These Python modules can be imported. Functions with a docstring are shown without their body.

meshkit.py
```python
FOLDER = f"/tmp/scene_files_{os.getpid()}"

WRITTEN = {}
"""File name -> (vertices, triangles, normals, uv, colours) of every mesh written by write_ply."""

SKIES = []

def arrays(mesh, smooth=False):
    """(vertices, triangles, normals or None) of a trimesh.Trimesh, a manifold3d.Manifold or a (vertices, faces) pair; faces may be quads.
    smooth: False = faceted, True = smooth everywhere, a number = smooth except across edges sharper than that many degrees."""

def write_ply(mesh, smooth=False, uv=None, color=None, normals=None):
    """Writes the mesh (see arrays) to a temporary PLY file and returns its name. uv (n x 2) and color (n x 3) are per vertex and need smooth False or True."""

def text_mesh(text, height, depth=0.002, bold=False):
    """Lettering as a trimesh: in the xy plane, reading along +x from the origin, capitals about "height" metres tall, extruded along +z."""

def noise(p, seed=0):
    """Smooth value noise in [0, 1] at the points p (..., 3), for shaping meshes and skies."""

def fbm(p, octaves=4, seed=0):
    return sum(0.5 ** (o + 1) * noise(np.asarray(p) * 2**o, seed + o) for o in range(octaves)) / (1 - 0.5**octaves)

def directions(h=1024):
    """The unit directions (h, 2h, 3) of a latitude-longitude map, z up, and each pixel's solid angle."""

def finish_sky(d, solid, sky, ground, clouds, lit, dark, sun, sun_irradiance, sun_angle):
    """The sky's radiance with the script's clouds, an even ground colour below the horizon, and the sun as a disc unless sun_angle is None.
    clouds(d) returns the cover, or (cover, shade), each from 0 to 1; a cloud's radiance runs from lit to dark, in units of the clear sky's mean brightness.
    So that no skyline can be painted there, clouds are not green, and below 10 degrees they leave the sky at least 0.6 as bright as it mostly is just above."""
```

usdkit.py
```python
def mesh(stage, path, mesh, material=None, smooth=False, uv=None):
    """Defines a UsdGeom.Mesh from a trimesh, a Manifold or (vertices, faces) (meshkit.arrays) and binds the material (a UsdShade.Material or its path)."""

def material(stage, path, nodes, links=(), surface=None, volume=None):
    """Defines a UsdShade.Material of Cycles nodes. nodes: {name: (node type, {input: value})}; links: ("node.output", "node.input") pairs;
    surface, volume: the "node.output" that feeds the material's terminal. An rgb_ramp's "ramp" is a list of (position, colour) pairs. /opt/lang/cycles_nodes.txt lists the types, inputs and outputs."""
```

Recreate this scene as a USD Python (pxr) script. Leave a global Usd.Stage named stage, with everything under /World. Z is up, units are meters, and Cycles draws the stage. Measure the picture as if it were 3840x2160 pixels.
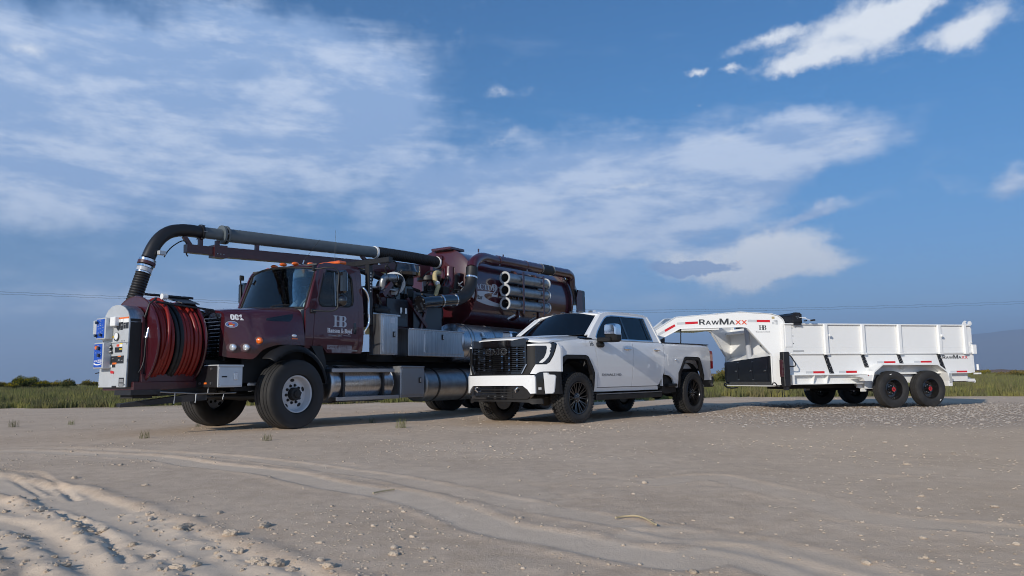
import math, glob
import numpy as np, trimesh
import usdkit, meshkit
from pxr import Usd, UsdGeom, UsdLux, UsdShade, Gf, Sdf, Vt
from shapely.geometry import Polygon, box as sbox
from shapely import affinity, union_all, box as shapely_boxes

stage = Usd.Stage.CreateInMemory()
UsdGeom.SetStageUpAxis(stage, 'Z')
UsdGeom.Xform.Define(stage, '/World')
pi = math.pi

# ---------------------------------------------------------------- camera, sky, sun, exposure
EXPOSURE = 0.32
SKY = 0.075
SUN = 0.95
SUN_AZ, SUN_EL = math.radians(-145.6), math.radians(21.0)
cam = UsdGeom.Camera.Define(stage, '/World/camera')
_f, _p, _r, _h = 2769.57, 0.1213, -0.0133, 0.7737
cam.CreateHorizontalApertureAttr(36.0)
cam.CreateFocalLengthAttr(_f / 3840 * 36)
cam.CreateExposureAttr(EXPOSURE)
cam.CreateClippingRangeAttr(Gf.Vec2f(0.05, 100000.0))
_fwd = np.array([0, math.cos(_p), math.sin(_p)]); _up0 = np.array([0, -math.sin(_p), math.cos(_p)]); _rt0 = np.array([1.0, 0, 0])
_rt = math.cos(_r) * _rt0 + math.sin(_r) * _up0
_up = -math.sin(_r) * _rt0 + math.cos(_r) * _up0
UsdGeom.Xformable(cam).AddTransformOp().Set(Gf.Matrix4d(*_rt, 0, *_up, 0, *(-_fwd), 0, 0, 0, _h, 1))

sundir = np.array([math.sin(SUN_AZ) * math.cos(SUN_EL), math.cos(SUN_AZ) * math.cos(SUN_EL), math.sin(SUN_EL)])
sun = UsdLux.DistantLight.Define(stage, '/World/sun')
sun.CreateIntensityAttr(SUN); sun.CreateAngleAttr(0.53); sun.CreateNormalizeAttr(True)
sun.CreateColorAttr(Gf.Vec3f(1.0, 0.93, 0.83))
_z = sundir; _x = np.cross([0, 0, 1.0], _z); _x /= np.linalg.norm(_x); _y = np.cross(_z, _x)
UsdGeom.Xformable(sun).AddTransformOp().Set(Gf.Matrix4d(*_x, 0, *_y, 0, *_z, 0, 0, 0, 0, 1))


class Graph:
    """Collects shader nodes and links for usdkit.material."""
    def __init__(self):
        self.n, self.l, self.k = {}, [], 0
    def add(self, kind, out=None, **inp):
        self.k += 1
        name = f'n{self.k}'
        vals = {}
        for key, v in inp.items():
            key = key[:-1] if key.endswith('_') and key != 'type_' else key
            if isinstance(v, str) and '.' in v and v.split('.')[0] in self.n:
                self.l.append((v, f'{name}.{key}'))
            else:
                vals[key] = v
        self.n[name] = (kind, vals)
        return f'{name}.{out}' if out else name
    def math(self, op, a, b=0.5, c=0.0, clamp=False):
        return self.add('math', 'value', math_type=op, value1=a, value2=b, value3=c, use_clamp=clamp)
    def ramp01(self, v, lo, hi, t0=0.0, t1=1.0, kind='smoothstep'):
        return self.add('map_range', 'result', range_type=kind, value=v, from_min=lo, from_max=hi, to_min=t0, to_max=t1, clamp=True)
    def mixc(self, fac, a, b, kind='mix'):
        return self.add('mix', 'color', mix_type=kind, fac=fac, color1=a, color2=b)
    def noise(self, vec, scale, detail=4.0, rough=0.55, **kw):
        if vec is None:
            return self.add('noise_texture', 'fac', scale=float(scale), detail=float(detail), roughness=float(rough), **kw)
        return self.add('noise_texture', 'fac', vector=vec, scale=float(scale), detail=float(detail), roughness=float(rough), **kw)
    def mapv(self, vec, loc=(0, 0, 0), rot=(0, 0, 0), scale=(1, 1, 1)):
        return self.add('mapping', 'vector', vector=vec, location=loc, rotation=rot, scale=scale)
    def make(self, path, surface=None, volume=None):
        return usdkit.material(stage, path, self.n, self.l, surface=surface, volume=volume)


# ---- sky: clear air plus cloud banks given by azimuth and elevation in the world
def sky_material():
    g = Graph()
    sky = g.add('sky_texture', 'color', sky_type='single_scattering', sun_disc=False, sun_elevation=SUN_EL, sun_rotation=SUN_AZ % (2 * pi),
                altitude=1800.0, air_density=0.9, aerosol_density=0.55, ozone_density=2.2)
    d = g.add('texture_coordinate', 'generated')
    sep = g.add('separate_xyz', vector=d)
    grade = g.add('rgb_ramp', 'color', fac=f'{sep}.z', ramp=[(0.0, (.42, .58, 1.0)), (.05, (.50, .68, 1.0)), (.10, (.60, .83, 1.03)), (.21, (.58, 1.0, 1.22)), (.34, (.51, 1.12, 1.42)), (.47, (.48, 1.14, 1.5)), (1.0, (.48, 1.14, 1.5))])
    sky = g.mixc(1.0, sky, grade, 'multiply')
    az = g.math('arctan2', f'{sep}.x', f'{sep}.y')
    el = g.math('arcsine', f'{sep}.z')
    # warp of the cloud outlines
    w1 = g.add('noise_texture', vector=d, scale=5.0, detail=5.0, roughness=0.6)
    w2 = g.add('noise_texture', vector=d, scale=22.0, detail=4.0, roughness=0.6)
    v0 = g.add('combine_xyz', 'vector', x=az, y=el, z=0.0)
    def warped(a1, a2):
        c1 = g.add('mix', 'color', mix_type='subtract', fac=1.0, color1=f'{w1}.color', color2=(0.5, 0.5, 0.5))
        c2 = g.add('mix', 'color', mix_type='subtract', fac=1.0, color1=f'{w2}.color', color2=(0.5, 0.5, 0.5))
        s1 = g.mapv(c1, scale=(a1, a1 * 0.6, 0)); s2 = g.mapv(c2, scale=(a2, a2 * 0.7, 0))
        t = g.add('mix', 'color', mix_type='add', fac=1.0, color1=v0, color2=s1)
        return g.add('mix', 'color', mix_type='add', fac=1.0, color1=t, color2=s2)
    soft, hard = warped(0.22, 0.03), warped(0.07, 0.045)
    def blob(vec, a, e, ra, re, rot, amp):
        # spherical gradient: 1 at the middle, 0 at the rim
        m = g.add('mapping', 'vector', mapping_type='texture', vector=vec, location=(a, e, 0), rotation=(0, 0, rot), scale=(ra, re, 1))
        s = g.add('gradient_texture', 'fac', gradient_type='spherical', vector=m)
        return g.math('multiply', s, amp)
    def total(vec, blobs, gain=1.0):
        t = None
        for b in blobs:
            s = blob(vec, *b[:5], b[5] * gain)
            t = s if t is None else g.math('add', t, s)
        return t
    veil = total(soft, VEIL, 1.25)
    bright = total(hard, HARD, 0.85)
    shade = total(hard, SHADE)
    # streaky structure of the high veil; it goes on in every direction
    st = g.noise(g.mapv(d, rot=(0.15, 0.0, 0.35), scale=(1.6, 2.2, 9.0)), 2.1, 8, 0.58, distortion=0.5)
    fine = g.noise(g.mapv(d, rot=(0.1, 0.2, 0.5), scale=(1.0, 1.3, 3.0)), 9.0, 7, 0.6)
    rest = g.noise(d, 1.3, 3, 0.5)
    away = g.ramp01(g.math('absolute', az), 0.66, 1.0)
    veil = g.math('add', veil, g.math('multiply', away, g.ramp01(rest, 0.45, 0.7, 0.0, 0.75)))
    t = g.math('multiply_add', g.math('subtract', st, 0.5), 0.85, veil)
    t = g.math('multiply_add', g.math('subtract', fine, 0.5), 0.45, t)
    cover_v = g.math('multiply', g.ramp01(t, 0.05, 0.95), 0.92)
    lit_v = g.ramp01(g.math('multiply_add', g.math('subtract', fine, 0.5), 1.1, st), 0.36, 0.70)
    # cumulus: crisp edge, lumpy inside
    lump = g.noise(g.mapv(d, scale=(1, 1, 1.5)), 26.0, 7, 0.62)
    tb = g.math('multiply_add', g.math('subtract', lump, 0.5), 1.15, bright)
    cover_b = g.math('multiply', g.ramp01(tb, 0.08, 0.95), 0.93)
    lit_b = g.ramp01(g.math('multiply_add', g.math('subtract', lump, 0.5), 0.8, bright), 0.0, 0.55)
    col_v = g.mixc(lit_v, (3.4, 5.1, 8.3), (6.9, 8.1, 10.3))
    col_b = g.mixc(lit_b, (5.4, 6.7, 9.0), (9.8, 10.3, 11.0))
    c = g.mixc(cover_v, sky, col_v)
    c = g.mixc(cover_b, c, col_b)
    ts = g.math('multiply_add', g.math('subtract', lump, 0.5), 1.0, shade)
    c = g.mixc(g.math('multiply', g.ramp01(ts, 0.2, 0.45), 0.8), c, (2.3, 3.9, 7.2))
    # nothing below the horizon but an even earth tone
    bg = g.add('background_shader', 'background', color=c, strength=SKY)
    return g.make('/World/Looks/sky', surface=bg)

def P(px, py):
    """azimuth and elevation (world) of a direction given as seen on the photograph's 2576-wide print"""
    k = 3840 / 2576
    v = (px * k - 1920) * _rt / _f - (py * k - 1080) * _up / _f + _fwd
    v /= np.linalg.norm(v)
    return math.atan2(v[0], v[1]), math.asin(v[2])
def B(px, py, rx, ry, rot=0.0, amp=1.0):
    a, e = P(px, py); a2, _ = P(px + 50, py); s = abs(a2 - a) / 50; _, e2 = P(px, py + 50); se = abs(e2 - e) / 50
    return (a, e, rx * s, ry * se, math.radians(rot), amp)
VEIL = [B(420, 330, 760, 330, 8, 1.15), B(60, 300, 420, 300, 0, 0.7), B(900, 210, 330, 170, -12, 0.9), B(330, 90, 500, 130, 4, 0.75), B(1050, 430, 420, 190, -8, 0.75),
        B(1560, 460, 560, 165, 5, 1.05), B(1930, 400, 460, 105, 4, 1.15), B(1500, 560, 620, 150, 0, 0.6), B(300, 760, 700, 190, 0, 0.55), B(1000, 650, 800, 160, 0, 0.38),
        B(1560, 780, 700, 190, 0, 0.30), B(2450, 900, 500, 60, 0, 0.35), B(2540, 470, 110, 45, 3, 0.8), B(1900, 570, 330, 35, 8, 0.45), B(2020, 545, 150, 25, 8, 0.5), B(2300, 500, 240, 30, 3, 0.3), B(620, 20, 330, 90, -6, 0.6)]
HARD = [B(2130, 75, 300, 75, 8, 1.25), B(2290, 20, 190, 55, 20, 1.0), B(2450, 60, 190, 85, 22, 1.1), B(2390, 90, 110, 55, 0, 0.8), B(1920, 100, 130, 26, 8, 0.9), B(2190, 130, 170, 45, 0, 0.8), B(1960, 175, 110, 36, -8, 0.9), B(2060, 150, 130, 40, 5, 0.8),
        B(1772, 178, 38, 17, 0, 1.0), B(1845, 173, 40, 17, 0, 0.9), B(1768, 266, 26, 10, 0, 0.6), B(1940, 640, 210, 75, 6, 1.5), B(1910, 615, 90, 75, 0, 0.9), B(2060, 670, 190, 42, 0, 1.2), B(1730, 655, 160, 52, 0, 1.1), B(1880, 700, 260, 55, 0, 0.9),
        B(1250, 350, 120, 24, 10, 0.5), B(1290, 400, 60, 14, 0, 0.4), B(1270, 240, 90, 20, 8, 0.35), B(60, 120, 110, 45, 0, 0.55), B(1560, 470, 300, 20, 9, 0.55), B(1800, 355, 300, 20, 4, 0.4), B(2150, 360, 170, 15, 6, 0.5), B(720, 170, 160, 60, 0, 0.35), B(2215, 180, 40, 16, 10, 0.4)]
SHADE = [B(1735, 665, 150, 26, 0, 1.1)]
dome = UsdLux.DomeLight.Define(stage, '/World/sky')
dome.CreateIntensityAttr(1.0)
dome.GetPrim().SetCustomDataByKey('kind', 'structure')
UsdShade.MaterialBindingAPI.Apply(dome.GetPrim()).Bind(sky_material())
# ---------------------------------------------------------------- helpers
rng = np.random.default_rng(7)
USED = {}

def numbered(parent, name):
    n = USED.get((parent, name), 0)
    USED[(parent, name)] = n + 1
    return f'{parent}/{name}' if n == 0 else f'{parent}/{name}_{n:03d}'

def custom(prim, **kw):
    for k, v in kw.items():
        if v:
            prim.SetCustomDataByKey(k, v)

def thing(name, label, category, loc=(0, 0, 0), rotz=0.0, group=None):
    p = numbered('/World', name)
    x = UsdGeom.Xform.Define(stage, p)
    x.AddTranslateOp().Set(Gf.Vec3d(*map(float, loc)))
    x.AddRotateZOp().Set(math.degrees(rotz))
    custom(x.GetPrim(), label=label, category=category, group=group)
    return p

def xform(parent, name, label=None):
    p = numbered(parent, name)
    x = UsdGeom.Xform.Define(stage, p)
    if label:
        custom(x.GetPrim(), label=label)
    return p

def copy_of(src, name, label, category, loc, rotz=0.0, group=None, scale=1.0):
    p = numbered('/World', name)
    x = UsdGeom.Xform.Define(stage, p)
    x.GetPrim().GetReferences().AddInternalReference(src)
    x.ClearXformOpOrder()
    x.AddTranslateOp().Set(Gf.Vec3d(*map(float, loc)))
    x.AddRotateZOp().Set(math.degrees(rotz))
    if scale != 1.0:
        x.AddScaleOp().Set(Gf.Vec3f(scale, scale, scale))
    x.GetPrim().SetInstanceable(True)
    custom(x.GetPrim(), label=label, category=category, group=group)
    return p

LK = '/World/Looks/'

class MB:
    """Collects shapes into one mesh. Vehicle space: X to the rear, Y to the vehicle's left, Z up (mirrored into the prim's own axes at build)."""
    def __init__(self, flip=True):
        self.v, self.f, self.n, self.flip = [], [], 0, flip
    def add(self, v, f):
        v = np.asarray(v, float); f = np.asarray(f, int)
        if f.shape[1] == 4:
            f = np.vstack([f[:, [0, 1, 2]], f[:, [0, 2, 3]]])
        self.v.append(v); self.f.append(f + self.n); self.n += len(v)
        return self
    def mesh(self, m, T=None):
        v = np.array(m.vertices)
        f = np.array(m.faces)
        if T is not None:
            v = v @ T[:3, :3].T + T[:3, 3]
            if np.linalg.det(T[:3, :3]) < 0:
                f = f[:, ::-1]
        return self.add(v, f)
    def box(self, x0, x1, y0, y1, z0, z1, b=0.0, rot=None, about=None):
        x0, x1 = sorted((x0, x1)); y0, y1 = sorted((y0, y1)); z0, z1 = sorted((z0, z1))
        b = min(b, (x1 - x0) * .45, (y1 - y0) * .45, (z1 - z0) * .45)
        if b <= 0:
            m = trimesh.creation.box(((x1 - x0), (y1 - y0), (z1 - z0)))
        else:
            h = np.array([(x1 - x0), (y1 - y0), (z1 - z0)]) / 2
            pts = []
            for s in np.ndindex(2, 2, 2):
                s = np.array(s) * 2 - 1
                for k in range(3):
                    q = h - b; q[k] = h[k]
                    pts.append(s * q)
            m = trimesh.convex.convex_hull(np.array(pts))
        c = np.array([(x0 + x1) / 2, (y0 + y1) / 2, (z0 + z1) / 2])
        v = np.array(m.vertices)
        if rot is not None:
            v = v @ np.asarray(rot).T
        if about is not None:
            pass
        return self.add(v + c, m.faces)
    def hexa(self, a, b):
        """a block between two quads (4 points each, in the same order)"""
        m = trimesh.convex.convex_hull(np.vstack([a, b]))
        return self.add(m.vertices, m.faces)
    def cyl(self, p0, p1, r0, r1=None, n=20, cap=True):
        r1 = r0 if r1 is None else r1
        p0, p1 = np.array(p0, float), np.array(p1, float)
        d = p1 - p0; L = np.linalg.norm(d); d /= L
        a = np.cross(d, [0, 0, 1.0]) if abs(d[2]) < .9 else np.cross(d, [1.0, 0, 0])
        a /= np.linalg.norm(a); b = np.cross(d, a)
        t = np.arange(n) * 2 * pi / n
        c = np.cos(t)[:, None] * a + np.sin(t)[:, None] * b
        v = np.vstack([p0 + r0 * c, p1 + r1 * c, [p0], [p1]])
        i = np.arange(n); j = (i + 1) % n
        f = [np.stack([i, n + i, n + j], 1), np.stack([i, n + j, j], 1)]
        if cap:
            f += [np.stack([np.full(n, 2 * n), i, j], 1), np.stack([np.full(n, 2 * n + 1), n + j, n + i], 1)]
        return self.add(v, np.vstack(f)[:, ::-1])
    def lathe(self, prof, o, d, n=40, closed=False):
        """prof: (along, radius) pairs around the axis through o in direction d"""
        o = np.array(o, float); d = np.array(d, float); d /= np.linalg.norm(d)
        a = np.cross(d, [0, 0, 1.0]) if abs(d[2]) < .9 else np.cross(d, [1.0, 0, 0])
        a /= np.linalg.norm(a); b = np.cross(d, a)
        prof = np.array(prof, float)
        t = np.arange(n) * 2 * pi / n
        c = np.cos(t)[:, None] * a + np.sin(t)[:, None] * b
        m = len(prof)
        v = (o + prof[:, 0][:, None, None] * d + prof[:, 1][:, None, None] * c[None]).reshape(-1, 3)
        F = []
        for k in range(m if closed else m - 1):
            k2 = (k + 1) % m
            i = np.arange(n); j = (i + 1) % n
            F.append(np.stack([k * n + i, k * n + j, k2 * n + j, k2 * n + i], 1))
        F = np.vstack(F)
        return self.add(v, F)
    def tube(self, path, r, n=12, closed=False, cap=True):
        path = np.array(path, float); m = len(path)
        r = np.broadcast_to(np.asarray(r, float), (m,))
        if closed:
            tang = np.roll(path, -1, 0) - np.roll(path, 1, 0)
        else:
            tang = np.gradient(path, axis=0)
        tang /= np.linalg.norm(tang, axis=1, keepdims=True)
        u = np.cross(tang[0], [0, 0, 1.0])
        if np.linalg.norm(u) < 1e-3:
            u = np.cross(tang[0], [0, 1.0, 0])
        t = np.arange(n) * 2 * pi / n
        V = []
        for k in range(m):
            u = u - tang[k] * (u @ tang[k]); u /= np.linalg.norm(u)
            w = np.cross(tang[k], u)
            V.append(path[k] + r[k] * (np.cos(t)[:, None] * u + np.sin(t)[:, None] * w))
        V = np.vstack(V)
        F = []
        for k in range(m if closed else m - 1):
            k2 = (k + 1) % m
            i = np.arange(n); j = (i + 1) % n
            F.append(np.stack([k * n + i, k2 * n + i, k2 * n + j, k * n + j], 1))
        F = np.vstack(F)[:, ::-1]
        self.add(V, F)
        if cap and not closed:
            i = np.arange(n); j = (i + 1) % n
            self.add(np.vstack([V[:n], [path[0]]]), np.stack([np.full(n, n), j, i], 1)[:, ::-1])
            self.add(np.vstack([V[-n:], [path[-1]]]), np.stack([np.full(n, n), i, j], 1)[:, ::-1])
        return self
    def prism(self, poly, plane, a, b):
        """poly in XZ (plane 'y'), YZ (plane 'x') or XY (plane 'z'), from a to b along the other axis"""
        poly = poly if isinstance(poly, Polygon) or hasattr(poly, 'geoms') else Polygon(poly)
        for q in getattr(poly, 'geoms', [poly]):
            m = trimesh.creation.extrude_polygon(q, abs(b - a), engine='earcut')
            v = np.array(m.vertices); f = np.array(m.faces); lo = min(a, b)
            if plane == 'y':
                v = np.stack([v[:, 0], lo + v[:, 2], v[:, 1]], 1); f = f[:, ::-1]
            elif plane == 'x':
                v = np.stack([lo + v[:, 2], v[:, 0], v[:, 1]], 1)
            else:
                v = np.stack([v[:, 0], v[:, 1], lo + v[:, 2]], 1)
            self.add(v, f)
        return self
    def plate(self, poly, o, u, v, w, t, t0=0.0):
        """a flat shape with axes u, v at o, from t0 to t along w"""
        poly = poly if isinstance(poly, Polygon) or hasattr(poly, 'geoms') else Polygon(poly)
        o, u, v, w = (np.array(q, float) for q in (o, u, v, w))
        for q in getattr(poly, 'geoms', [poly]):
            m = trimesh.creation.extrude_polygon(q, abs(t - t0), engine='earcut')
            p = np.array(m.vertices)
            p[:, 2] += min(t, t0)
            f = np.array(m.faces)
            if np.dot(np.cross(u, v), w) < 0:
                f = f[:, ::-1]
            self.add(o + p[:, :1] * u + p[:, 1:2] * v + p[:, 2:] * w, f)
        return self
    def loft(self, secs, cap=True, closed=True):
        """secs: list of (n, 3) rings with equal counts"""
        secs = [np.asarray(s, float) for s in secs]
        n = len(secs[0]); V = np.vstack(secs); F = []
        for k in range(len(secs) - 1):
            i = np.arange(n if closed else n - 1); j = (i + 1) % n
            F.append(np.stack([k * n + i, k * n + j, (k + 1) * n + j, (k + 1) * n + i], 1))
        self.add(V, np.vstack(F))
        if cap and closed:
            for k, s in ((0, secs[0]), (len(secs) - 1, secs[-1])):
                c = s.mean(0); i = np.arange(n); j = (i + 1) % n
                t = np.stack([np.full(n, n), i, j], 1)
                self.add(np.vstack([s, [c]]), t[:, ::-1] if k == 0 else t)
        return self
    def sphere(self, c, r, sub=2, scale=(1, 1, 1)):
        m = trimesh.creation.icosphere(sub, 1.0)
        return self.add(np.array(m.vertices) * np.array(scale) * r + np.array(c), m.faces)
    def arrays(self):
        v, f = np.vstack(self.v), np.vstack(self.f)
        if self.flip:
            v = v * [-1, 1, 1]; f = f[:, ::-1]
        return v, f
    def warp(self, fn):
        self.v = [fn(np.vstack(self.v))]; self.f = [np.vstack(self.f)]
        return self
    def refine(self, size):
        v, f = np.vstack(self.v), np.vstack(self.f)
        v, f = trimesh.remesh.subdivide_to_size(v, f, size)[:2]
        self.v, self.f, self.n = [v], [f], len(v)
        return self
    def build(self, name, look, parent, smooth=32, label=None, kind=None, fix=False):
        v, f = self.arrays()
        m = trimesh.Trimesh(v, f, process=False)
        if fix:
            m.merge_vertices(); trimesh.repair.fix_normals(m, multibody=True)
        p = numbered(parent, name)
        usdkit.mesh(stage, p, m, LK + look if isinstance(look, str) else look, smooth=smooth)
        custom(stage.GetPrimAtPath(p), label=label, kind=kind)
        return p

def surface(grid):
    """triangles of a (rows, cols, 3) grid"""
    grid = np.asarray(grid, float)
    r, c = grid.shape[:2]
    i = np.arange(r * c).reshape(r, c)
    q = np.stack([i[:-1, :-1], i[:-1, 1:], i[1:, 1:], i[1:, :-1]], -1).reshape(-1, 4)
    return grid.reshape(-1, 3), q

def shell(grid, t, normal_hint):
    """a sheet with thickness t behind it (away from normal_hint)"""
    grid = np.asarray(grid, float)
    back = grid - np.asarray(normal_hint, float) * t
    v1, q1 = surface(grid); v2, q2 = surface(back)
    n = len(v1); r, c = grid.shape[:2]
    i = np.arange(r * c).reshape(r, c)
    rim = np.concatenate([i[0, :], i[1:, -1], i[-1, -2::-1], i[-2:0:-1, 0]])
    rim2 = np.roll(rim, -1)
    side = np.stack([rim, rim + n, rim2 + n, rim2], 1)
    a, b = grid[0, 0], grid
    nrm = np.cross(grid[0, 1] - grid[0, 0], grid[1, 0] - grid[0, 0])
    if np.dot(nrm, normal_hint) < 0:
        q1 = q1[:, ::-1]
        return np.vstack([v1, v2]), np.vstack([q1, q2 + n, side[:, ::-1]])
    return np.vstack([v1, v2]), np.vstack([q1, q2[:, ::-1] + n, side])

# ---- lettering
_fonts = {}
def lettering(text, height, serif=False, bold=False, squash=1.0):
    """a shapely shape of the text, capitals about height tall, baseline at 0, starting at 0"""
    from PIL import Image, ImageDraw, ImageFont
    base = glob.glob('/opt/blender-*/*/datafiles/fonts/')[0]
    key = 'NotoSansMath-Regular.woff2' if serif else 'Inter.woff2'
    if key not in _fonts:
        _fonts[key] = ImageFont.truetype(base + key, 96)
    font = _fonts[key]
    if serif:
        o = ''
        for ch in text:
            if 'A' <= ch <= 'Z': o += chr(0x1D400 + ord(ch) - 65)
            elif 'a' <= ch <= 'z': o += chr(0x1D41A + ord(ch) - 97)
            elif '0' <= ch <= '9': o += chr(0x1D7CE + ord(ch) - 48)
            else: o += ch
        text = o
    sw = 3 * bold
    x0, y0, x1, y1 = font.getbbox(text, anchor='ls', stroke_width=sw)
    im = Image.new('L', (x1 - x0 + 8, y1 - y0 + 8))
    ImageDraw.Draw(im).text((4 - x0, 4 - y0), text, 255, font, anchor='ls', stroke_width=sw)
    on = np.pad(np.asarray(im) > 127, ((0, 0), (1, 1))).astype(np.int8)
    rows, st = np.nonzero(np.diff(on, axis=1) == 1)
    en = np.nonzero(np.diff(on, axis=1) == -1)[1]
    sh = union_all(shapely_boxes(st, -rows - 1, en, -rows)).buffer(0.6).buffer(-0.6).simplify(0.7)
    s = height / 68.0
    return affinity.affine_transform(sh, [s * squash, 0, 0, s, -4 * s * squash, (4 - y0) * s])

def fit_text(text, width, height, **kw):
    sh = lettering(text, height, **kw)
    b = sh.bounds
    return affinity.affine_transform(sh, [width / (b[2] - b[0]), 0, 0, 1, -b[0] * width / (b[2] - b[0]), 0])

def hb_mark(h):
    """the letters H and B sharing a stem"""
    H = lettering('H', h, serif=True); Bq = lettering('B', h, serif=True)
    hb, bb = H.bounds, Bq.bounds
    Bq = affinity.translate(Bq, hb[2] - bb[0] - 0.36 * h, 0)
    m = union_all([H, Bq]); b = m.bounds
    return affinity.translate(m, -(b[0] + b[2]) / 2, 0)

# ---- materials
def plain(name, color, rough=0.5, metal=0.0, coat=0.0, spec=0.5, dust=0.0, dust_top=0.9, grain=0.0, bumpy=0.0, dustcol=(0.36, 0.30, 0.24), streak=0.0, coat_rough=0.04):
    g = Graph()
    pos = g.add('texture_coordinate', 'object')
    col = color
    if grain:
        n = g.noise(pos, 6.0, 6, 0.6)
        col = g.mixc(g.ramp01(n, 0.3, 0.7), tuple(c * (1 - grain) for c in color), tuple(min(1, c * (1 + grain)) for c in color))
    r = rough
    if dust:
        gp = g.add('geometry', 'position')
        z = f"{g.add('separate_xyz', vector=gp)}.z"
        n1 = g.noise(gp, 5.0, 6, 0.62); n2 = g.noise(gp, 45.0, 4, 0.6)
        lo = g.ramp01(z, dust_top, 0.1, 0.0, 1.0, 'linear')
        f = g.math('multiply', g.math('multiply_add', lo, 0.9, 0.14), g.ramp01(g.math('multiply_add', n2, 0.35, n1), 0.38, 0.95))
        f = g.math('multiply', f, dust, clamp=True)
        col = g.mixc(f, col, dustcol)
        r = g.ramp01(f, 0, 1, rough, 0.9, 'linear')
    if streak:
        n3 = g.noise(g.mapv(pos, scale=(30, 30, 1.0)), 1.0, 4, 0.6)
        r = g.ramp01(n3, 0.3, 0.7, max(0.02, rough - streak), rough + streak)
    kw = dict(base_color=col, roughness=r, metallic=metal, coat_weight=coat, coat_roughness=coat_rough, specular_ior_level=spec)
    if bumpy:
        n4 = g.noise(pos, 60.0, 5, 0.6)
        kw['normal'] = g.add('bump', 'normal', height=n4, strength=bumpy, distance=0.004)
    b = g.add('principled_bsdf', **kw)
    return g.make(LK + name, surface=f'{b}.BSDF')

plain('maroon_paint', (0.048, 0.003, 0.008), 0.32, coat=1.0, dust=0.05, dust_top=1.0, coat_rough=0.02)
plain('maroon_frame', (0.045, 0.004, 0.008), 0.38, coat=0.5, dust=0.10, dust_top=1.0)
plain('white_paint', (0.80, 0.80, 0.79), 0.28, coat=1.0, dust=0.14, dust_top=0.9, coat_rough=0.02)
plain('trailer_white', (0.82, 0.82, 0.80), 0.33, coat=0.6, dust=0.18, dust_top=0.8)
plain('black_plastic', (0.009, 0.009, 0.010), 0.55, dust=0.05, dust_top=0.9, bumpy=0.1, spec=0.3)
plain('gloss_black', (0.005, 0.005, 0.006), 0.10, coat=1.0, dust=0.02, dust_top=0.9)
plain('black_steel', (0.010, 0.010, 0.012), 0.42, dust=0.06, dust_top=0.9)
plain('dark_box', (0.007, 0.009, 0.014), 0.30, coat=0.3, dust=0.03)
plain('chassis', (0.007, 0.007, 0.007), 0.7, dust=0.08, dust_top=0.8)
plain('rubber', (0.011, 0.011, 0.012), 0.72, dust=0.28, dust_top=1.6, bumpy=0.25, dustcol=(0.10, 0.092, 0.082))
plain('sidewall', (0.010, 0.010, 0.011), 0.62, dust=0.07, dust_top=1.0, dustcol=(0.10, 0.09, 0.08))
plain('hose_rubber', (0.010, 0.010, 0.011), 0.55, grain=0.3)
plain('hose_red', (0.20, 0.011, 0.007), 0.38, grain=0.12)
plain('aluminium', (0.50, 0.51, 0.53), 0.30, metal=1.0, streak=0.03, dust=0.05, dust_top=1.1)
plain('tread_plate', (0.42, 0.43, 0.45), 0.42, metal=1.0, dust=0.28, dust_top=1.2)
plain('dull_steel', (0.33, 0.34, 0.35), 0.40, metal=1.0, grain=0.15, streak=0.05)
plain('chrome', (0.90, 0.91, 0.93), 0.06, metal=1.0)
plain('chrome_soft', (0.80, 0.81, 0.83), 0.18, metal=1.0)
plain('pipe_grey', (0.105, 0.125, 0.135), 0.45, grain=0.08)
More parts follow.
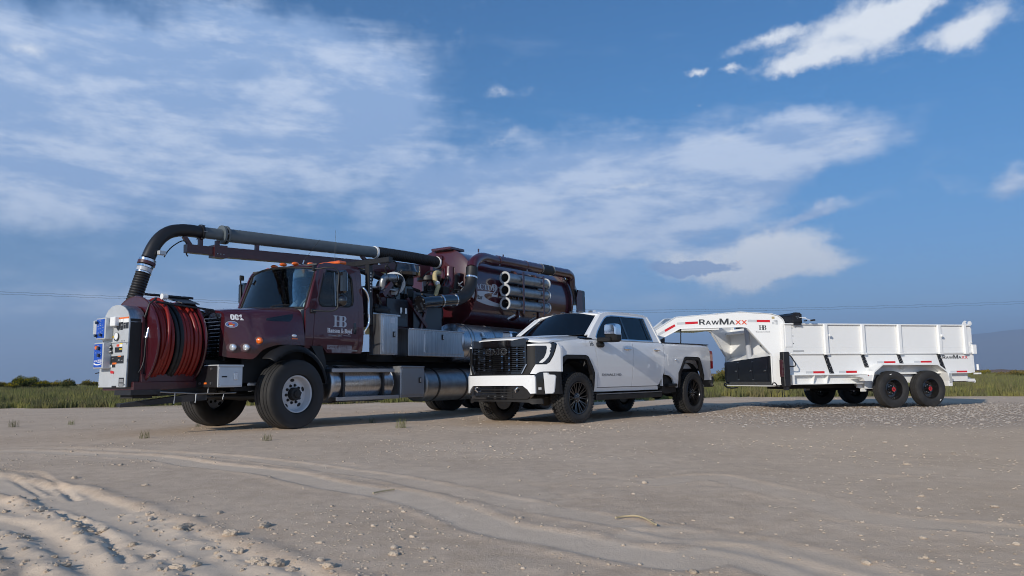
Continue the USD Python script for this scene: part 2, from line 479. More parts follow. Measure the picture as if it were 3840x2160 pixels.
plain('panel_grey', (0.52, 0.54, 0.55), 0.42, metal=0.25, grain=0.05, dust=0.05, dust_top=1.0)
plain('panel_blue', (0.012, 0.075, 0.42), 0.30)
plain('label_white', (0.78, 0.79, 0.78), 0.4)
plain('label_black', (0.018, 0.018, 0.02), 0.4)
plain('label_orange', (0.75, 0.16, 0.02), 0.4)
plain('label_yellow', (0.80, 0.55, 0.03), 0.4)
plain('tape_red', (0.58, 0.012, 0.016), 0.22, coat=0.5)
plain('tape_silver', (0.55, 0.56, 0.57), 0.30, coat=0.4)
plain('letter_white', (0.74, 0.74, 0.75), 0.35)
plain('letter_grey', (0.045, 0.048, 0.052), 0.35)
plain('letter_pale', (0.33, 0.34, 0.36), 0.4)
plain('letter_red', (0.68, 0.075, 0.025), 0.35)
plain('decal_silver', (0.42, 0.44, 0.48), 0.3)
plain('decal_blue', (0.10, 0.16, 0.36), 0.3)
plain('lamp_amber', (0.75, 0.13, 0.006), 0.12, coat=1.0)
plain('lamp_red', (0.30, 0.008, 0.010), 0.12, coat=1.0)
plain('lamp_clear', (0.80, 0.82, 0.85), 0.05, metal=0.6, coat=1.0)
plain('rim_white', (0.60, 0.61, 0.63), 0.35, dust=0.22, dust_top=1.2)
plain('rim_black', (0.005, 0.005, 0.006), 0.18, coat=0.8, dust=0.03)
plain('seat_cloth', (0.06, 0.06, 0.065), 0.85)
plain('dash_grey', (0.20, 0.21, 0.21), 0.75)
plain('hat_white', (0.78, 0.79, 0.76), 0.3)
plain('canvas_tan', (0.50, 0.40, 0.20), 0.7, grain=0.2)

def pane(name, tint, through, gloss_tint=(1, 1, 1)):
    g = Graph()
    t = g.add('transparent_bsdf', 'BSDF', color=tint) if False else None
    g.n['tr'] = ('transparent_bsdf', {'color': tint})
    g.n['gl'] = ('glossy_bsdf', {'color': gloss_tint, 'roughness': 0.015})
    g.n['dk'] = ('diffuse_bsdf', {'color': (0.004, 0.005, 0.006)})
    g.n['fr'] = ('fresnel', {'IOR': 1.52})
    g.n['m1'] = ('mix_closure', {'fac': 1 - through})
    g.n['m2'] = ('mix_closure', {})
    g.l += [('tr.BSDF', 'm1.closure1'), ('dk.BSDF', 'm1.closure2'), ('fr.fac', 'm2.fac'), ('m1.closure', 'm2.closure1'), ('gl.BSDF', 'm2.closure2')]
    return g.make(LK + name, surface='m2.closure')
pane('glass_clear', (0.84, 0.93, 0.94), 0.985)
pane('glass_tinted', (0.10, 0.12, 0.14), 0.6)
pane('glass_lamp', (0.8, 0.82, 0.84), 0.97)
# ---------------------------------------------------------------- wheels
def ring_poly(r, n=48):
    t = np.arange(n) * 2 * pi / n
    return np.stack([r * np.cos(t), r * np.sin(t)], 1)

def spin(mb, fn, n, o, phase=0.0):
    """fn() returns (v, f) in wheel axes (x, z in the wheel plane, y outward); n copies around the axle at o"""
    v, f = fn()
    for k in range(n):
        a = phase + k * 2 * pi / n
        c, s = math.cos(a), math.sin(a)
        w = np.stack([v[:, 0] * c - v[:, 2] * s, v[:, 1], v[:, 0] * s + v[:, 2] * c], 1)
        mb.add(w + np.array(o), f)

def boxv(x0, x1, y0, y1, z0, z1):
    m = trimesh.creation.box((x1 - x0, y1 - y0, z1 - z0))
    return np.array(m.vertices) + [(x0 + x1) / 2, (y0 + y1) / 2, (z0 + z1) / 2], np.array(m.faces)

def tyre_prof(R, W, rim, grooves=(), shoulder=0.03):
    """from the inner bead round the tread to the outer bead; along = towards the outside"""
    h = W / 2
    p = [(-h * .72, rim), (-h * .96, rim + .25 * (R - rim)), (-h, rim + .5 * (R - rim)), (-h * .97, R - shoulder * 1.3), (-h * .86, R - shoulder * .25)]
    for gx, gw, gd in grooves:
        p += [(gx * h - gw, R), (gx * h - gw * .7, R - gd), (gx * h + gw * .7, R - gd), (gx * h + gw, R)]
    p += [(h * .86, R - shoulder * .25), (h * .97, R - shoulder * 1.3), (h, rim + .5 * (R - rim)), (h * .96, rim + .25 * (R - rim)), (h * .72, rim)]
    return p

def lugs(mb, o, sgn, n, rad, r, y0, y1, ph=0.0):
    for k in range(n):
        a = ph + k * 2 * pi / n
        c = np.array(o) + [rad * math.cos(a), 0, rad * math.sin(a)]
        mb.cyl(c + [0, sgn * y0, 0], c + [0, sgn * y1, 0], r, r * .8, n=6)

# ---------------------------------------------------------------- dump trailer
TX, TY, TTH, TDZ = 7.9649, 17.4923, 0.2733, 0.019
tr = thing('dump_trailer', 'white gooseneck dump trailer on two axles coupled behind the white pickup', 'trailer', (TX, TY, TDZ), TTH + pi)

def trailer_wheel(X, sgn, mark):
    w = xform(tr, 'wheel')
    R, W, rim = 0.40, 0.235, 0.215
    yo = 1.2876 * sgn; yc = yo - sgn * W / 2
    o = (X, yc, R)
    t = MB(); t.lathe(tyre_prof(R, W, rim, [(-.5, .006, .010), (0, .006, .010), (.5, .006, .010)]), o, (0, sgn, 0), 56); t.build('tyre', 'rubber', w, 40)
    r = MB()
    r.lathe([(-.08, rim + .006), (.098, rim + .008), (.104, rim - .004), (.085, rim - .012), (.03, rim - .03), (-.02, rim - .045), (-.028, .13), (-.015, .095), (-.015, .02)], o, (0, sgn, 0), 40)
    for k in range(8):
        a = k * pi / 4 + .2
        r.cyl((X + .158 * math.cos(a), yc - sgn * .026, R + .158 * math.sin(a)), (X + .158 * math.cos(a), yc - sgn * .020, R + .158 * math.sin(a)), .014, n=8)
    r.build('rim', 'rim_black', w, 30)
    l = MB(); lugs(l, o, sgn, 8, .085, .013, -.016, .022, .1); l.build('lug_nut', 'chrome_soft', w, 20, kind='stuff')
    h = MB(); h.lathe([(-.02, .062), (.055, .060), (.078, .050), (.084, .03), (.084, 0.001)], o, (0, sgn, 0), 24); h.build('hub', 'rim_black', w, 30)
    c = MB(); c.lathe([(.084, .046), (.0855, .046), (.0855, .030), (.084, .030)], o, (0, sgn, 0), 24, closed=True)
    for a in (0.5, 2.4, 4.2):
        c.box(X + .018 * math.cos(a) - .012, X + .018 * math.cos(a) + .012, yc + sgn * .084, yc + sgn * .0858, R + .018 * math.sin(a) - .005, R + .018 * math.sin(a) + .005)
    c.build('hub_cap', 'tape_red', w, 20)
    if mark is not None:
        m = MB(); a = mark; rr = .335
        u = np.array([-math.sin(a), 0, math.cos(a)]); v = np.array([math.cos(a), 0, math.sin(a)])
        m.plate(sbox(-.024, -.008, .024, .008), np.array([X, yo - sgn * .006, R]) + rr * v, u, v, np.array([0, sgn, 0]), .005); m.build('chalk_mark', 'label_white', w, False)

trailer_wheel(0, 1, pi / 2 + .25); trailer_wheel(.9865, 1, -.85); trailer_wheel(0, -1, None); trailer_wheel(.9865, -1, None)

def prism_y(name, poly, y0, y1, look, parent=tr, **kw):
    m = MB(); m.prism(poly, 'y', y0, y1); return m.build(name, look, parent, False, **kw)

WL = 'trailer_white'
# bed walls: upper walls stand proud of the lower ones
for s in (1, -1):
    m = MB(); m.box(-2.53, 2.46, s * 1.00, s * 1.045, .74, 1.18); m.build('lower_side', WL, tr)
    m = MB(); m.box(-2.50, 2.44, s * 1.03, s * 1.065, 1.21, 1.325); m.box(-2.52, 2.45, s * 1.03, s * 1.062, 1.3265, 1.81); m.build('side_panel', WL, tr)
    m = MB(); m.box(-2.55, 2.44, s * 1.015, s * 1.105, 1.81, 1.842, .008); m.build('top_rail', WL, tr)
    m = MB(); m.box(-2.42, 2.42, s * 1.02, s * 1.085, 1.172, 1.207, .008); m.build('hinge_rail', WL, tr)
    for X in (-1.538, -.575, .404, 1.507, 2.235):
        m = MB(); m.box(X - .048, X + .048, s * 1.064, s * 1.125, 1.20, 1.836, .012); m.box(X - .052, X + .052, s * 1.064, s * 1.135, 1.165, 1.205, .006); m.build('post', WL, tr)
        b = MB(); b.cyl((X + .053, s * 1.11, 1.19), (X + .062, s * 1.11, 1.19), .014, n=8); b.build('hinge_pin', 'dull_steel', tr)
    for X in (-1.45, 1.56):
        m = MB(); m.box(X - .04, X + .012, s * 1.126, s * 1.15, 1.555, 1.615, .006); m.cyl((X - .012, s * 1.15, 1.583), (X - .012, s * 1.166, 1.583), .026, n=16); m.build('side_latch', WL, tr)
    for X0, z1 in ((-1.54, .762), (-.578, .885), (.385, .955), (1.488, .762)):
        dx = (1.166 - z1) * .37
        m = MB(); m.prism([(X0 - .048, 1.165), (X0 + .045, 1.165), (X0 + .045 + dx, z1), (X0 - .048 + dx * .88, z1)], 'y', s * 1.046, s * 1.056); m.build('slip_strip', 'black_steel', tr)
        d = MB()
        for k in range(9):
            q = (k + .5) / 9; zz = 1.165 - q * (1.165 - z1); xx = X0 + q * dx * .95 + (.028 if k % 2 else -.028)
            d.cyl((xx, s * 1.0555, zz), (xx, s * 1.0575, zz), .0055, n=6)
        d.build('strip_rivet', 'label_white', tr, kind='stuff')
    # frame rail with its web set back and bracing gussets
    m = MB(); m.box(-2.44, 2.30, s * .99, s * 1.135, .728, .742, .003); m.box(-2.44, 2.30, s * 1.00, s * 1.02, .552, .728); m.box(-2.44, -.60, s * .99, s * 1.135, .536, .552, .003)
    m.box(-2.47, -2.40, s * .99, s * 1.137, .53, .745, .004)
    m.build('frame_rail', WL, tr)
    for X in (-1.90, -1.56):
        g_ = MB(); g_.prism([(1.02, .728), (1.125, .728), (1.125, .70), (1.07, .552), (1.02, .552)], 'x', X - .006, X + .006) if s > 0 else g_.prism([(-1.02, .728), (-1.02, .552), (-1.07, .552), (-1.125, .70), (-1.125, .728)], 'x', X - .006, X + .006)
        g_.build('gusset', WL, tr)
    # fender: a folded sheet over the two wheels
    inner, outer = s * 1.046, s * 1.305
    pts = [(-.777, .600), (-.588, .600), (-.519, .796), (-.288, .955), (1.182, .947), (1.431, .783), (1.491, .575), (1.56, .56)]
    pts = pts[1:-1]
    m = MB(); tks = .007
    for (xa, za), (xb, zb) in zip(pts[:-1], pts[1:]):
        n_ = np.array([-(zb - za), xb - xa]); n_ /= np.linalg.norm(n_)
        m.hexa([(xa, inner, za), (xb, inner, zb), (xb, outer, zb), (xa, outer, za)], [(xa + n_[0] * tks, inner, za + n_[1] * tks), (xb + n_[0] * tks, inner, zb + n_[1] * tks), (xb + n_[0] * tks, outer, zb + n_[1] * tks), (xa + n_[0] * tks, outer, za + n_[1] * tks)])
    lip = Polygon([(x, z + .006) for x, z in pts] + [(x, z - .028) for x, z in pts[::-1]]).buffer(0)
    m.prism(lip, 'y', outer, outer + s * .006)
    m.build('fender', WL, tr)
    m = MB(); m.prism([(-.40, .80), (-.25, .885), (1.14, .88), (1.36, .74), (1.42, .44), (1.05, .40), (.60, .545), (.36, .545), (-.10, .42), (-.56, .42), (-.56, .66)], 'y', s * 1.022, s * 1.03); m.build('fender_skirt', WL, tr)
    m = MB(); m.box(.42, .56, s * 1.03, s * 1.10, .858, .872); m.box(.40, .41, s * 1.03, s * 1.16, .83, .945); m.build('fender_bracket', WL, tr)
    m = MB(); m.prism([(-1.05, .70), (-.78, .722), (-.55, .722), (-.52, .80), (-.59, .592), (-.78, .592), (-.82, .66)], 'y', s * 1.137, s * 1.30) ; m.build('step', WL, tr)
    m = MB(); m.cyl((-.68, s * 1.301, .712), (-.68, s * 1.306, .712), .013, n=12); m.build('marker_light', 'lamp_red', tr)
    m = MB(); m.box(1.495, 1.60, s * 1.02, s * 1.27, .445, .745, .006); m.build('light_box', WL, tr)
    m = MB(); m.box(1.585, 1.603, s * 1.06, s * 1.22, .56, .70, .004); m.box(1.51, 1.58, s * 1.268, s * 1.276, .52, .735); m.build('tail_lamp', 'lamp_clear', tr)
    # axle brackets
    m = MB(); m.prism([(-.70, .545), (-.44, .545), (-.42, .50), (-.48, .36), (-.60, .36), (-.60, .43), (-.70, .44)], 'y', s * .93, s * .97); m.build('spring_hanger', WL, tr, False); m = MB(); m.prism([(.40, .545), (.60, .545), (.56, .40), (.44, .40)], 'y', s * .93, s * .97); m.build('spring_hanger', WL, tr, False); m = MB(); m.prism([(1.36, .545), (1.60, .545), (1.56, .37), (1.42, .37)], 'y', s * .93, s * .97); m.build('spring_hanger', WL, tr, False)
    m = MB(); m.tube([(-.52, s * .95, .42), (-.25, s * .95, .36), (0, s * .95, .33), (.25, s * .95, .36), (.46, s * .95, .42)], .022, 8); m.tube([(.52, s * .95, .42), (.75, s * .95, .36), (.99, s * .95, .33), (1.25, s * .95, .36), (1.46, s * .95, .42)], .022, 8); m.build('leaf_spring', 'chassis', tr)
    # retro-reflective tape
    for x0, x1, z0, z1, yy in ((-1.868, -1.582, .768, .815, 1.0452), (-1.03, -.75, .768, .815, 1.0452), (-.013, .29, .976, 1.017, 1.0452), (.987, 1.29, .976, 1.017, 1.0452), (1.974, 2.272, .747, .787, 1.0452)):
        m = MB(); m.box(x0, x1, s * yy, s * (yy + .0015), z0, z1); m.build('tape_red', 'tape_red', tr)
        m = MB(); m.box(x0 - .185, x0 - .001, s * yy, s * (yy + .0015), z0, z1); m.build('tape_silver', 'tape_silver', tr)
m = MB(); m.box(-2.50, 2.44, -1.0, 1.0, .742, .80); m.build('bed_floor', WL, tr)
m = MB(); m.box(-2.565, -2.51, -1.062, 1.062, .74, 1.83); m.box(-2.575, -2.565, -.05, .05, .80, 1.8); m.build('bed_front', WL, tr)
m = MB()
for X in (-2.2, -1.4, -.2, .5, 1.2, 2.0):
    m.box(X - .05, X + .05, -.99, .99, .59, .72)
for yy in (-.42, .42):
    m.box(-2.5, 2.35, yy - .06, yy + .06, .55, .73)
m.box(-2.1, -.2, -.30, .30, .43, .55); m.box(-2.42, -1.52, -.9, .9, .50, .545)
m.build('underframe', 'chassis', tr)
for X in (0, .9865):
    m = MB(); m.cyl((X, -1.10, .40), (X, 1.10, .40), .04, n=14); m.build('axle', 'chassis', tr)
# far-end details under the tail
m = MB(); m.prism([(1.62, .70), (2.34, .70), (2.55, .62), (2.52, .53), (2.30, .53), (2.10, .70)], 'y', .80, .86); m.prism([(1.62, .70), (2.34, .70), (2.55, .62), (2.52, .53), (2.30, .53), (2.10, .70)], 'y', -.86, -.80); m.box(2.30, 2.56, -.98, .98, .53, .60, .01); m.box(1.62, 1.86, .80, .98, .60, .72)
for yy in (-.93, .93):
    m.cyl((2.56, yy - .03, .545), (2.56, yy + .03, .545), .035, n=16)
m.build('rear_bumper', WL, tr)
m = MB(); m.cyl((1.7, .75, .62), (2.3, .75, .56), .022, n=10); m.cyl((2.1, .79, .58), (2.14, .79, .58), .05, n=12); m.tube([(1.75, .9, .70), (1.9, .92, .62), (2.15, .9, .60), (2.25, .86, .56)], .012, 8); m.build('ramp_chain', 'chassis', tr)
# tailgate with hinges and hooks
m = MB(); m.box(2.462, 2.50, -1.04, 1.04, 1.215, 1.80, .006); m.box(2.50, 2.53, -1.02, 1.02, 1.70, 1.76, .006); m.box(2.50, 2.53, -1.02, 1.02, 1.27, 1.33, .006); m.build('upper_tailgate', WL, tr)
m = MB(); m.box(2.48, 2.53, -1.02, 1.02, .745, 1.165, .006); m.box(2.53, 2.555, -.9, -.82, .76, 1.15); m.box(2.53, 2.555, .82, .9, .76, 1.15); m.build('tailgate', WL, tr)
for s in (1, -1):
    m = MB(); m.box(2.44, 2.55, s * 1.02, s * 1.10, 1.165, 1.38, .006); m.cyl((2.545, s * 1.06, 1.20), (2.545, s * 1.06, 1.31), .026, n=14); m.cyl((2.575, s * 1.06, .80), (2.575, s * 1.06, .93), .026, n=14); m.box(2.50, 2.62, s * .99, s * 1.10, .70, .735, .004); m.build('gate_hinge', WL, tr)
    hk = Polygon([(2.19, 1.84), (2.205, 1.865), (2.235, 1.905), (2.27, 1.93), (2.305, 1.925), (2.318, 1.91), (2.305, 1.905), (2.29, 1.905), (2.285, 1.885), (2.30, 1.87), (2.31, 1.86), (2.31, 1.84)])
    m = MB(); m.prism(hk, 'y', s * 1.08, s * 1.105); m.prism(Polygon([(2.36, 1.84), (2.46, 1.84), (2.455, 1.885)] + [(2.412 + .043 * math.cos(a), 1.88 + .043 * math.sin(a)) for a in np.linspace(.2, pi - .2, 10)] + [(2.37, 1.885)]).buffer(0), 'y', s * 1.08, s * 1.105); m.build('gate_hook', WL, tr)
    b = MB(); b.box(2.31, 2.46, s * 1.064, s * 1.07, 1.814, 1.842); b.build('rail_end', WL, tr)
m = MB(); m.box(2.40, 2.46, 1.066, 1.076, 1.42, 1.44); m.box(2.395, 2.405, 1.066, 1.076, 1.36, 1.43); m.build('gate_latch', WL, tr)
# bed-front bolts and the slot plate
for (x, z) in ((-2.47, 1.74), (-2.35, 1.74), (-2.45, 1.57), (-2.34, 1.57), (-2.44, 1.41), (-2.335, 1.41)):
    b = MB(); b.cyl((x, 1.062, z), (x, 1.07, z), .010, n=8); b.build('bolt', 'dull_steel', tr)
m = MB(); m.box(-2.53, -2.37, 1.061, 1.074, 1.335, 1.80, .004); m.build('corner_plate', WL, tr)
m = MB(); m.box(-2.36, -2.09, 1.0655, 1.075, 1.242, 1.258); m.build('slot', 'dull_steel', tr)

# gooseneck: two plates that run together towards the coupler
def npt(X, Z, s, off=0.0):
    y = 1.0 + (X + 2.5) * .33 if X < -2.5 else 1.0
    return np.array([X, s * (y + off), Z])
plate_pts = [(-5.101, 1.74), (-4.673, 2.005), (-3.375, 2.095), (-2.752, 2.044), (-2.60, 1.995), (-2.535, 1.93), (-2.51, 1.876), (-2.493, 1.615), (-2.514, 1.226), (-2.56, .80), (-2.60, .532), (-2.80, .532), (-2.796, 1.191), (-3.20, 1.70), (-3.235, 1.745), (-3.291, 1.775), (-3.36, 1.785), (-4.604, 1.765), (-5.029, 1.53)]
from shapely.ops import triangulate
def neck_plate(s):
    m = MB(); poly = Polygon(plate_pts)
    mm = trimesh.creation.extrude_polygon(poly, .012, engine='earcut')
    v = np.array(mm.vertices); f = np.array(mm.faces)
    # split long triangles so that the fold at X = -2.5 stays clean
    v, f = trimesh.remesh.subdivide_to_size(v, f, .35)[:2]
    V = np.array([npt(x, z, s, -.012 + t) for x, z, t in v])
    m.add(V, f if s < 0 else f[:, ::-1])
    return m
for s in (1, -1):
    neck_plate(s).build('neck_plate', WL, tr, False)
    m = MB()
    top = [(-5.11, 1.742), (-4.68, 2.012), (-3.375, 2.103), (-2.74, 2.051), (-2.59, 2.0), (-2.523, 1.935), (-2.498, 1.878), (-2.481, 1.615), (-2.502, 1.226)]
    low = [(-5.035, 1.522), (-4.604, 1.757), (-3.36, 1.777), (-3.285, 1.767), (-3.228, 1.738), (-3.193, 1.694), (-2.789, 1.185), (-2.79, .60)]
    for line in (top, low):
        for (xa, za), (xb, zb) in zip(line[:-1], line[1:]):
            d = np.array([xb - xa, zb - za]); n_ = np.array([-d[1], d[0]]) / np.linalg.norm(d) * .010
            A = [npt(xa, za, s, -.055), npt(xb, zb, s, -.055), npt(xb, zb, s, .014), npt(xa, za, s, .014)]
            m.hexa(A, [a + [n_[0], 0, n_[1]] for a in A])
    m.build('neck_flange', WL, tr, False)
    T0 = npt(-4.2, 1.9, s, .0005); u = npt(-3.2, 1.9, s) - npt(-4.2, 1.9, s); u /= np.linalg.norm(u); w = np.array([0, 0, 1.0]); nrm = np.cross(w, u) * s
    nrm = nrm if nrm[1] * s > 0 else -nrm
    def on(xz0, xz1, h, look, name, k=u):
        a, b_ = npt(*xz0, s, .001), npt(*xz1, s, .001); d = b_ - a; L = np.linalg.norm(d); d /= L; up = np.cross(nrm, d); up = up if up[2] > 0 else -up
        q = MB(); q.plate(sbox(0, -h / 2, L, h / 2), a, d, up, nrm, .0015); q.build(name, look, tr, False)
    on((-4.91, 1.722), (-4.70, 1.842), .05, 'tape_red', 'tape_red'); on((-5.05, 1.64), (-4.912, 1.72), .05, 'tape_silver', 'tape_silver')
    on((-4.49, 1.882), (-4.232, 1.891), .05, 'tape_red', 'tape_red'); on((-4.66, 1.876), (-4.492, 1.882), .05, 'tape_silver', 'tape_silver')
    on((-3.04, 1.905), (-2.775, 1.897), .05, 'tape_red', 'tape_red'); on((-3.22, 1.910), (-3.042, 1.905), .05, 'tape_silver', 'tape_silver')

def rawmaxx(o, u, v, w, width, h, parent, dark, red):
    """small capitals with a large R and M; the last two letters red"""
    parts = [('R', 1.0), ('AW', .74), ('M', 1.12), ('A', .78)]
    x = 0.0; D = []; Rr = []
    for t, sc in parts:
        for ch in t:
            g_ = lettering(ch, sc, bold=True, squash=1.42); b = g_.bounds
            D.append(affinity.translate(g_, x - b[0], 0)); x += b[2] - b[0] + .10
    for ch in 'XX':
        g_ = lettering(ch, .78, bold=True, squash=1.42); b = g_.bounds
        Rr.append(affinity.translate(g_, x - b[0], 0)); x += b[2] - b[0] + .10
    s_ = width / (x - .10)
    for shapes, look in ((D, dark), (Rr, red)):
        for k, sh in enumerate(shapes):
            m = MB(); m.plate(affinity.scale(sh, s_, h, origin=(0, 0)), o, u, v, w, .0015); m.build('letter', look, parent, False)
a0, a1 = npt(-4.208, 1.848, 1, .001), npt(-3.239, 1.838, 1, .001)
ud = a1 - a0; wd = np.linalg.norm(ud); ud /= wd; nn = np.cross(np.array([0, 0, 1.0]), ud); nn = nn if nn[1] > 0 else -nn
ll = xform(tr, 'lettering'); rawmaxx(a0, ud, np.array([0, 0, 1.0]), nn, wd, .105, ll, 'letter_grey', 'letter_red')
ll = xform(tr, 'lettering'); rawmaxx(np.array([1.60, 1.0455, 1.062]), np.array([1.0, 0, 0]), np.array([0, 0, 1.0]), np.array([0, 1.0, 0]), .72, .072, ll, 'letter_grey', 'tape_red')
lg = xform(tr, 'company_logo')
c0 = npt(-2.93, 1.71, 1, .001)
m = MB(); m.plate(hb_mark(.105), c0, ud, (0, 0, 1), nn, .0015); m.build('monogram', 'letter_grey', lg, False)
m = MB(); m.plate(affinity.translate(fit_text('Hanson & Boyd', .30, .035, serif=True), -.15, 0), c0 - np.array([0, 0, .055]), ud, (0, 0, 1), nn, .0015); m.build('company_name', 'letter_pale', lg, False)
for k, (x, z, w_, h_, lk) in enumerate(((-2.735, 1.945, .06, .05, 'canvas_tan'), (-2.70, 1.885, .08, .035, 'tape_silver'), (-2.735, 1.83, .05, .05, 'tape_silver'), (-2.665, 1.82, .05, .085, 'tape_silver'))):
    m = MB(); m.plate(sbox(0, 0, w_, h_), npt(x, z, 1, .001), ud, (0, 0, 1), nn, .001); m.build('sticker', lk, tr, False)
# cross plates between the neck plates, coupler
def cross(xa, za, xb, zb, t, name, yin=-.014):
    m = MB(); A = [npt(xa, za, 1, yin), npt(xb, zb, 1, yin), npt(xb, zb, -1, yin), npt(xa, za, -1, yin)]
    m.hexa(A, [a - [0, 0, t] for a in A]); m.build(name, WL, tr, False)
cross(-4.58, 1.79, -3.80, 1.80, .07, 'neck_crossplate'); cross(-3.60, 1.97, -3.10, 1.99, .01, 'neck_crossplate'); cross(-5.0, 1.72, -4.72, 1.90, .01, 'neck_crossplate')
m = MB(); m.box(-5.02, -4.86, -.10, .10, 1.40, 1.72, .01); m.cyl((-4.94, 0, 1.05), (-4.94, 0, 1.42), .06, n=18); m.build('coupler', 'black_steel', tr)
m = MB(); m.box(-4.66, -4.56, .05, .27, 1.735, 1.768); m.tube([(-4.58, .30, 1.765), (-4.58, .28, 1.5), (-4.60, .25, 1.25)], .012, 8); m.build('breakaway_cable', 'black_steel', tr)
# riser cross-wall, cylinder and pump plate between the risers
m = MB(); m.hexa([(-2.60, -.97, .60), (-2.60, .97, .60), (-2.585, .97, .60), (-2.585, -.97, .60)], [(-2.60, -.97, 1.72), (-2.60, .97, 1.72), (-2.585, .97, 1.72), (-2.585, -.97, 1.72)]); m.build('riser_wall', WL, tr, False)
m = MB(); m.box(-2.74, -2.61, -.92, .92, 1.70, 1.765, .008); m.build('riser_beam', WL, tr)
m = MB(); m.cyl((-2.74, .05, .70), (-2.80, .05, 1.86), .055, n=20); m.build('hoist_cylinder', 'decal_silver', tr)
m = MB(); m.tube([(-2.63, .52, 1.45), (-2.68, .50, 1.50), (-2.72, .46, 1.46), (-2.70, .44, 1.38)], .022, 8); m.box(-2.64, -2.605, .42, .58, 1.42, 1.58, .01); m.build('hydraulic_hose', 'black_steel', tr)
m = MB(); m.hexa([(-2.82, -.86, 1.05), (-2.82, .86, 1.13), (-2.61, .93, 1.13), (-2.61, -.93, 1.05)], [(-2.80, -.86, 1.07), (-2.80, .86, 1.15), (-2.61, .93, 1.27), (-2.61, -.93, 1.17)]); m.build('box_cover', WL, tr, False)
# tool box across the nose
X0 = -2.84
m = MB(); m.hexa([(X0, -.85, .60), (X0, .88, .60), (-2.62, .88, .60), (-2.62, -.85, .60)], [(X0, -.85, 1.055), (X0, .88, 1.15), (-2.62, .88, 1.15), (-2.62, -.85, 1.055)])
m.hexa([(X0, -.85, .60), (X0, .88, .60), (-2.62, .88, .60), (-2.62, -.85, .60)], [(X0 + .07, -.80, .525), (X0 + .07, .83, .525), (-2.62, .83, .525), (-2.62, -.80, .525)])
m.build('tool_box', 'dark_box', tr, False)
for y0, y1 in ((-.84, -.275), (-.263, .295), (.307, .835)):
    zz = lambda y: 1.045 + (y + .85) * .055
    d = MB(); d.hexa([(X0 - .016, y0, .625), (X0 - .016, y1, .625), (X0 - .001, y1, .625), (X0 - .001, y0, .625)], [(X0 - .016, y0, zz(y0) - .02), (X0 - .016, y1, zz(y1) - .02), (X0 - .001, y1, zz(y1) - .02), (X0 - .001, y0, zz(y0) - .02)])
    dp = d.build('box_door', 'dark_box', tr, False)
    k = MB(); k.cyl((X0 - .016, y1 - .09, .84), (X0 - .032, y1 - .09, .84), .022, n=14); k.build('door_latch', 'chrome_soft', tr)
for y in (-.269, .301):
    for z in (.64, 1.035):
        k = MB(); k.box(X0 - .022, X0 - .0165, y - .035, y + .035, z, z + .014); k.build('door_hinge', 'chrome_soft', tr)
m = MB(); m.box(X0 - .005, -2.60, -.86, .90, .505, .523, .004); m.build('box_sill', WL, tr)
m = MB(); m.tube([(X0 + .02, -.85, .54), (X0 - .02, -.86, .57), (X0 - .03, -.86, .52), (X0, -.80, .47), (X0 + .01, -.60, .455), (X0 + .02, -.40, .47)], .018, 8); m.build('wiring_loop', 'black_steel', tr)
# landing jack
m = MB(); m.box(-2.735, -2.585, 1.12, 1.25, .50, 1.225, .01); m.box(-2.70, -2.62, 1.14, 1.23, .425, .52); m.box(-2.72, -2.60, 1.10, 1.20, .55, 1.10); m.build('landing_jack', 'black_steel', tr)
m = MB(); m.tube([(-2.59, 1.20, 1.20), (-2.52, 1.22, 1.12), (-2.44, 1.24, .98), (-2.45, 1.24, .93), (-2.50, 1.23, .915), (-2.585, 1.22, .92)], .013, 8); m.build('jack_handle', 'black_steel', tr)
m = MB(); m.box(-2.765, -2.737, 1.14, 1.24, .70, 1.06, .004)
for z in (.76, .88, 1.0):
    m.cyl((-2.77, 1.241, z), (-2.75, 1.252, z), .016, n=8)
m.build('valve_block', 'maroon_frame', tr)
m = MB(); m.tube([(-2.88, 1.02, .53), (-2.87, 1.03, .575), (-2.83, 1.04, .585), (-2.79, 1.04, .55), (-2.78, 1.04, .50)], .014, 8); m.build('safety_chain', 'black_steel', tr)
# tarp roller
tp = [(-2.345, 1.85), (-2.345, 2.02), (-2.31, 2.065), (-2.19, 2.06), (-2.145, 2.03), (-2.145, 1.85)]
m = MB(); m.prism(tp, 'y', -1.10, 1.085); m.build('tarp_housing', 'dark_box', tr, False)
m = MB(); m.prism(Polygon(tp).buffer(.008), 'y', 1.0855, 1.13); m.box(-2.335, -2.155, 1.09, 1.13, 1.805, 1.86); m.build('tarp_end_plate', 'black_steel', tr, False)
m = MB()
for (x, z) in ((-2.28, 1.975), (-2.235, 1.985), (-2.21, 1.955), (-2.25, 1.945)):
    m.cyl((x, 1.13, z), (x, 1.145, z), .012, n=8)
m.build('gear', 'dull_steel', tr)
m = MB(); m.tube([(-2.20, 1.14, 1.965), (-2.13, 1.17, 1.955), (-2.06, 1.20, 1.925), (-1.99, 1.21, 1.90)], .007, 8); m.box(-2.135, -2.02, 1.10, 1.12, 1.945, 1.97, .003); m.build('crank_arm', 'letter_white', tr)
m = MB(); m.cyl((-1.985, 1.21, 1.895), (-1.88, 1.22, 1.905), .019, n=12); m.cyl((-2.13, 1.19, 1.885), (-2.06, 1.19, 1.892), .013, n=12); m.build('crank_grip', 'black_steel', tr)
m = MB(); m.box(-2.36, -2.12, 1.10, 1.116, 1.785, 1.797); m.cyl((-2.31, 1.11, 1.77), (-2.31, 1.11, 1.815), .008, n=8); m.cyl((-2.15, 1.11, 1.77), (-2.15, 1.11, 1.815), .008, n=8); m.build('bracket_bar', 'dull_steel', tr)
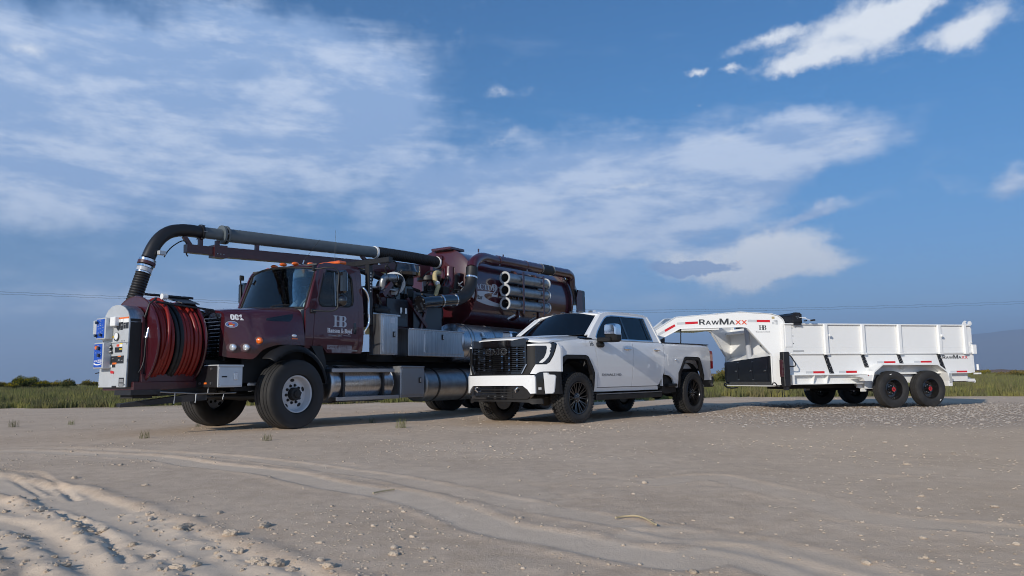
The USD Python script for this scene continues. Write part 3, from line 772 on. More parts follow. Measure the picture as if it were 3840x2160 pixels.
# ---------------------------------------------------------------- pickup truck
PX, PY, PTH, PDZ = 0.3929, 13.7277, 0.8282, -0.0274
pk = thing('pickup_truck', 'white lifted crew-cab pickup truck with black wheels and black grille', 'pickup truck', (PX, PY, PDZ), PTH + pi)
_ys = np.array([(.40, .95), (.53, .965), (.62, .99), (.80, 1.016), (1.0, 1.03), (1.2, 1.034), (1.35, 1.026), (1.42, 1.014), (1.47, .985), (1.55, .94)])
def ys(X, Z):
    y = np.interp(Z, _ys[:, 0], _ys[:, 1])
    return y - .07 * np.clip((-.15 - X) / .5, 0, 1) ** 2 - .02 * np.clip((X - 4.4) / .5, 0, 1)
def pf(Y):
    a = np.abs(Y)
    return np.where(a < .7, -1.02 + .10 * (a / .7) ** 2, -.92 + .286 * (a - .7) + 2.6 * np.clip(a - .7, 0, None) ** 2)
def spanel(name, poly, s, look='white_paint', t0=0.0, t1=.03, size=.09, parent=None, smooth=35, **kw):
    """a body panel on the side surface; poly in X, Z; t0 outside offset (negative = proud), t1 inner offset"""
    poly = poly if isinstance(poly, Polygon) else Polygon(poly)
    m = trimesh.creation.extrude_polygon(poly.buffer(0), 1.0, engine='earcut')
    v, f = np.array(m.vertices), np.array(m.faces)
    v[:, 2] *= (t1 - t0)
    v, f = trimesh.remesh.subdivide_to_size(v, f, size)[:2]
    V = np.stack([v[:, 0], s * (ys(v[:, 0], v[:, 1]) - t0 - v[:, 2]), v[:, 1]], 1)
    b = MB(); b.add(V, f if s > 0 else f[:, ::-1])
    return b.build(name, look, parent or pk, smooth, **kw)
def fpanel(name, poly, look, out=0.0, inn=.03, size=.07, parent=None, lean=0.0, smooth=35, surf=pf, **kw):
    """a panel on the front surface; poly in Y, Z"""
    poly = (poly if hasattr(poly, 'geoms') or isinstance(poly, Polygon) else Polygon(poly)).buffer(0)
    b = MB()
    for q in getattr(poly, 'geoms', [poly]):
        m = trimesh.creation.extrude_polygon(q, 1.0, engine='earcut')
        v, f = np.array(m.vertices), np.array(m.faces)
        v[:, 2] *= (out + inn)
        v, f = trimesh.remesh.subdivide_to_size(v, f, size)[:2]
        V = np.stack([surf(v[:, 0]) - out + v[:, 2] + lean * (v[:, 1] - 1.1), v[:, 0], v[:, 1]], 1)
        b.add(V, f[:, ::-1])
    return b.build(name, look, parent or pk, smooth, fix=True, **kw)
def both(poly):
    """the polygon and its mirror image, Y to -Y"""
    p = Polygon(poly).buffer(0)
    return [p, affinity.scale(p, -1, 1, origin=(0, 0))]
def sym(half):
    return Polygon(list(half) + [(-y, z) for y, z in reversed(half)]).buffer(0)

# wheels: chunky all-terrain tyres on ten-spoke black rims
def pickup_wheel(X, sgn):
    w = xform(pk, 'wheel')
    R, W, rim = .4425, .315, .272
    yo = 1.04 * sgn; yc = yo - sgn * W / 2; o = (X, yc, R)
    t = MB(); t.lathe(tyre_prof(R - .014, W, rim, (), .03), o, (0, sgn, 0), 64); t.build('tyre', 'rubber', w, 40)
    tb = MB(); r0 = np.random.default_rng(int(X * 10) + 5 * (sgn > 0)); n = 44
    def block(y0, y1, half, skew, h0, h1):
        pts = np.array([(-half + skew, y0), (half + skew, y0), (half - skew, y1), (-half - skew, y1)])
        a = [(x, y, -h0) for x, y in pts]; b_ = [(x * .93, y + (.002 if y == y0 else -.002), -h1) for x, y in pts]
        mm = trimesh.convex.convex_hull(np.array(a + b_)); return np.array(mm.vertices), np.array(mm.faces)
    for row, (y0, y1, hf, sk, ph) in enumerate(((-.148, -.098, .024, .004, 0), (-.090, -.034, .020, .010, .5), (-.026, .026, .021, -.009, .1), (.034, .090, .020, .010, .6), (.098, .148, .024, -.004, .05))):
        spin(tb, lambda: block(y0, y1, hf, sk * (1 if sgn > 0 else -1), R - .016, R + (-.004 if abs(row - 2) == 2 else 0)), n, o, (ph + .2 * r0.random()) * 2 * pi / n)
    def side():
        a = np.array([(-.022, W / 2 - .012, -(R - .012)), (.022, W / 2 - .012, -(R - .012)), (.016, W / 2 + .004, -(R - .06)), (-.016, W / 2 + .004, -(R - .06)), (-.022, W / 2 - .022, -(R - .02)), (.022, W / 2 - .022, -(R - .02)), (.016, W / 2 - .006, -(R - .06)), (-.016, W / 2 - .006, -(R - .06))]) * [1, sgn, 1]
        mm = trimesh.convex.convex_hull(a); return np.array(mm.vertices), np.array(mm.faces)
    spin(tb, side, n, o)
    tb.build('tread_block', 'rubber', w, False, kind='stuff')
    r = MB(); r.lathe([(-.11, rim + .01), (.128, rim + .012), (.140, rim + .004), (.138, rim - .008), (.115, rim - .016), (.02, rim - .03), (-.10, rim - .04), (-.10, .02)], o, (0, sgn, 0), 48); r.build('rim', 'rim_black', w, 30)
    for k in range(10):
        for q in (-.12, .12):
            a = k * 2 * pi / 10 + q; sp = MB()
            u = np.array([math.cos(a), 0, math.sin(a)]); tt = np.array([-math.sin(a), 0, math.cos(a)]); c = np.array(o)
            a2 = k * 2 * pi / 10 + q * .35; u2 = np.array([math.cos(a2), 0, math.sin(a2)])
            A = [c + u2 * .075 + tt * .009 * e + np.array([0, sgn * yy, 0]) for e, yy in ((-1, .055), (1, .055), (1, .095), (-1, .095))]
            Bq = [c + u * (rim - .012) + tt * .008 * e + np.array([0, sgn * yy, 0]) for e, yy in ((-1, .085), (1, .085), (1, .125), (-1, .125))]
            sp.hexa(A, Bq); sp.build('spoke', 'rim_black', w, False)
    h = MB(); h.lathe([(.04, .085), (.098, .082), (.106, .06), (.112, .04), (.112, .001)], o, (0, sgn, 0), 24); h.build('hub', 'rim_black', w, 30)
    l = MB(); lugs(l, o, sgn, 8, .062, .011, .10, .118); l.build('lug_nut', 'dull_steel', w, 20, kind='stuff')
for X in (0, 4.036):
    for s in (1, -1):
        pickup_wheel(X, s)

arch_f = [(-.60, .56), (-.615, .92), (-.51, 1.035), (-.40, 1.165), (-.33, 1.19), (.20, 1.19), (.27, 1.165), (.40, .99), (.465, .88), (.482, .54)]
arch_fi = [(-.56, .56), (-.555, .90), (-.455, 1.0), (-.355, 1.105), (-.30, 1.122), (.17, 1.122), (.22, 1.10), (.34, .945), (.40, .84), (.418, .54)]
shift = lambda pts, d: [(x + d, z) for x, z in pts]
arch_r = shift([(-.575, .56), (-.60, .86), (-.45, 1.06), (-.36, 1.185), (-.29, 1.205), (.22, 1.20), (.29, 1.175), (.36, 1.06), (.49, .80), (.52, .56)], 4.02)
arch_ri = shift([(-.515, .56), (-.53, .83), (-.40, 1.01), (-.32, 1.115), (-.26, 1.135), (.18, 1.132), (.235, 1.105), (.31, .99), (.425, .77), (.455, .56)], 4.02)
for s in (1, -1):
    hole = Polygon(arch_f + [(.482, .4), (-.60, .4)])
    fender = Polygon([(-.615, .90), (-.60, 1.0), (-.60, 1.385), (-.55, 1.40), (-.3, 1.435), (0, 1.462), (.25, 1.485), (.473, 1.50), (.476, 1.455), (.545, 1.12), (.578, .94), (.578, .60), (.56, .54), (.45, .54), (.45, .5), (-.615, .5)]).difference(hole)
    fender = max(getattr(fender, 'geoms', [fender]), key=lambda q: q.area)
    spanel('fender', fender, s)
    spanel('fender_flare', Polygon(arch_f + arch_fi[::-1]), s, 'black_plastic', -.018, .05, .08)
    fd = [(.486, 1.468), (.490, 1.45), (.556, 1.12), (.588, .94), (.590, .615), (1.692, .615), (1.70, .90), (1.742, 1.45), (1.742, 1.468)]
    rd = [(1.752, 1.468), (1.752, 1.45), (1.710, .90), (1.702, .615), (2.60, .615), (2.66, .63), (2.80, .79), (2.846, .90), (2.85, 1.45), (2.85, 1.468)]
    for poly, hx in ((fd, 1.537), (rd, 2.58)):
        d = spanel('door', poly, s, size=.08)
        yy = float(ys(hx, 1.31))
        h = MB(); h.tube([(hx - .095, s * (yy + .004), 1.322), (hx - .07, s * (yy + .034), 1.322), (hx + .07, s * (yy + .034), 1.318), (hx + .095, s * (yy + .004), 1.318)], .017, 10); h.build('handle', 'chrome_soft', d)
        h = MB(); h.sphere((hx, s * (yy - .012), 1.315), 1, 2, (.065, .018, .045)); h.build('handle_cup', 'chrome_soft', d)
    spanel('sill', [(.585, .535), (2.70, .535), (2.66, .60), (2.60, .604), (.585, .604)], s, t0=.012, t1=.06)
    m = MB(); m.box(.50, 2.74, s * .86, s * 1.03, .385, .485, .012); m.build('running_board', 'black_plastic', pk)
    m = MB(); m.box(.52, 2.72, s * .95, s * 1.034, .486, .500, .004); m.build('step_strip', 'dull_steel', pk)
    for X in (.7, 1.6, 2.5):
        m = MB(); m.box(X - .04, X + .04, s * .6, s * .9, .42, .47); m.build('step_bracket', 'chassis', pk)
    bed = Polygon([(2.868, 1.468), (4.80, 1.474), (4.806, 1.40), (4.83, 1.36), (4.84, .94), (4.87, .90), (4.88, .72), (4.86, .56), (4.50, .56), (3.44, .56), (3.27, .58), (3.25, .68), (3.18, .755), (3.06, .81), (2.90, .825), (2.868, .90)]).difference(Polygon(arch_r + [(4.54, .4), (3.445, .4)]))
    bed = max(getattr(bed, 'geoms', [bed]), key=lambda q: q.area)
    spanel('bed_side', bed, s, size=.10)
    spanel('fender_flare', Polygon(arch_r + arch_ri[::-1]), s, 'black_plastic', -.018, .05, .08)
    spanel('rear_valance', [(4.545, .66), (4.60, .55), (4.86, .55), (4.88, .70), (4.54, .70)], s, 'black_plastic', -.004, .03)
    m = MB(); m.prism([(2.70, .50), (2.86, .55), (2.86, .82), (2.90, .825), (3.06, .81), (3.18, .755), (3.25, .68), (3.27, .58), (3.40, .56), (3.42, .47), (3.05, .44)], 'y', s * .82, s * .95); m.build('rocker_guard', 'black_plastic', pk)
    m = MB(); m.box(2.98, 3.34, s * .90, s * 1.045, .575, .645, .02); m.build('bed_step', 'black_plastic', pk)
    m = MB(); m.box(2.89, 4.82, s * .90, s * 1.0, 1.472, 1.490, .006); m.build('bed_rail_cap', 'black_plastic', pk)
    m = MB(); m.box(2.87, 4.80, s * .78, s * .80, .95, 1.47); m.build('bed_inner_wall', 'white_paint', pk)
    # tail lamp wraps the corner
    m = MB(); m.prism([(4.815, 1.355), (4.94, 1.345), (4.965, 1.30), (4.975, 1.15), (4.965, .955), (4.85, .945)], 'y', s * .80, s * 1.008); m.build('tail_lamp', 'lamp_red', pk, False)
    # rear bumper end
    m = MB(); m.prism([(4.885, .78), (4.96, .785), (5.0, .77), (4.99, .70), (4.95, .60), (4.90, .57), (4.88, .60)], 'y', s * .45, s * 1.0); m.build('rear_bumper', 'chrome_soft', pk, False)
    m = MB(); m.prism([(4.86, .62), (4.95, .61), (4.99, .60), (5.02, .575), (4.99, .555), (4.90, .545), (4.86, .56)], 'y', s * .5, s * .985); m.build('bumper_step', 'black_plastic', pk, False)
    # fuel door outline and cap
    if s > 0:
        spanel('fuel_door', sbox(3.02, 1.03, 3.205, 1.24).buffer(.02), s, t0=-.002, t1=.01)
        m = MB(); m.sphere((3.30, float(ys(3.3, 1.14)) + .002, 1.135), .022, 2); m.build('sensor_knob', 'chrome_soft', pk)
    # greenhouse side with one long window opening
    gy = lambda Z: 1.0 - (Z - 1.455) * .36
    gh = Polygon([(.44, 1.478), (.40, 1.52), (.62, 1.70), (.98, 1.965), (1.12, 2.015), (1.4, 2.04), (1.9, 2.05), (2.35, 2.043), (2.55, 2.025), (2.64, 1.98), (2.74, 1.80), (2.82, 1.55), (2.85, 1.478)])
    win = Polygon([(.625, 1.49), (.60, 1.53), (.72, 1.655), (.90, 1.80), (1.06, 1.91), (1.17, 1.957), (1.32, 1.975), (2.44, 1.98), (2.475, 1.96), (2.535, 1.52), (2.52, 1.49)])
    def gpanel(name, poly, look, t0, t1, **kw):
        mm = trimesh.creation.extrude_polygon(poly.buffer(0), 1.0, engine='earcut')
        v, f = np.array(mm.vertices), np.array(mm.faces); v[:, 2] *= (t1 - t0)
        v, f = trimesh.remesh.subdivide_to_size(v, f, .15)[:2]
        V = np.stack([v[:, 0], s * (gy(v[:, 1]) - .012 * ((v[:, 0] - 1.6) / 1.2) ** 2 - t0 - v[:, 2]), v[:, 1]], 1)
        b_ = MB(); b_.add(V, f if s > 0 else f[:, ::-1]); return b_.build(name, look, pk, 30, **kw)
    gpanel('cab_side', gh.difference(win), 'white_paint', 0, .04)
    gpanel('window_trim', win.difference(win.buffer(-.020)), 'chrome_soft', -.006, .012)
    for lo, hi in ((.5, 1.585), (1.625, 2.30), (2.325, 2.7)):
        gpanel('side_window', win.buffer(-.019).intersection(Polygon([(lo + .06, 1.4), (hi + .06, 1.4), (hi, 2.1), (lo, 2.1)])), 'glass_tinted', .008, .014)
    gpanel('door_pillar', Polygon([(1.625, 1.50), (1.685, 1.50), (1.64, 1.97), (1.59, 1.97)]), 'gloss_black', .0, .03)
    # tow mirror
    m = MB(); m.box(.55, .74, s * .985, s * 1.09, 1.335, 1.43, .03); m.build('mirror_foot', 'black_plastic', pk)
    m = MB(); m.box(.58, .72, s * 1.0, s * 1.30, 1.425, 1.515, .02); m.build('mirror_arm', 'black_plastic', pk)
    m = MB(); m.box(.635, .83, s * 1.135, s * 1.395, 1.425, 1.60, .035); m.build('mirror_shell', 'black_plastic', pk)
    m = MB(); m.loft([[(x + dx, s * y, z) for y, z in ((1.135, 1.555), (1.395, 1.555), (1.398, 1.66), (1.385, 1.725), (1.34, 1.752), (1.19, 1.752), (1.145, 1.725), (1.132, 1.66))] for x, dx in ((.80, 0), (.70, 0), (.64, 0))] + [[(.615, s * (1.265 + (y - 1.265) * .82), 1.65 + (z - 1.65) * .82) for y, z in ((1.135, 1.555), (1.395, 1.555), (1.398, 1.66), (1.385, 1.725), (1.34, 1.752), (1.19, 1.752), (1.145, 1.725), (1.132, 1.66))]]); m.build('mirror_cap', 'chrome', pk, 40, fix=True)
    m = MB(); m.box(.832, .838, s * 1.16, s * 1.38, 1.45, 1.58); m.build('mirror_glass', 'chrome', pk)
    # front-fender vent and its louvre
    yv = float(ys(.3, 1.47))
    m = MB(); m.hexa([(.10, s * (yv + .004), 1.49), (.47, s * (yv + .0), 1.44), (.47, s * (yv + .0), 1.50), (.12, s * (yv - .012), 1.53)], [(.10, s * (yv - .05), 1.49), (.47, s * (yv - .05), 1.44), (.47, s * (yv - .05), 1.50), (.12, s * (yv - .06), 1.53)]); m.build('fender_vent', 'gloss_black', pk, False)

# hood: crowned sheet with a raised middle
def hood_z(x, y):
    t = np.clip((x + 1.0) / 1.48, 0, 1); a = np.abs(y)
    zc = 1.488 + .122 * t - .03 * t * t; ze = 1.415 + .075 * t
    k = np.clip(a / .93, 0, 1)
    z = zc + (ze - zc) * (k ** 3.2)
    rise = np.clip((.52 - a) / .05, 0, 1); return z + .014 * rise * rise * (3 - 2 * rise)
Yg = np.unique(np.concatenate([np.linspace(-.93, .93, 33), [-.52, -.47, .47, .52]]))
grid = []
for t in np.linspace(0, 1, 22):
    row = []
    for y in Yg:
        xf = float(pf(y)) + .02; xb = .47 - .22 * (1 - (abs(y) / .93) ** 2) * 0 + .02
        x = xf + (xb - xf) * t
        z = float(hood_z(x, y)) - .03 * max(0, 1 - t * 9) ** 2
        row.append((x, y, z))
    grid.append(row)
m = MB(); m.add(*shell(grid, .03, (0, 0, 1.0))); m.build('hood', 'white_paint', pk, 24)
for s in (1, -1):
    m = MB(); q = [(-.86, s * .16), (-.83, s * .43), (-.60, s * .47), (-.70, s * .18)]
    top = [(x, y, float(hood_z(np.array(x), np.array(y))) + .006) for x, y in q]
    m.hexa(top, [(x, y, z - .03) for x, y, z in top]); m.build('hood_scoop', 'gloss_black', pk, False)
m = MB(); rows = []
for t in np.linspace(0, 1, 3):
    rows.append([(.44 + .10 * t, y, 1.575 + .012 * t - .05 * (abs(y) / .86) ** 2) for y in np.linspace(-.86, .86, 13)])
m.add(*shell(rows, .02, (0, 0, 1.0))); m.build('cowl', 'black_plastic', pk)
# windscreen, roof, back of the cab
def screen(t, u):
    yb, yt = .86, .70
    y = u * (yb + (yt - yb) * t)
    return (.475 - .10 * (1 - u * u) + (.60 - .02 * (1 - u * u)) * t, y, 1.575 + (.425 + .035 * (1 - u * u)) * t)
rows = [[screen(t, u) for u in np.linspace(-1, 1, 17)] for t in np.linspace(0, 1, 9)]
m = MB(); m.add(*shell(rows, .008, (-.6, 0, .8))); m.build('windscreen', 'glass_tinted', pk)
m = MB()
for s in (1, -1):
    fr = [np.array(screen(t, s * 1.0)) for t in np.linspace(0, 1, 7)]
    for a, b_ in zip(fr[:-1], fr[1:]):
        pass
rowsL = [[tuple(np.array(screen(t, 1.0)) + d) for d in ([-.012, -.03, .004], [-.02, .012, .006], [.03, .06, .0])] for t in np.linspace(-.02, 1.04, 8)]
m = MB(); m.add(*shell(rowsL, .03, (-.5, .6, .5))); m.build('windscreen_pillar', 'white_paint', pk)
rowsR = [[(x, -y, z) for x, y, z in r] for r in rowsL]
m = MB(); m.add(*shell(rowsR, .03, (-.5, -.6, .5))); m.build('windscreen_pillar', 'white_paint', pk)
rows = []
for x in np.concatenate([[1.00, 1.04, 1.10], np.linspace(1.2, 2.45, 8), [2.52, 2.58, 2.63]]):
    r = []
    for u in np.linspace(-1, 1, 21):
        ye = .80 if x > 1.12 else .74 + .06 * (x - 1.0) / .12
        ze = np.interp(x, [1.0, 1.12, 1.4, 1.9, 2.35, 2.55, 2.63], [1.985, 2.016, 2.041, 2.051, 2.044, 2.026, 1.985])
        r.append((x - .03 * (1 - u * u) * (x < 1.1), u * ye, ze + .045 * (1 - abs(u) ** 2.6)))
    rows.append(r)
m = MB(); m.add(*shell(rows, .03, (0, 0, 1.0))); m.build('roof', 'white_paint', pk)
rows = [[(2.63 + .19 * t ** .8, u * (.80 + .20 * t), 2.01 - .53 * t + .02 * (1 - u * u)) for u in np.linspace(-1, 1, 9)] for t in np.linspace(0, 1, 6)]
m = MB(); m.add(*shell(rows, .03, (1.0, 0, .3))); m.build('cab_back', 'white_paint', pk)
rows = [[(2.655 + .165 * t ** .8, u * (.68 + .04 * t), 1.965 - .40 * t) for u in np.linspace(-1, 1, 9)] for t in np.linspace(0, 1, 4)]
m = MB(); m.add(*shell(rows, .01, (1.0, 0, .3))); m.build('rear_window', 'gloss_black', pk)
m = MB(); m.box(2.82, 2.86, -.98, .98, .60, 1.478); m.build('cab_rear_wall', 'white_paint', pk)
fin = Polygon([(1.72, 2.085), (1.94, 2.085), (1.945, 2.15), (1.925, 2.168), (1.89, 2.155), (1.80, 2.11)])
m = MB(); m.prism(fin, 'y', -.018, .018); m.build('shark_fin_antenna', 'white_paint', pk)
for y in (-.46, -.23, 0, .23, .46):
    m = MB(); m.sphere((1.16, y, 2.085 - .05 * (y / .8) ** 2), 1, 2, (.05, .05, .012)); m.build('roof_marker', 'gloss_black', pk)
m = MB(); m.sphere((1.98, .30, 2.085), 1, 2, (.10, .035, .02)); m.build('cargo_lamp', 'gloss_black', pk)

# grille and front end
top_bar = sym([(.655, 1.36), (.665, 1.445), (.615, 1.474), (.56, 1.468), (.40, 1.444), (.30, 1.452)])
fpanel('grille_top', top_bar, 'gloss_black', .035, .06)
fpanel('grille_back', sym([(.66, 1.37), (.66, 1.02), (.56, .87)]), 'black_plastic', -.035, .06)
fr = sym([(.655, 1.37), (.655, 1.02), (.555, .865)]).difference(sym([(.625, 1.345), (.625, 1.03), (.535, .91)]))
fpanel('grille_frame', fr, 'gloss_black', .030, .05)
zs = np.linspace(.925, 1.335, 13)
for z in zs:
    hw = .62 if z > 1.04 else .54 + (z - .91) / .13 * .08
    fpanel('grille_bar', sbox(-hw, z - .0055, hw, z + .0055), 'gloss_black', .012, .03, .12)
for y in (-.60, -.46, -.30, -.145, .145, .30, .46, .60):
    for k, z in enumerate(zs[:-1]):
        if abs(y) > .55 and z < 1.03: continue
        m = MB(); z0, z1 = z + .006, z + .028; x0 = float(pf(y))
        m.hexa([(x0 - .012, y - .018, z0), (x0 - .012, y + .018, z0), (x0 + .02, y + .022, z0), (x0 + .02, y - .022, z0)], [(x0 - .002, y - .018, z1), (x0 - .002, y + .018, z1), (x0 + .02, y + .022, z1), (x0 + .02, y - .022, z1)])
        m.build('grille_facet', 'rim_black' if (k * 7 + int(y * 100)) % 3 else 'chrome_soft', pk, False)
gm = fit_text('GMC', .52, .085, bold=True)
lw = xform(pk, 'grille_letters')
q = affinity.translate(gm, -.26, 1.215)
for part in sorted(getattr(q, 'geoms', [q]), key=lambda g_: g_.centroid.x):
    fpanel('letter', part.buffer(.006).difference(part.buffer(-.002)), 'dull_steel', .026, -.005, .15, parent=lw, smooth=False)
    fpanel('letter_face', part, 'rim_black', .034, -.005, .15, parent=lw, smooth=False)
for sg, sp_ in zip((1, -1), both([(.66, 1.372), (.79, 1.335), (.79, 1.035), (.69, .862), (.555, .868), (.655, 1.02)])):
    fpanel('grille_surround', sp_, 'black_plastic', .006, .05)
    fpanel('surround_edge', affinity.scale(Polygon([(.652, 1.035), (.558, .872), (.575, .872), (.668, 1.03)]), sg, 1, origin=(0, 0)), 'chrome_soft', .034, -.02)
hl = [(.655, 1.376), (.80, 1.386), (.93, 1.394), (.985, 1.392), (1.0, 1.36), (.998, 1.28), (.975, 1.17), (.935, 1.05), (.915, 1.036), (.79, 1.036), (.79, 1.334), (.66, 1.358)]
for sg, p in zip((1, -1), both(hl)):
    sc = lambda pts: affinity.scale(Polygon(pts), sg, 1, origin=(0, 0)).buffer(0)
    h = fpanel('headlight', p, 'gloss_black', .008, .06, .05)
    fpanel('running_lamp', sc([(.665, 1.364), (.80, 1.374), (.955, 1.378), (.967, 1.36), (.966, 1.31), (.955, 1.30), (.963, 1.27), (.950, 1.25), (.958, 1.22), (.940, 1.15), (.905, 1.085), (.875, 1.05), (.84, 1.05), (.845, 1.068), (.895, 1.135), (.918, 1.215), (.928, 1.30), (.922, 1.338), (.80, 1.342), (.665, 1.338)]), 'label_white', .013, -.002, .05, parent=h)
    fpanel('lens', sc([(.80, 1.325), (.912, 1.325), (.915, 1.29), (.905, 1.20), (.885, 1.14), (.835, 1.065), (.80, 1.055)]), 'rim_black', .010, -.002, .05, parent=h)
    fpanel('fender_nose', sc([(.70, .866), (.79, 1.024), (.918, 1.024), (.95, 1.06), (.985, 1.17), (1.003, 1.26), (1.02, 1.385), (1.045, 1.30), (1.045, .90), (.99, .905), (.885, .905), (.835, .895), (.80, .862)]), 'white_paint', .004, .05)
    fpanel('vent_pillar', sc([(.79, .845), (.83, .885), (.895, .90), (.93, .905), (.93, .88), (.895, .86), (.905, .52), (.80, .525)]), 'gloss_black', .030, .05)
    fpanel('bumper_corner', sc([(.898, .882), (.935, .882), (.945, .852), (1.0, .845), (1.01, .82), (.995, .56), (.98, .535), (.913, .535)]), 'white_paint', .045, .05)
    fpanel('corner_trim', sc([(.94, .893), (1.03, .90), (1.04, .52), (.985, .53), (1.002, .82), (.95, .855)]), 'black_plastic', .022, .05)
    fpanel('fog_lamp', sc([(.835, .60), (.87, .60), (.87, .64), (.835, .64)]), 'lamp_clear', .036, -.02)
    spanel('bumper_return', [(-.62, .90), (-.60, .52), (-.53, .52), (-.545, .93)], sg, 'black_plastic', .0, .05)
    h = MB(); x0 = float(pf(.48)); h.tube([(x0 + .02, sg * .505, .63), (x0 - .05, sg * .50, .635), (x0 - .085, sg * .48, .60), (x0 - .05, sg * .46, .565), (x0 + .02, sg * .455, .565)], .016, 10); h.build('tow_hook', 'chrome_soft', pk)
bp = sym([(.79, .846), (.806, .80), (.806, .54), (.735, .536), (.685, .605), (.60, .668)])
def pfb(y):
    return pf(y) - .02
fpanel('front_bumper', bp, 'white_paint', .055, .06)
fpanel('bumper_ledge', sym([(.70, .864), (.72, .846)]), 'black_plastic', .045, .05)
fpanel('lower_intake', sym([(.60, .663), (.68, .60), (.733, .535), (.725, .50), (.655, .442), (.50, .438)]), 'gloss_black', .020, .05)
for z in (.60, .555, .51, .475):
    fpanel('intake_bar', sbox(-.38, z - .008, .38, z + .008), 'black_plastic', .034, -.01, .15)
for y in (-.03, -.2, .14):
    fpanel('parking_sensor', Polygon(ring_poly(.012, 12) + [y * 1.0 + .03, .488]), 'dull_steel', .038, -.01)
for y in (-.35, .35, .70, -.70):
    fpanel('bumper_sensor', Polygon(ring_poly(.014, 14) + [y, .755]), 'white_paint', .058, -.03)
fpanel('air_dam', sym([(.86, .45), (.87, .365), (.72, .36), (.66, .385), (.30, .398)]), 'black_plastic', -.005, .03)
# markings
lw = xform(pk, 'door_badge')
nm = fit_text('DENALI HD', .62, .036, bold=True)
for part in getattr(nm, 'geoms', [nm]):
    spanel('letter', affinity.translate(part, .70, .822), 1, 'dull_steel', -.004, .002, .3, parent=lw, smooth=False)
hb = affinity.translate(hb_mark(.075), .41, 1.362)
for part in getattr(hb, 'geoms', [hb]):
    spanel('monogram', part, 1, 'letter_grey', -.0015, .001, .3, smooth=False)
# structure that closes the body, seats, underside
m = MB(); m.box(-.83, .48, -.66, .66, .60, 1.38); m.build('engine_bay', 'chassis', pk)
m = MB(); m.box(.45, 2.84, -.93, .93, .56, .64); m.build('cab_floor', 'chassis', pk)
m = MB(); m.box(.46, .62, -.84, .84, .62, 1.50, .03); m.build('dashboard', 'seat_cloth', pk)
for s in (1, -1):
    m = MB(); m.box(1.20, 1.72, s * .18, s * .72, .70, 1.0, .06); m.hexa([(1.62, s * .20, .95), (1.62, s * .70, .95), (1.80, s * .70, .95), (1.80, s * .20, .95)], [(1.76, s * .24, 1.62), (1.76, s * .66, 1.62), (1.88, s * .66, 1.62), (1.88, s * .24, 1.62)]); m.build('seat', 'seat_cloth', pk, False)
    m = MB(); m.box(1.79, 1.89, s * .32, s * .58, 1.65, 1.83, .04); m.build('headrest', 'seat_cloth', pk)
m = MB(); m.box(2.35, 2.74, -.80, .80, .75, 1.58, .06); m.build('rear_seat', 'seat_cloth', pk)
m = MB(); t = np.linspace(0, 2 * pi, 25)[:-1]; m.tube(np.stack([1.02 + .07 * np.sin(t), .45 + .19 * np.cos(t), 1.40 + .17 * np.sin(t)], 1), .016, 8, closed=True); m.build('steering_wheel', 'black_plastic', pk)
m = MB(); m.box(2.87, 4.86, -.80, .80, .92, .96); m.build('bed_floor', 'black_plastic', pk)
m = MB(); m.box(4.84, 4.90, -.80, .80, .90, 1.474, .01); m.build('tailgate', 'white_paint', pk)
for s in (1, -1):
    m = MB(); m.box(-.80, 4.86, s * .40, s * .48, .50, .64); m.build('frame_rail', 'chassis', pk)
    for X in (0, 4.03):
        m = MB(); m.lathe([(-.30, .52), (.12, .52)], (X, s * .80, .56), (0, s, 0), 32); 
        v, f = np.vstack(m.v), np.vstack(m.f); keep = (v[f][:, :, 2].min(1) > .60); m.f = [f[keep]]
        m.box(X - .52, X + .52, s * .655, s * .67, .52, 1.05); m.build('wheel_liner', 'chassis', pk)
for X in (0, 4.036):
    m = MB(); m.cyl((X, -.75, .44), (X, .75, .44), .05, n=14); m.sphere((X, .1 if X > 1 else .25, .44), .15, 2); m.build('axle', 'chassis', pk)
m = MB(); m.cyl((.6, .1, .58), (3.9, .1, .50), .045, n=12); m.cyl((1.0, -.35, .50), (3.2, -.45, .48), .05, n=12); m.box(1.2, 2.0, -.30, .30, .47, .60, .03); m.box(2.9, 3.45, .50, .80, .46, .62, .04); m.build('driveline', 'chassis', pk, kind='stuff')
m = MB()
for s in (1, -1):
    m.tube([(3.3, s * .55, .52), (3.7, s * .55, .40), (4.036, s * .55, .37), (4.4, s * .55, .42), (4.75, s * .55, .55)], .03, 8); m.cyl((4.2, s * .5, .45), (4.45, s * .42, .85), .035, n=10); m.cyl((-.25, s * .5, .45), (-.1, s * .45, .95), .035, n=10)
m.build('suspension', 'chassis', pk, kind='stuff')
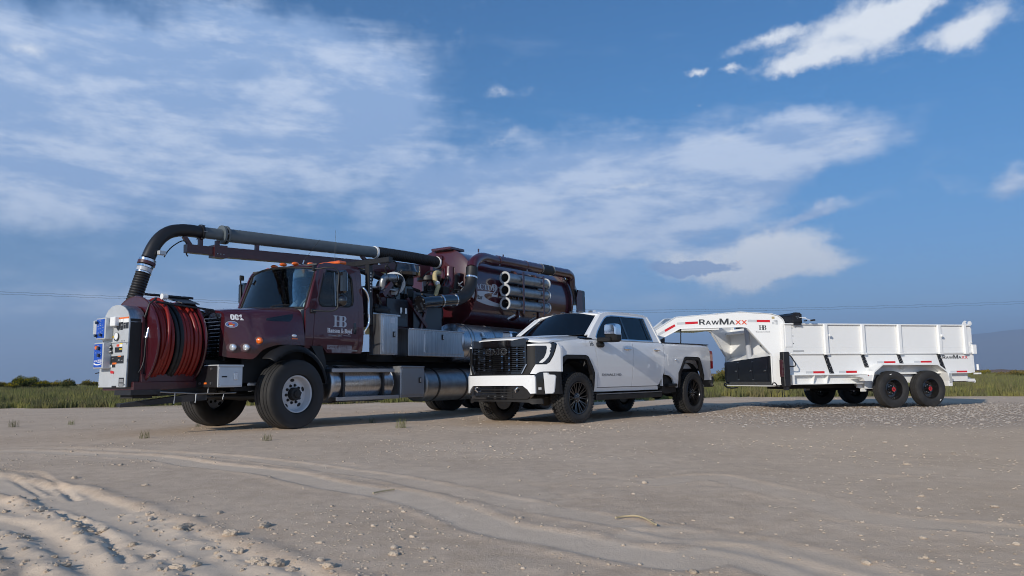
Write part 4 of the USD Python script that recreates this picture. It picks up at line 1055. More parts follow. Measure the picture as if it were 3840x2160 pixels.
# ---------------------------------------------------------------- vacuum truck
VX, VY, VTH, VDZ = -4.501, 12.7851, 0.9791, 0.0024
vt = thing('vacuum_truck', 'large dark maroon vacuum truck with an overhead boom and a hose reel on its nose', 'vacuum truck', (VX, VY, VDZ), VTH + pi)
MP, MF = 'maroon_paint', 'maroon_frame'
def vt_wheel(X, yo, sgn, W, R, dual=False, white=True, steer=0.0):
    w = xform(vt, 'wheel'); yc = sgn * (yo - W / 2); o = (X, yc, R); rim = .292
    gr = [(-.55, .008, .016), (-.2, .008, .016), (.2, .008, .016), (.55, .008, .016)]
    t = MB(); t.lathe(tyre_prof(R, W, rim, gr, .025), o, (0, sgn, 0), 72); t.build('tyre', 'rubber', w, 40)
    h = W / 2
    sw = MB(); sw.lathe([(h * .985, R - .055), (h * 1.012, R - .09), (h * 1.015, rim + .09), (h * .975, rim + .03)], o, (0, sgn, 0), 72); sw.build('sidewall', 'sidewall', w, 40)
    r = MB(); lk = 'rim_white' if white else 'chassis'
    r.lathe([(h * .72, rim - .005), (h * .80, rim + .012), (h * .86, rim + .010), (h * .865, rim), (h * .80, rim - .012), (h * .45, rim - .022), (h * .30, rim - .035), (h * .26, rim - .06), (h * .28, .20), (h * .36, .165), (h * .36, .01)], o, (0, sgn, 0), 60)
    r.build('rim', lk, w, 30)
    yd = yc + sgn * h * .27
    for k in range(5):
        a = k * 2 * pi / 5 + .35; c = np.array([X + .222 * math.cos(a), yd, R + .222 * math.sin(a)])
        u = np.array([-math.sin(a), 0, math.cos(a)]); v = np.array([math.cos(a), 0, math.sin(a)])
        q = MB(); q.plate(Polygon(ring_poly(1, 20) * [.040, .026]), c, u, v, (0, sgn, 0), .006, -.004); q.build('hand_hole', 'chassis', w, False)
    l = MB(); yb = h * .36
    for k in range(10):
        a = k * 2 * pi / 10 + .1; c = np.array([X + .143 * math.cos(a), yc, R + .143 * math.sin(a)])
        l.cyl(c + [0, sgn * (yb - .005), 0], c + [0, sgn * (yb + .030), 0], .019, .016, n=6); l.cyl(c + [0, sgn * (yb - .005), 0], c + [0, sgn * (yb + .006), 0], .025, n=10)
    l.build('lug_nut', 'chassis', w, 20, kind='stuff')
    hb = MB(); hb.lathe([(yb - .01, .108), (yb + .07, .106), (yb + .085, .095), (yb + .085, .06), (yb + .11, .055), (yb + .115, .04), (yb + .115, .001)], o, (0, sgn, 0), 30); hb.build('hub', 'chassis', w, 30)
vt_wheel(0, 1.22, 1, .42, .56); vt_wheel(0, 1.22, -1, .42, .56)
for X in (6.36, 7.72):
    for s in (1, -1):
        vt_wheel(X, 1.22, s, .28, .51, white=False); vt_wheel(X, .89, s, .28, .51, white=False)
V_ = lambda name, look='chassis', parent=None, smooth=32, **kw: (lambda m: m.build(name, look, parent or vt, smooth, **kw))
def vbox(name, look, *a, b=0.0, parent=None, smooth=32, **kw):
    m = MB(); m.box(*a, b=b); return m.build(name, look, parent or vt, smooth, **kw)
def vtube(name, look, path, r, n=14, parent=None, **kw):
    m = MB(); m.tube(path, r, n); return m.build(name, look, parent or vt, 45, **kw)
def curve(pts, n=24):
    """smooth path through points"""
    from scipy.interpolate import CubicSpline
    pts = np.array(pts, float); t = np.concatenate([[0], np.cumsum(np.linalg.norm(np.diff(pts, axis=0), axis=1))])
    return CubicSpline(t, pts)(np.linspace(0, t[-1], n))
def ribbed(name, look, path, r, pitch=.035, depth=.010, n=20):
    p = np.array(path, float); L = np.sum(np.linalg.norm(np.diff(p, axis=0), axis=1)); k = int(L / pitch) * 4
    q = curve(p, k + 1); rr = r + depth * np.array([0, .8, 1, .8] * (k // 4) + [0]) - depth / 2
    m = MB(); m.tube(q, rr, n); return m.build(name, look, vt, 60)
def clampring(name, look, o, d, r, w=.03, t=.012):
    m = MB(); m.lathe([(-w / 2, r), (-w / 2, r + t), (w / 2, r + t), (w / 2, r)], o, d, 32, closed=True); return m.build(name, look, vt, 30)

# chassis
for s in (1, -1):
    vbox('frame_rail', 'chassis', -1.25, 10.2, s * .36, s * .46, .80, 1.12, b=.01)
m = MB(); m.box(-1.0, 1.7, -.36, .36, .75, 1.10); m.box(1.7, 3.1, -.40, .40, .62, 1.15, .05); m.box(3.5, 5.2, -.42, .42, .60, 1.2, .05); m.build('engine_block', 'chassis', vt, kind='stuff')
for X in (0, 6.36, 7.72):
    m = MB(); m.cyl((X, -.95, .53 if X == 0 else .51), (X, .95, .53 if X == 0 else .51), .075, n=14); m.sphere((X, .05, .51), .20 if X else .10, 2); m.build('axle', 'chassis', vt)
m = MB(); m.box(-.75, .75, .48, .60, .62, .70); m.box(-.75, .75, -.60, -.48, .62, .70); m.cyl((-.45, -.6, .52), (-.45, .75, .52), .03, n=10); m.cyl((-.35, .15, .50), (-.35, .55, .53), .045, n=10); m.build('steering_gear', 'chassis', vt, kind='stuff')
vbox('wheel_tub', 'chassis', -.70, .72, .66, .68, .75, 1.45); vbox('wheel_tub', 'chassis', -.70, .72, -.68, -.66, .75, 1.45)
for X in (6.36, 7.72):
    pass
for s in (1, -1):
    m = MB(); m.lathe([(-.33, .62), (.33, .62)], (7.04, s * .92, .62), (0, 1, 0), 40); m.v = [np.vstack(m.v) * [1.95, 1, .92] - [7.04 * .95, 0, -.05]]; m.f = [np.vstack(m.f)]
    v, f = m.v[0], m.f[0]; m.f = [f[v[f][:, :, 2].min(1) > .78]]; m.build('rear_mudguard', 'black_plastic', vt)

# hood: lofted from the nose to the cowl
secs_h = [(-1.035, [(.655, 1.17), (.668, 1.32), (.690, 1.62), (.688, 1.78), (.655, 1.845), (.52, 1.892), (.27, 1.914), (0, 1.920)]),
          (-.97, [(.715, 1.15), (.728, 1.32), (.735, 1.60), (.715, 1.775), (.675, 1.855), (.53, 1.910), (.27, 1.935), (0, 1.942)]),
          (-.85, [(.805, 1.135), (.82, 1.32), (.80, 1.58), (.765, 1.77), (.71, 1.868), (.55, 1.928), (.28, 1.952), (0, 1.960)]),
          (-.68, [(.905, 1.12), (.92, 1.32), (.875, 1.58), (.82, 1.77), (.75, 1.882), (.57, 1.945), (.29, 1.968), (0, 1.976)]),
          (-.50, [(.965, 1.28), (.975, 1.40), (.925, 1.60), (.862, 1.78), (.785, 1.895), (.60, 1.960), (.30, 1.984), (0, 1.992)]),
          (-.20, [(1.01, 1.36), (1.012, 1.45), (.965, 1.62), (.91, 1.80), (.835, 1.915), (.64, 1.985), (.32, 2.010), (0, 2.018)]),
          (.05, [(1.02, 1.365), (1.02, 1.46), (.985, 1.64), (.94, 1.82), (.875, 1.93), (.67, 2.005), (.34, 2.032), (0, 2.040)]),
          (.27, [(1.025, 1.36), (1.025, 1.46), (.995, 1.65), (.955, 1.83), (.90, 1.940), (.70, 2.02), (.35, 2.05), (0, 2.058)])]
def resamp(pts, n=26):
    from scipy.interpolate import PchipInterpolator
    p = np.array(pts, float); t = np.concatenate([[0], np.cumsum(np.linalg.norm(np.diff(p, axis=0), axis=1))]); q = np.linspace(0, t[-1], n)
    return np.stack([PchipInterpolator(t, p[:, 0])(q), PchipInterpolator(t, p[:, 1])(q)], 1)
from scipy.interpolate import PchipInterpolator
Xs = [q[0] for q in secs_h]; Ss = np.array([resamp(q[1]) for q in secs_h]); hood_at = PchipInterpolator(Xs, Ss, axis=0)
rows = []
for x in np.concatenate([[-1.035, -1.02, -1.0], np.linspace(-.96, .27, 26)]):
    h = hood_at(x); r = [(x, y, z) for y, z in h] + [(x, -y, z) for y, z in h[-2::-1]]
    rows.append(r)
m = MB(); v, f = surface(rows); m.add(v, f[:, ::-1]); m.build('hood', MP, vt, 40, fix=False)
def hood_y(x, z):
    h = hood_at(x); k = np.argsort(h[:18, 1]); return float(np.interp(z, h[:18, 1][k], h[:18, 0][k]))
def hood_shape(name, poly, look, s=1, out=.003, inn=.01, size=.05, parent=None):
    """a piece lying on the hood's side; poly in X, Z"""
    b = MB()
    for q in getattr(poly, 'geoms', [poly]):
        mm = trimesh.creation.extrude_polygon(q, 1.0, engine='earcut'); v, f = np.array(mm.vertices), np.array(mm.faces); v[:, 2] *= out + inn
        v, f = trimesh.remesh.subdivide_to_size(v, f, size)[:2]
        V = np.array([(x, s * (hood_y(x, z) - inn + t), z) for x, z, t in v]); b.add(V, f if s < 0 else f[:, ::-1])
    return b.build(name, look, parent or vt, 30, fix=True)
# nose: paint frame round the grille, chrome shoulders, bars, emblem
def flat(name, poly, look, x0, x1, parent=None, smooth=False):
    m = MB(); m.prism(poly, 'x', x0, x1); return m.build(name, look, parent or vt, smooth)
h0 = hood_at(-1.035); outline = Polygon([(y, z) for y, z in h0] + [(-y, z) for y, z in h0[-2::-1]]).buffer(0)
opening = sym([(.60, 1.845), (.605, 1.80), (.575, 1.20), (.57, 1.17)]).union(sbox(-.57, 1.15, .57, 1.2))
flat('nose', outline.difference(opening.buffer(.0)), MP, -1.04, -1.0)
flat('radiator', sym([(.61, 1.85), (.58, 1.10)]), 'chassis', -.97, -.93)
flat('grille_frame', opening.difference(opening.buffer(-.030)).intersection(sbox(-1, 1.16, 1, 1.86)), 'gloss_black', -1.045, -1.0)
for s in (1, -1):
    flat('grille_shoulder', affinity.scale(Polygon([(.27, 1.782), (.30, 1.80), (.34, 1.842), (.40, 1.855), (.54, 1.852), (.588, 1.835), (.592, 1.79), (.50, 1.786)]), s, 1, origin=(0, 0)), 'chrome_soft', -1.056, -1.03)
for k in range(10):
    z = 1.772 - k * .0585; hw = .578 - k * .003
    m = MB(); y = np.linspace(-hw, hw, 9)
    for a, b_ in zip(y[:-1], y[1:]):
        m.hexa([(-1.055, a, z - .004), (-1.055, b_, z - .004), (-1.0, b_, z + .014), (-1.0, a, z + .014)], [(-1.052, a, z + .010), (-1.052, b_, z + .010), (-1.0, b_, z + .026), (-1.0, a, z + .026)])
    b_ = m.build('grille_bar', 'chrome', vt, False)
    m = MB(); m.box(-1.045, -.985, -hw, hw, z - .032, z - .006); m.build('grille_slat', 'gloss_black', vt)
vbox('grille_post', 'gloss_black', -1.05, -.99, .28, .31, 1.18, 1.80); vbox('grille_post', 'gloss_black', -1.05, -.99, -.31, -.28, 1.18, 1.80)
em = MB(); em.plate(Polygon(ring_poly(1, 32) * [.165, .033]).buffer(.006), (-1.043, 0, 1.886), (0, 1, 0), (-.35, 0, 1), (-1, 0, -.35), .012); ep = em.build('emblem', 'chrome_soft', vt)
em = MB(); em.plate(Polygon(ring_poly(1, 32) * [.153, .026]), (-1.056, 0, 1.882), (0, 1, 0), (-.35, 0, 1), (-1, 0, -.35), .003); em.build('emblem_face', 'label_black', ep)
q = affinity.translate(fit_text('FREIGHTLINER', .25, .026, bold=True), -.125, -.013)
em = MB(); em.plate(q, (-1.0595, 0, 1.881), (0, 1, 0), (-.35, 0, 1), (-1, 0, -.35), .002); em.build('lettering', 'chrome_soft', ep, False)
m = MB(); m.sphere((-1.02, .42, 1.895), 1, 2, (.012, .014, .012)); m.build('hood_stud', 'chrome_soft', vt)
# lamps in the swept corners
for s in (1, -1):
    for (x, z, r_, lk) in ((-.935, 1.305, .052, 'lamp_clear'), (-.775, 1.305, .050, 'lamp_clear'), (-.585, 1.415, .050, 'lamp_amber')):
        y = hood_y(x, z); nrm = np.array([-.78, s * .62, 0]); u = np.array([.62, s * .78, 0]); w = np.array([0, 0, 1.0])
        e = MB(); e.plate(Polygon(ring_poly(1, 28) * [.085 if lk == 'lamp_clear' else .07, .068]), np.array([x - .018, s * (y + .012), z]), u, w, nrm, .004, -.02); e.build('lamp_pocket', MF, vt)
        l = MB(); c = np.array([x + .005, s * (y + .020), z]); l.lathe([(0, r_ * 1.08), (.030, r_), (.040, r_ * .72), (.044, .001)], c, nrm * .6 + np.array([-.5, 0, 0]), 26); l.build('headlight' if lk == 'lamp_clear' else 'turn_signal', lk, vt, 50)
    hood_shape('air_vent', Polygon([(-.42, 1.752), (-.40, 1.79), (.02, 1.875), (.10, 1.885), (.06, 1.80), (.0, 1.752), (-.30, 1.745)]), 'gloss_black', s, .002, .01)
    yb = hood_y(.06, 1.515)
    m = MB(); m.sphere((.06, s * yb, 1.515), 1, 2, (.05, .018, .028)); m.build('side_marker', 'lamp_clear', vt)
    hood_shape('side_reflector', sbox(.01, 1.458, .12, 1.478), 'lamp_amber', s, .004, .005)
    # fender flare: a curved black strip standing out over the tyre
    a = np.radians(np.linspace(198, -32, 40)); ro = np.interp(np.degrees(a), [-32, 10, 90, 150, 198], [.70, .70, .80, .80, .72])
    outer = np.stack([ro * np.cos(a) * .98, .565 + ro * np.sin(a)], 1)
    rows = []
    for (x, z), k in zip(outer, range(40)):
        d = np.array([x, z - .565]); d /= np.linalg.norm(d)
        rows.append([(x - d[0] * .002, s * .98, z - d[1] * .002), (x, s * 1.06, z), (x - d[0] * .015, s * 1.17, z - d[1] * .015), (x - d[0] * .06, s * 1.215, z - d[1] * .06), (x - d[0] * .10, s * 1.215, z - d[1] * .10)])
    keep = [r for r in rows if r[1][2] > .74 and not (r[1][0] < -.3 and r[1][2] < 1.10)]
    m = MB(); gr = np.array(keep); m.add(*shell(gr, .02, (0, 0, 1.0)))
    v = np.vstack(m.v); m.build('fender_flare', 'black_plastic', vt, 50)
    m = MB(); m.prism([(.42, 1.36), (.66, 1.36), (.74, 1.12), (.80, .78), (.70, .76), (.62, 1.05), (.50, 1.25)], 'y', s * .70, s * 1.02); m.build('splash_guard', 'chassis', vt)
t001 = affinity.translate(fit_text('001', .185, .082, serif=True, bold=True), -.96, 1.742)
hood_shape('fleet_number', t001, 'letter_white', 1, .002, .001, .2)
ov = affinity.translate(Polygon(ring_poly(1, 32) * [.085, .052]), -.945, 1.668)
hood_shape('oval_decal', ov, 'decal_silver', 1, .002, .001, .2); hood_shape('oval_decal_face', ov.buffer(-.007), 'decal_blue', 1, .0032, .001, .2)
for k, (dx, dz, w_, h_, lk) in enumerate(((-.02, .02, .05, .014, 'letter_red'), (0, .0, .07, .013, 'label_orange'), (-.01, -.024, .045, .014, 'label_white'), (.02, -.028, .03, .012, 'letter_red'))):
    hood_shape('decal_mark', affinity.translate(sbox(-w_ / 2, -h_ / 2, w_ / 2, h_ / 2), -.945 + dx, 1.668 + dz), lk, 1, .0045, .001, .2)

# bumper with tool box
m = MB(); m.box(-1.31, -1.24, -.93, .935, .69, 1.02, .01); m.build('front_bumper', 'black_steel', vt)
vbox('bumper_mount', 'chassis', -1.24, -.7, -.55, .55, .80, 1.05)
for y, z in ((.39, .955), (.52, .963), (.80, .968), (.39, .745), (.52, .750), (.80, .752)):
    m = MB(); m.cyl((-1.31, y, z), (-1.325, y, z), .020, n=10); m.build('bolt', 'dull_steel', vt)
m = MB(); m.plate(affinity.translate(sbox(0, 0, .07, .025), .62, .74), (-1.311, 0, 0), (0, 1, 0), (0, 0, 1), (-1, 0, 0), .004); m.build('marker_light', 'label_orange', vt)
bx = vbox('bumper_tool_box', 'panel_grey', -1.30, -.865, .60, .945, .69, 1.025, b=.008)
m = MB(); m.prism(sbox(-1.275, .715, -.885, .985), 'y', .946, .955); d = m.build('box_door', 'panel_grey', vt, False)
vbox('box_lip', 'panel_grey', -1.305, -.86, .60, .965, 1.002, 1.03, b=.004)
m = MB(); m.box(-1.24, -1.15, .956, .964, .84, .86, .003); m.build('handle', 'black_steel', d)
m = MB(); m.box(-1.03, -.965, .956, .966, .80, .91, .004); m.build('latch', 'chrome_soft', d)
vbox('box_hinge', 'chrome_soft', -1.289, -1.278, .946, .958, .73, .97)

# cab shell: sides with window and rear quarter, roof, back
def cab_y(z):
    return 1.0 - .075 * np.clip((z - 2.0) / .85, 0, 1) ** 1.4 - .03 * np.clip((1.5 - z) / .3, 0, 1)
side = Polygon([(.30, 1.30), (.30, 1.96), (.36, 2.02), (.58, 2.70), (.64, 2.80), (.80, 2.845), (1.25, 2.862), (1.56, 2.855), (1.61, 2.80), (1.635, 2.40), (1.66, 1.65), (1.65, 1.30), (1.62, 1.255), (.86, 1.245), (.80, 1.255), (.72, 1.33), (.60, 1.37)]).buffer(0)
winp = Polygon([(.585, 2.17), (.605, 2.09), (.66, 2.055), (1.27, 2.085), (1.365, 2.12), (1.395, 2.19), (1.392, 2.52), (1.375, 2.62), (1.32, 2.685), (1.22, 2.70), (.78, 2.705), (.735, 2.68)]).buffer(.012)
door = Polygon([(.47, 1.29), (.50, 2.04), (.695, 2.76), (.74, 2.785), (1.40, 2.79), (1.47, 2.74), (1.49, 2.60), (1.53, 1.65), (1.53, 1.275), (.86, 1.262), (.74, 1.34), (.60, 1.385)]).buffer(0)
def cpanel(name, poly, look, s, t0, t1, size=.12, parent=None, smooth=35):
    b = MB()
    for q in getattr(poly, 'geoms', [poly]):
        mm = trimesh.creation.extrude_polygon(q, 1.0, engine='earcut'); v, f = np.array(mm.vertices), np.array(mm.faces); v[:, 2] *= (t1 - t0)
        v, f = trimesh.remesh.subdivide_to_size(v, f, size)[:2]
        b.add(np.stack([v[:, 0], s * (cab_y(v[:, 1]) - t0 - v[:, 2]), v[:, 1]], 1), f if s > 0 else f[:, ::-1])
    return b.build(name, look, parent or vt, smooth)
for s in (1, -1):
    cpanel('cab_side', side.difference(door.buffer(.006)), MP, s, .0, .04)
    d = cpanel('door', door.difference(winp), MP, s, -.004, .035)
    cpanel('window_seal', winp.difference(winp.buffer(-.022)), 'black_plastic', s, -.010, .02, parent=d)
    cpanel('window', winp.buffer(-.02), 'glass_clear', s, .010, .014, parent=d)
    cpanel('window_bar', Polygon([(.952, 2.06), (.972, 2.06), (.988, 2.71), (.968, 2.71)]), 'dull_steel', s, -.004, .02, parent=d)
    hd = MB(); hd.box(1.40, 1.46, s * 1.0, s * 1.012, 1.60, 1.80, .02); hd.box(1.405, 1.455, s * 1.012, s * 1.03, 1.62, 1.74, .012); hd.build('handle', 'gloss_black', d)
    cpanel('door_step_panel', Polygon([(1.12, 1.40), (1.52, 1.385), (1.52, 1.40), (1.12, 1.415)]), MF, s, -.012, .0)
    g = MB(); g.tube(curve([(1.635, s * .995, 2.47), (1.64, s * 1.03, 2.44), (1.70, s * 1.05, 2.34), (1.735, s * 1.05, 2.0), (1.735, s * 1.05, 1.80), (1.69, s * 1.03, 1.70), (1.675, s * 1.0, 1.64)], 24), .019, 12); g.build('grab_rail', 'chrome', vt, 60)
    vbox('rail_foot', 'chrome_soft', 1.655, 1.69, s * .985, s * 1.02, 1.60, 1.68, b=.008)
    # mirrors on a looped bracket
    g = MB(); g.tube(curve([(.46, s * .99, 2.70), (.55, s * 1.15, 2.70), (.66, s * 1.30, 2.69), (.70, s * 1.345, 2.64), (.71, s * 1.35, 2.5), (.70, s * 1.35, 2.1), (.69, s * 1.34, 2.00), (.62, s * 1.25, 1.95), (.45, s * 1.02, 1.955)], 40), .013, 10); g.build('mirror_bracket', 'black_steel', vt, 60)
    vbox('bracket_foot', 'black_steel', .42, .52, s * .985, s * 1.02, 2.65, 2.75, b=.015); vbox('bracket_foot', 'black_steel', .40, .52, s * .985, s * 1.03, 1.92, 1.99, b=.015)
    vbox('mirror', 'gloss_black', .72, .82, s * 1.24, s * 1.47, 2.26, 2.66, b=.035); vbox('mirror_glass', 'chrome', .821, .826, s * 1.27, s * 1.44, 2.30, 2.62)
    m = MB(); m.sphere((.77, s * 1.36, 2.13), 1, 3, (.075, .11, .105)); m.build('spot_mirror', 'gloss_black', vt)
HB = xform(vt, 'company_logo')
def door_text(name, sh, x, z, look='letter_white', parent=None):
    return cpanel(name, affinity.translate(sh, x, z), look, 1, -.0065, -.003, .5, parent or HB, False)
door_text('monogram', hb_mark(.205), 1.075, 1.712, 'decal_silver')
door_text('company_name', affinity.translate(fit_text('Hanson & Boyd', .585, .080, serif=True), -.292, 0), 1.075, 1.605)
door_text('company_suffix', affinity.translate(fit_text('LLC', .10, .030, serif=True), -.05, 0), 1.075, 1.545, 'letter_pale')
for xa, xb in ((.81, .99), (1.155, 1.34)):
    door_text('rule', sbox(xa, 1.557, xb, 1.564), 0, 0, 'letter_pale')
DT = xform(vt, 'registration_lettering')
door_text('registration_line', affinity.translate(fit_text('USDOT 4564788', .58, .072), -.29, 0), 1.085, 1.315, 'decal_silver', DT)
door_text('registration_line', affinity.translate(fit_text('GVWR 66000', .46, .070), -.23, 0), 1.145, 1.268 - .012, 'decal_silver', DT)
cpanel('maker_plate', sbox(1.39, 1.288, 1.52, 1.315), 'dull_steel', 1, -.006, -.003, .5)
# roof
rows = []
for x in np.concatenate([[.50, .53, .58], np.linspace(.66, 1.5, 8), [1.57, 1.60, 1.62]]):
    r = []
    for u in np.linspace(-1, 1, 21):
        a = abs(u); xx = x if x > .6 else x + .16 * a ** 2 * (1 if x < .55 else .7)
        ze = np.interp(x, [.50, .53, .58, .66, .8, 1.25, 1.57, 1.60, 1.62], [2.745, 2.79, 2.822, 2.845, 2.865, 2.88, 2.87, 2.845, 2.80])
        r.append((xx, u * .935, ze - .055 * a ** 4 - .012 * a ** 2))
    rows.append(r)
m = MB(); m.add(*shell(rows, .035, (0, 0, 1.0))); m.build('cab_roof', MP, vt, 45)
rw = sym([(.93, 1.26), (.985, 1.60), (.985, 2.0), (.93, 2.75), (.88, 2.83), (.5, 2.86)])
flat('cab_back', rw.difference(sbox(-.62, 2.08, .62, 2.62)), MP, 1.60, 1.64); flat('rear_window', sbox(-.625, 2.075, .625, 2.625), 'glass_clear', 1.618, 1.624)
# windscreen: curved sheet with a black seal, between the pillars
def ws(t, u):
    yb, yt = .90, .87; k = 1 - u * u
    return (.36 - .16 * k + (.26 - .07 * k) * t, u * (yb + (yt - yb) * t), 2.015 + .02 * k + (.715 + .025 * k) * t)
rows = [[ws(t, u) for u in np.linspace(-.97, .97, 21)] for t in np.linspace(.01, .985, 9)]
m = MB(); m.add(*shell(rows, .006, (-1.0, 0, .3))); m.build('windscreen', 'glass_clear', vt)
lp = [ws(t, -1) for t in np.linspace(0, 1, 8)] + [ws(1, u) for u in np.linspace(-.9, .9, 12)] + [ws(t, 1) for t in np.linspace(1, 0, 8)] + [ws(0, u) for u in np.linspace(.9, -.9, 12)]
m = MB(); m.tube(np.array(lp) + [-.004, 0, 0], .018, 8, closed=True); m.build('windscreen_seal', 'black_plastic', vt, 60)
for s in (1, -1):
    rows = [[tuple(np.array(ws(t, s)) + d) for d in ([-.006, -s * .005, 0], [-.004, s * .05, 0], [.05, s * .094 - s * .01 * t, 0], [.16, s * .098 - s * .015 * t, 0])] for t in np.linspace(-.04, 1.06, 8)]
    m = MB(); m.add(*shell(rows, .03, (-.4, s * .8, 0))); m.build('windscreen_pillar', MP, vt, 50)
m = MB(); m.tube([(.20, .20, 2.06), (.17, .45, 2.075), (.18, .72, 2.06)], .010, 6); m.tube([(.18, .05, 2.055), (.12, -.25, 2.07), (.15, -.62, 2.06)], .010, 6); m.build('wiper', 'black_plastic', vt, kind='stuff')
for y, x, z in ((-.56, .74, 2.845), (-.29, .645, 2.868), (0, .61, 2.875), (.29, .645, 2.868), (.58, .75, 2.845)):
    b = MB(); b.sphere((x, y, z), 1, 2, (.075, .05, .034)); b.build('roof_marker_lamp', 'lamp_amber', vt, 60)
b = MB(); b.box(1.14, 1.34, .28, .88, 2.868, 2.935, .02); bb = b.build('beacon_bar', 'lamp_amber', vt); vbox('beacon_base', 'gloss_black', 1.12, 1.36, .26, .90, 2.84, 2.868, b=.005)
m = MB(); m.tube([(.72, .40, 2.86), (.74, .41, 2.93)], .012, 8); m.build('antenna_base', 'chrome_soft', vt); vtube('antenna', 'black_steel', [(.74, .41, 2.93), (.98, .55, 3.33)], .0035, 6)
vtube('antenna', 'black_steel', [(1.30, .60, 2.92), (1.30, .60, 3.55)], .003, 6)
# cab inside
vbox('cab_floor', 'chassis', .35, 1.6, -.93, .93, 1.30, 1.38)
m = MB(); rows = [[(x, y, 2.02 - .05 * ((x - .55) / .25) ** 2 + .05 * math.exp(-((y - .45) / .25) ** 2)) for y in np.linspace(-.9, .9, 19)] for x in np.linspace(.28, .74, 6)]; m.add(*shell(rows, .25, (0, 0, 1.0))); m.build('dashboard', 'dash_grey', vt)
t = np.linspace(0, 2 * pi, 31)[:-1]; m = MB(); m.tube(np.stack([.80 + .10 * np.sin(t), .48 + .23 * np.cos(t), 2.09 + .20 * np.sin(t)], 1), .014, 8, closed=True); m.cyl((.80, .48, 2.09), (.70, .48, 1.95), .03, n=10); m.build('steering_wheel', 'dash_grey', vt)
for y in (.48, -.48):
    m = MB(); m.box(1.05, 1.5, y - .25, y + .25, 1.65, 1.86, .06); m.hexa([(1.42, y - .25, 1.85), (1.42, y + .25, 1.85), (1.56, y + .25, 1.85), (1.56, y - .25, 1.85)], [(1.48, y - .22, 2.42), (1.48, y + .22, 2.42), (1.58, y + .22, 2.42), (1.58, y - .22, 2.42)]); m.build('seat', 'seat_cloth', vt, False)
    vbox('headrest', 'seat_cloth', 1.46, 1.56, y - .13, y + .13, 2.42, 2.60, b=.04)
m = MB(); m.box(.42, .60, -.16, .18, 2.03, 2.11, .03); m.build('dash_beacon', 'lamp_amber', vt)
vbox('headliner', 'seat_cloth', .62, 1.58, -.88, .88, 2.79, 2.82); vbox('visor', 'seat_cloth', .50, .56, -.62, -.02, 2.53, 2.70, b=.01); vbox('visor', 'seat_cloth', .50, .56, .06, .70, 2.58, 2.72, b=.01)

# fuel tank with steps, boxes, side tanks
def tank(name, X0, X1, y, z, r, look, bands=(), dome=.06, n=48):
    m = MB(); m.lathe([(0, .001), (.004, r * .55), (dome * .5, r * .88), (dome, r * .985), (dome + .03, r), (X1 - X0 - dome - .03, r), (X1 - X0 - dome, r * .985), (X1 - X0 - dome * .5, r * .88), (X1 - X0 - .004, r * .55), (X1 - X0, .001)], (X0, y, z), (1, 0, 0), n); p = m.build(name, look, vt, 40)
    for bx_, bw, lk in bands:
        m = MB(); m.lathe([(-bw / 2, r - .002), (-bw / 2, r + .008), (bw / 2, r + .008), (bw / 2, r - .002)], (bx_, y, z), (1, 0, 0), n, closed=True); m.build('tank_strap', lk, p, 30)
    return p
tank('fuel_tank', .72, 2.34, .86, .71, .325, 'aluminium', ((1.0, .09, 'black_steel'), (1.98, .09, 'black_steel')))
tank('fuel_tank', .72, 2.34, -.86, .71, .325, 'aluminium', ((1.0, .09, 'black_steel'), (1.98, .09, 'black_steel')))
for z, x0, x1, yo in ((.945, .72, 2.26, 1.22), (.455, .80, 2.36, 1.25)):
    m = MB(); m.box(x0, x1, 1.02, yo, z - .035, z + .03, .004); m.build('step', 'tread_plate', vt)
    m = MB(); m.box(x0 - .012, x0, 1.03, yo - .005, z - .03, z + .028); m.build('step_end', 'dull_steel', vt)
for X in (1.0, 1.98):
    m = MB(); m.prism([(.80, .36), (1.22, .40), (1.22, .45), (1.19, .46), (1.20, .93), (1.02, 1.04), (.80, 1.04)], 'x', X - .03, X + .03) if False else m.box(X - .025, X + .025, 1.185, 1.205, .47, .92); m.build('step_hanger', 'black_steel', vt)
def locker(name, x0, x1, y0, y1, z0, z1, look, doors, lip=True):
    p = vbox(name, look, x0, x1, y0, y1, z0, z1, b=.006)
    for (a, b_, c, d_, lx, lz) in doors:
        q = vbox('locker_door', look, a, b_, y1 + .001, y1 + .012, c, d_, b=.004)
        m = MB(); m.box(lx - .035, lx + .035, y1 + .012, y1 + .020, lz - .055, lz + .055, .006); m.build('latch', 'gloss_black', q)
        m = MB(); m.box(lx + .005, lx + .025, y1 + .020, y1 + .026, lz - .035, lz + .035, .003); m.build('latch_lever', 'chrome_soft', q)
        m = MB(); m.box(a - .014, a - .002, y1 + .001, y1 + .014, c + .03, d_ - .03); m.build('hinge', 'chrome_soft', q)
    if lip:
        vbox('locker_rain_lip', look, x0 - .004, x1 + .004, y1 - .01, y1 + .022, z1 - .026, z1 - .002, b=.004)
    return p
locker('tall_locker', 1.90, 2.355, .90, 1.205, 1.235, 2.0, 'aluminium', [(1.965, 2.335, 1.265, 1.955, 2.24, 1.62)])
locker('long_locker', 2.66, 4.42, .80, 1.205, 1.225, 1.765, 'aluminium', [(3.14, 4.36, 1.275, 1.70, 3.68, 1.62)])
locker('step_locker', 2.43, 3.11, .82, 1.205, .43, 1.03, 'tread_plate', [(2.47, 3.11, .475, .99, 2.98, .755)])
m = MB()
for i in range(14):
    for j in range(12):
        x, z = 2.50 + i * .044, .50 + j * .040; a = .75 if (i + j) % 2 else -.75
        c, s_ = math.cos(a), math.sin(a); u = np.array([c, 0, s_]); w = np.array([-s_, 0, c])
        if abs(x - 2.98) < .05 and abs(z - .755) < .07: continue
        P0 = np.array([x, 1.2175, z]); A = [P0 + u * .014, P0 + w * .004, P0 - u * .014, P0 - w * .004]
        m.add(np.array(A + [P0 + np.array([0, .002, 0])]), np.array([[0, 1, 4], [1, 2, 4], [2, 3, 4], [3, 0, 4]])[:, ::-1])
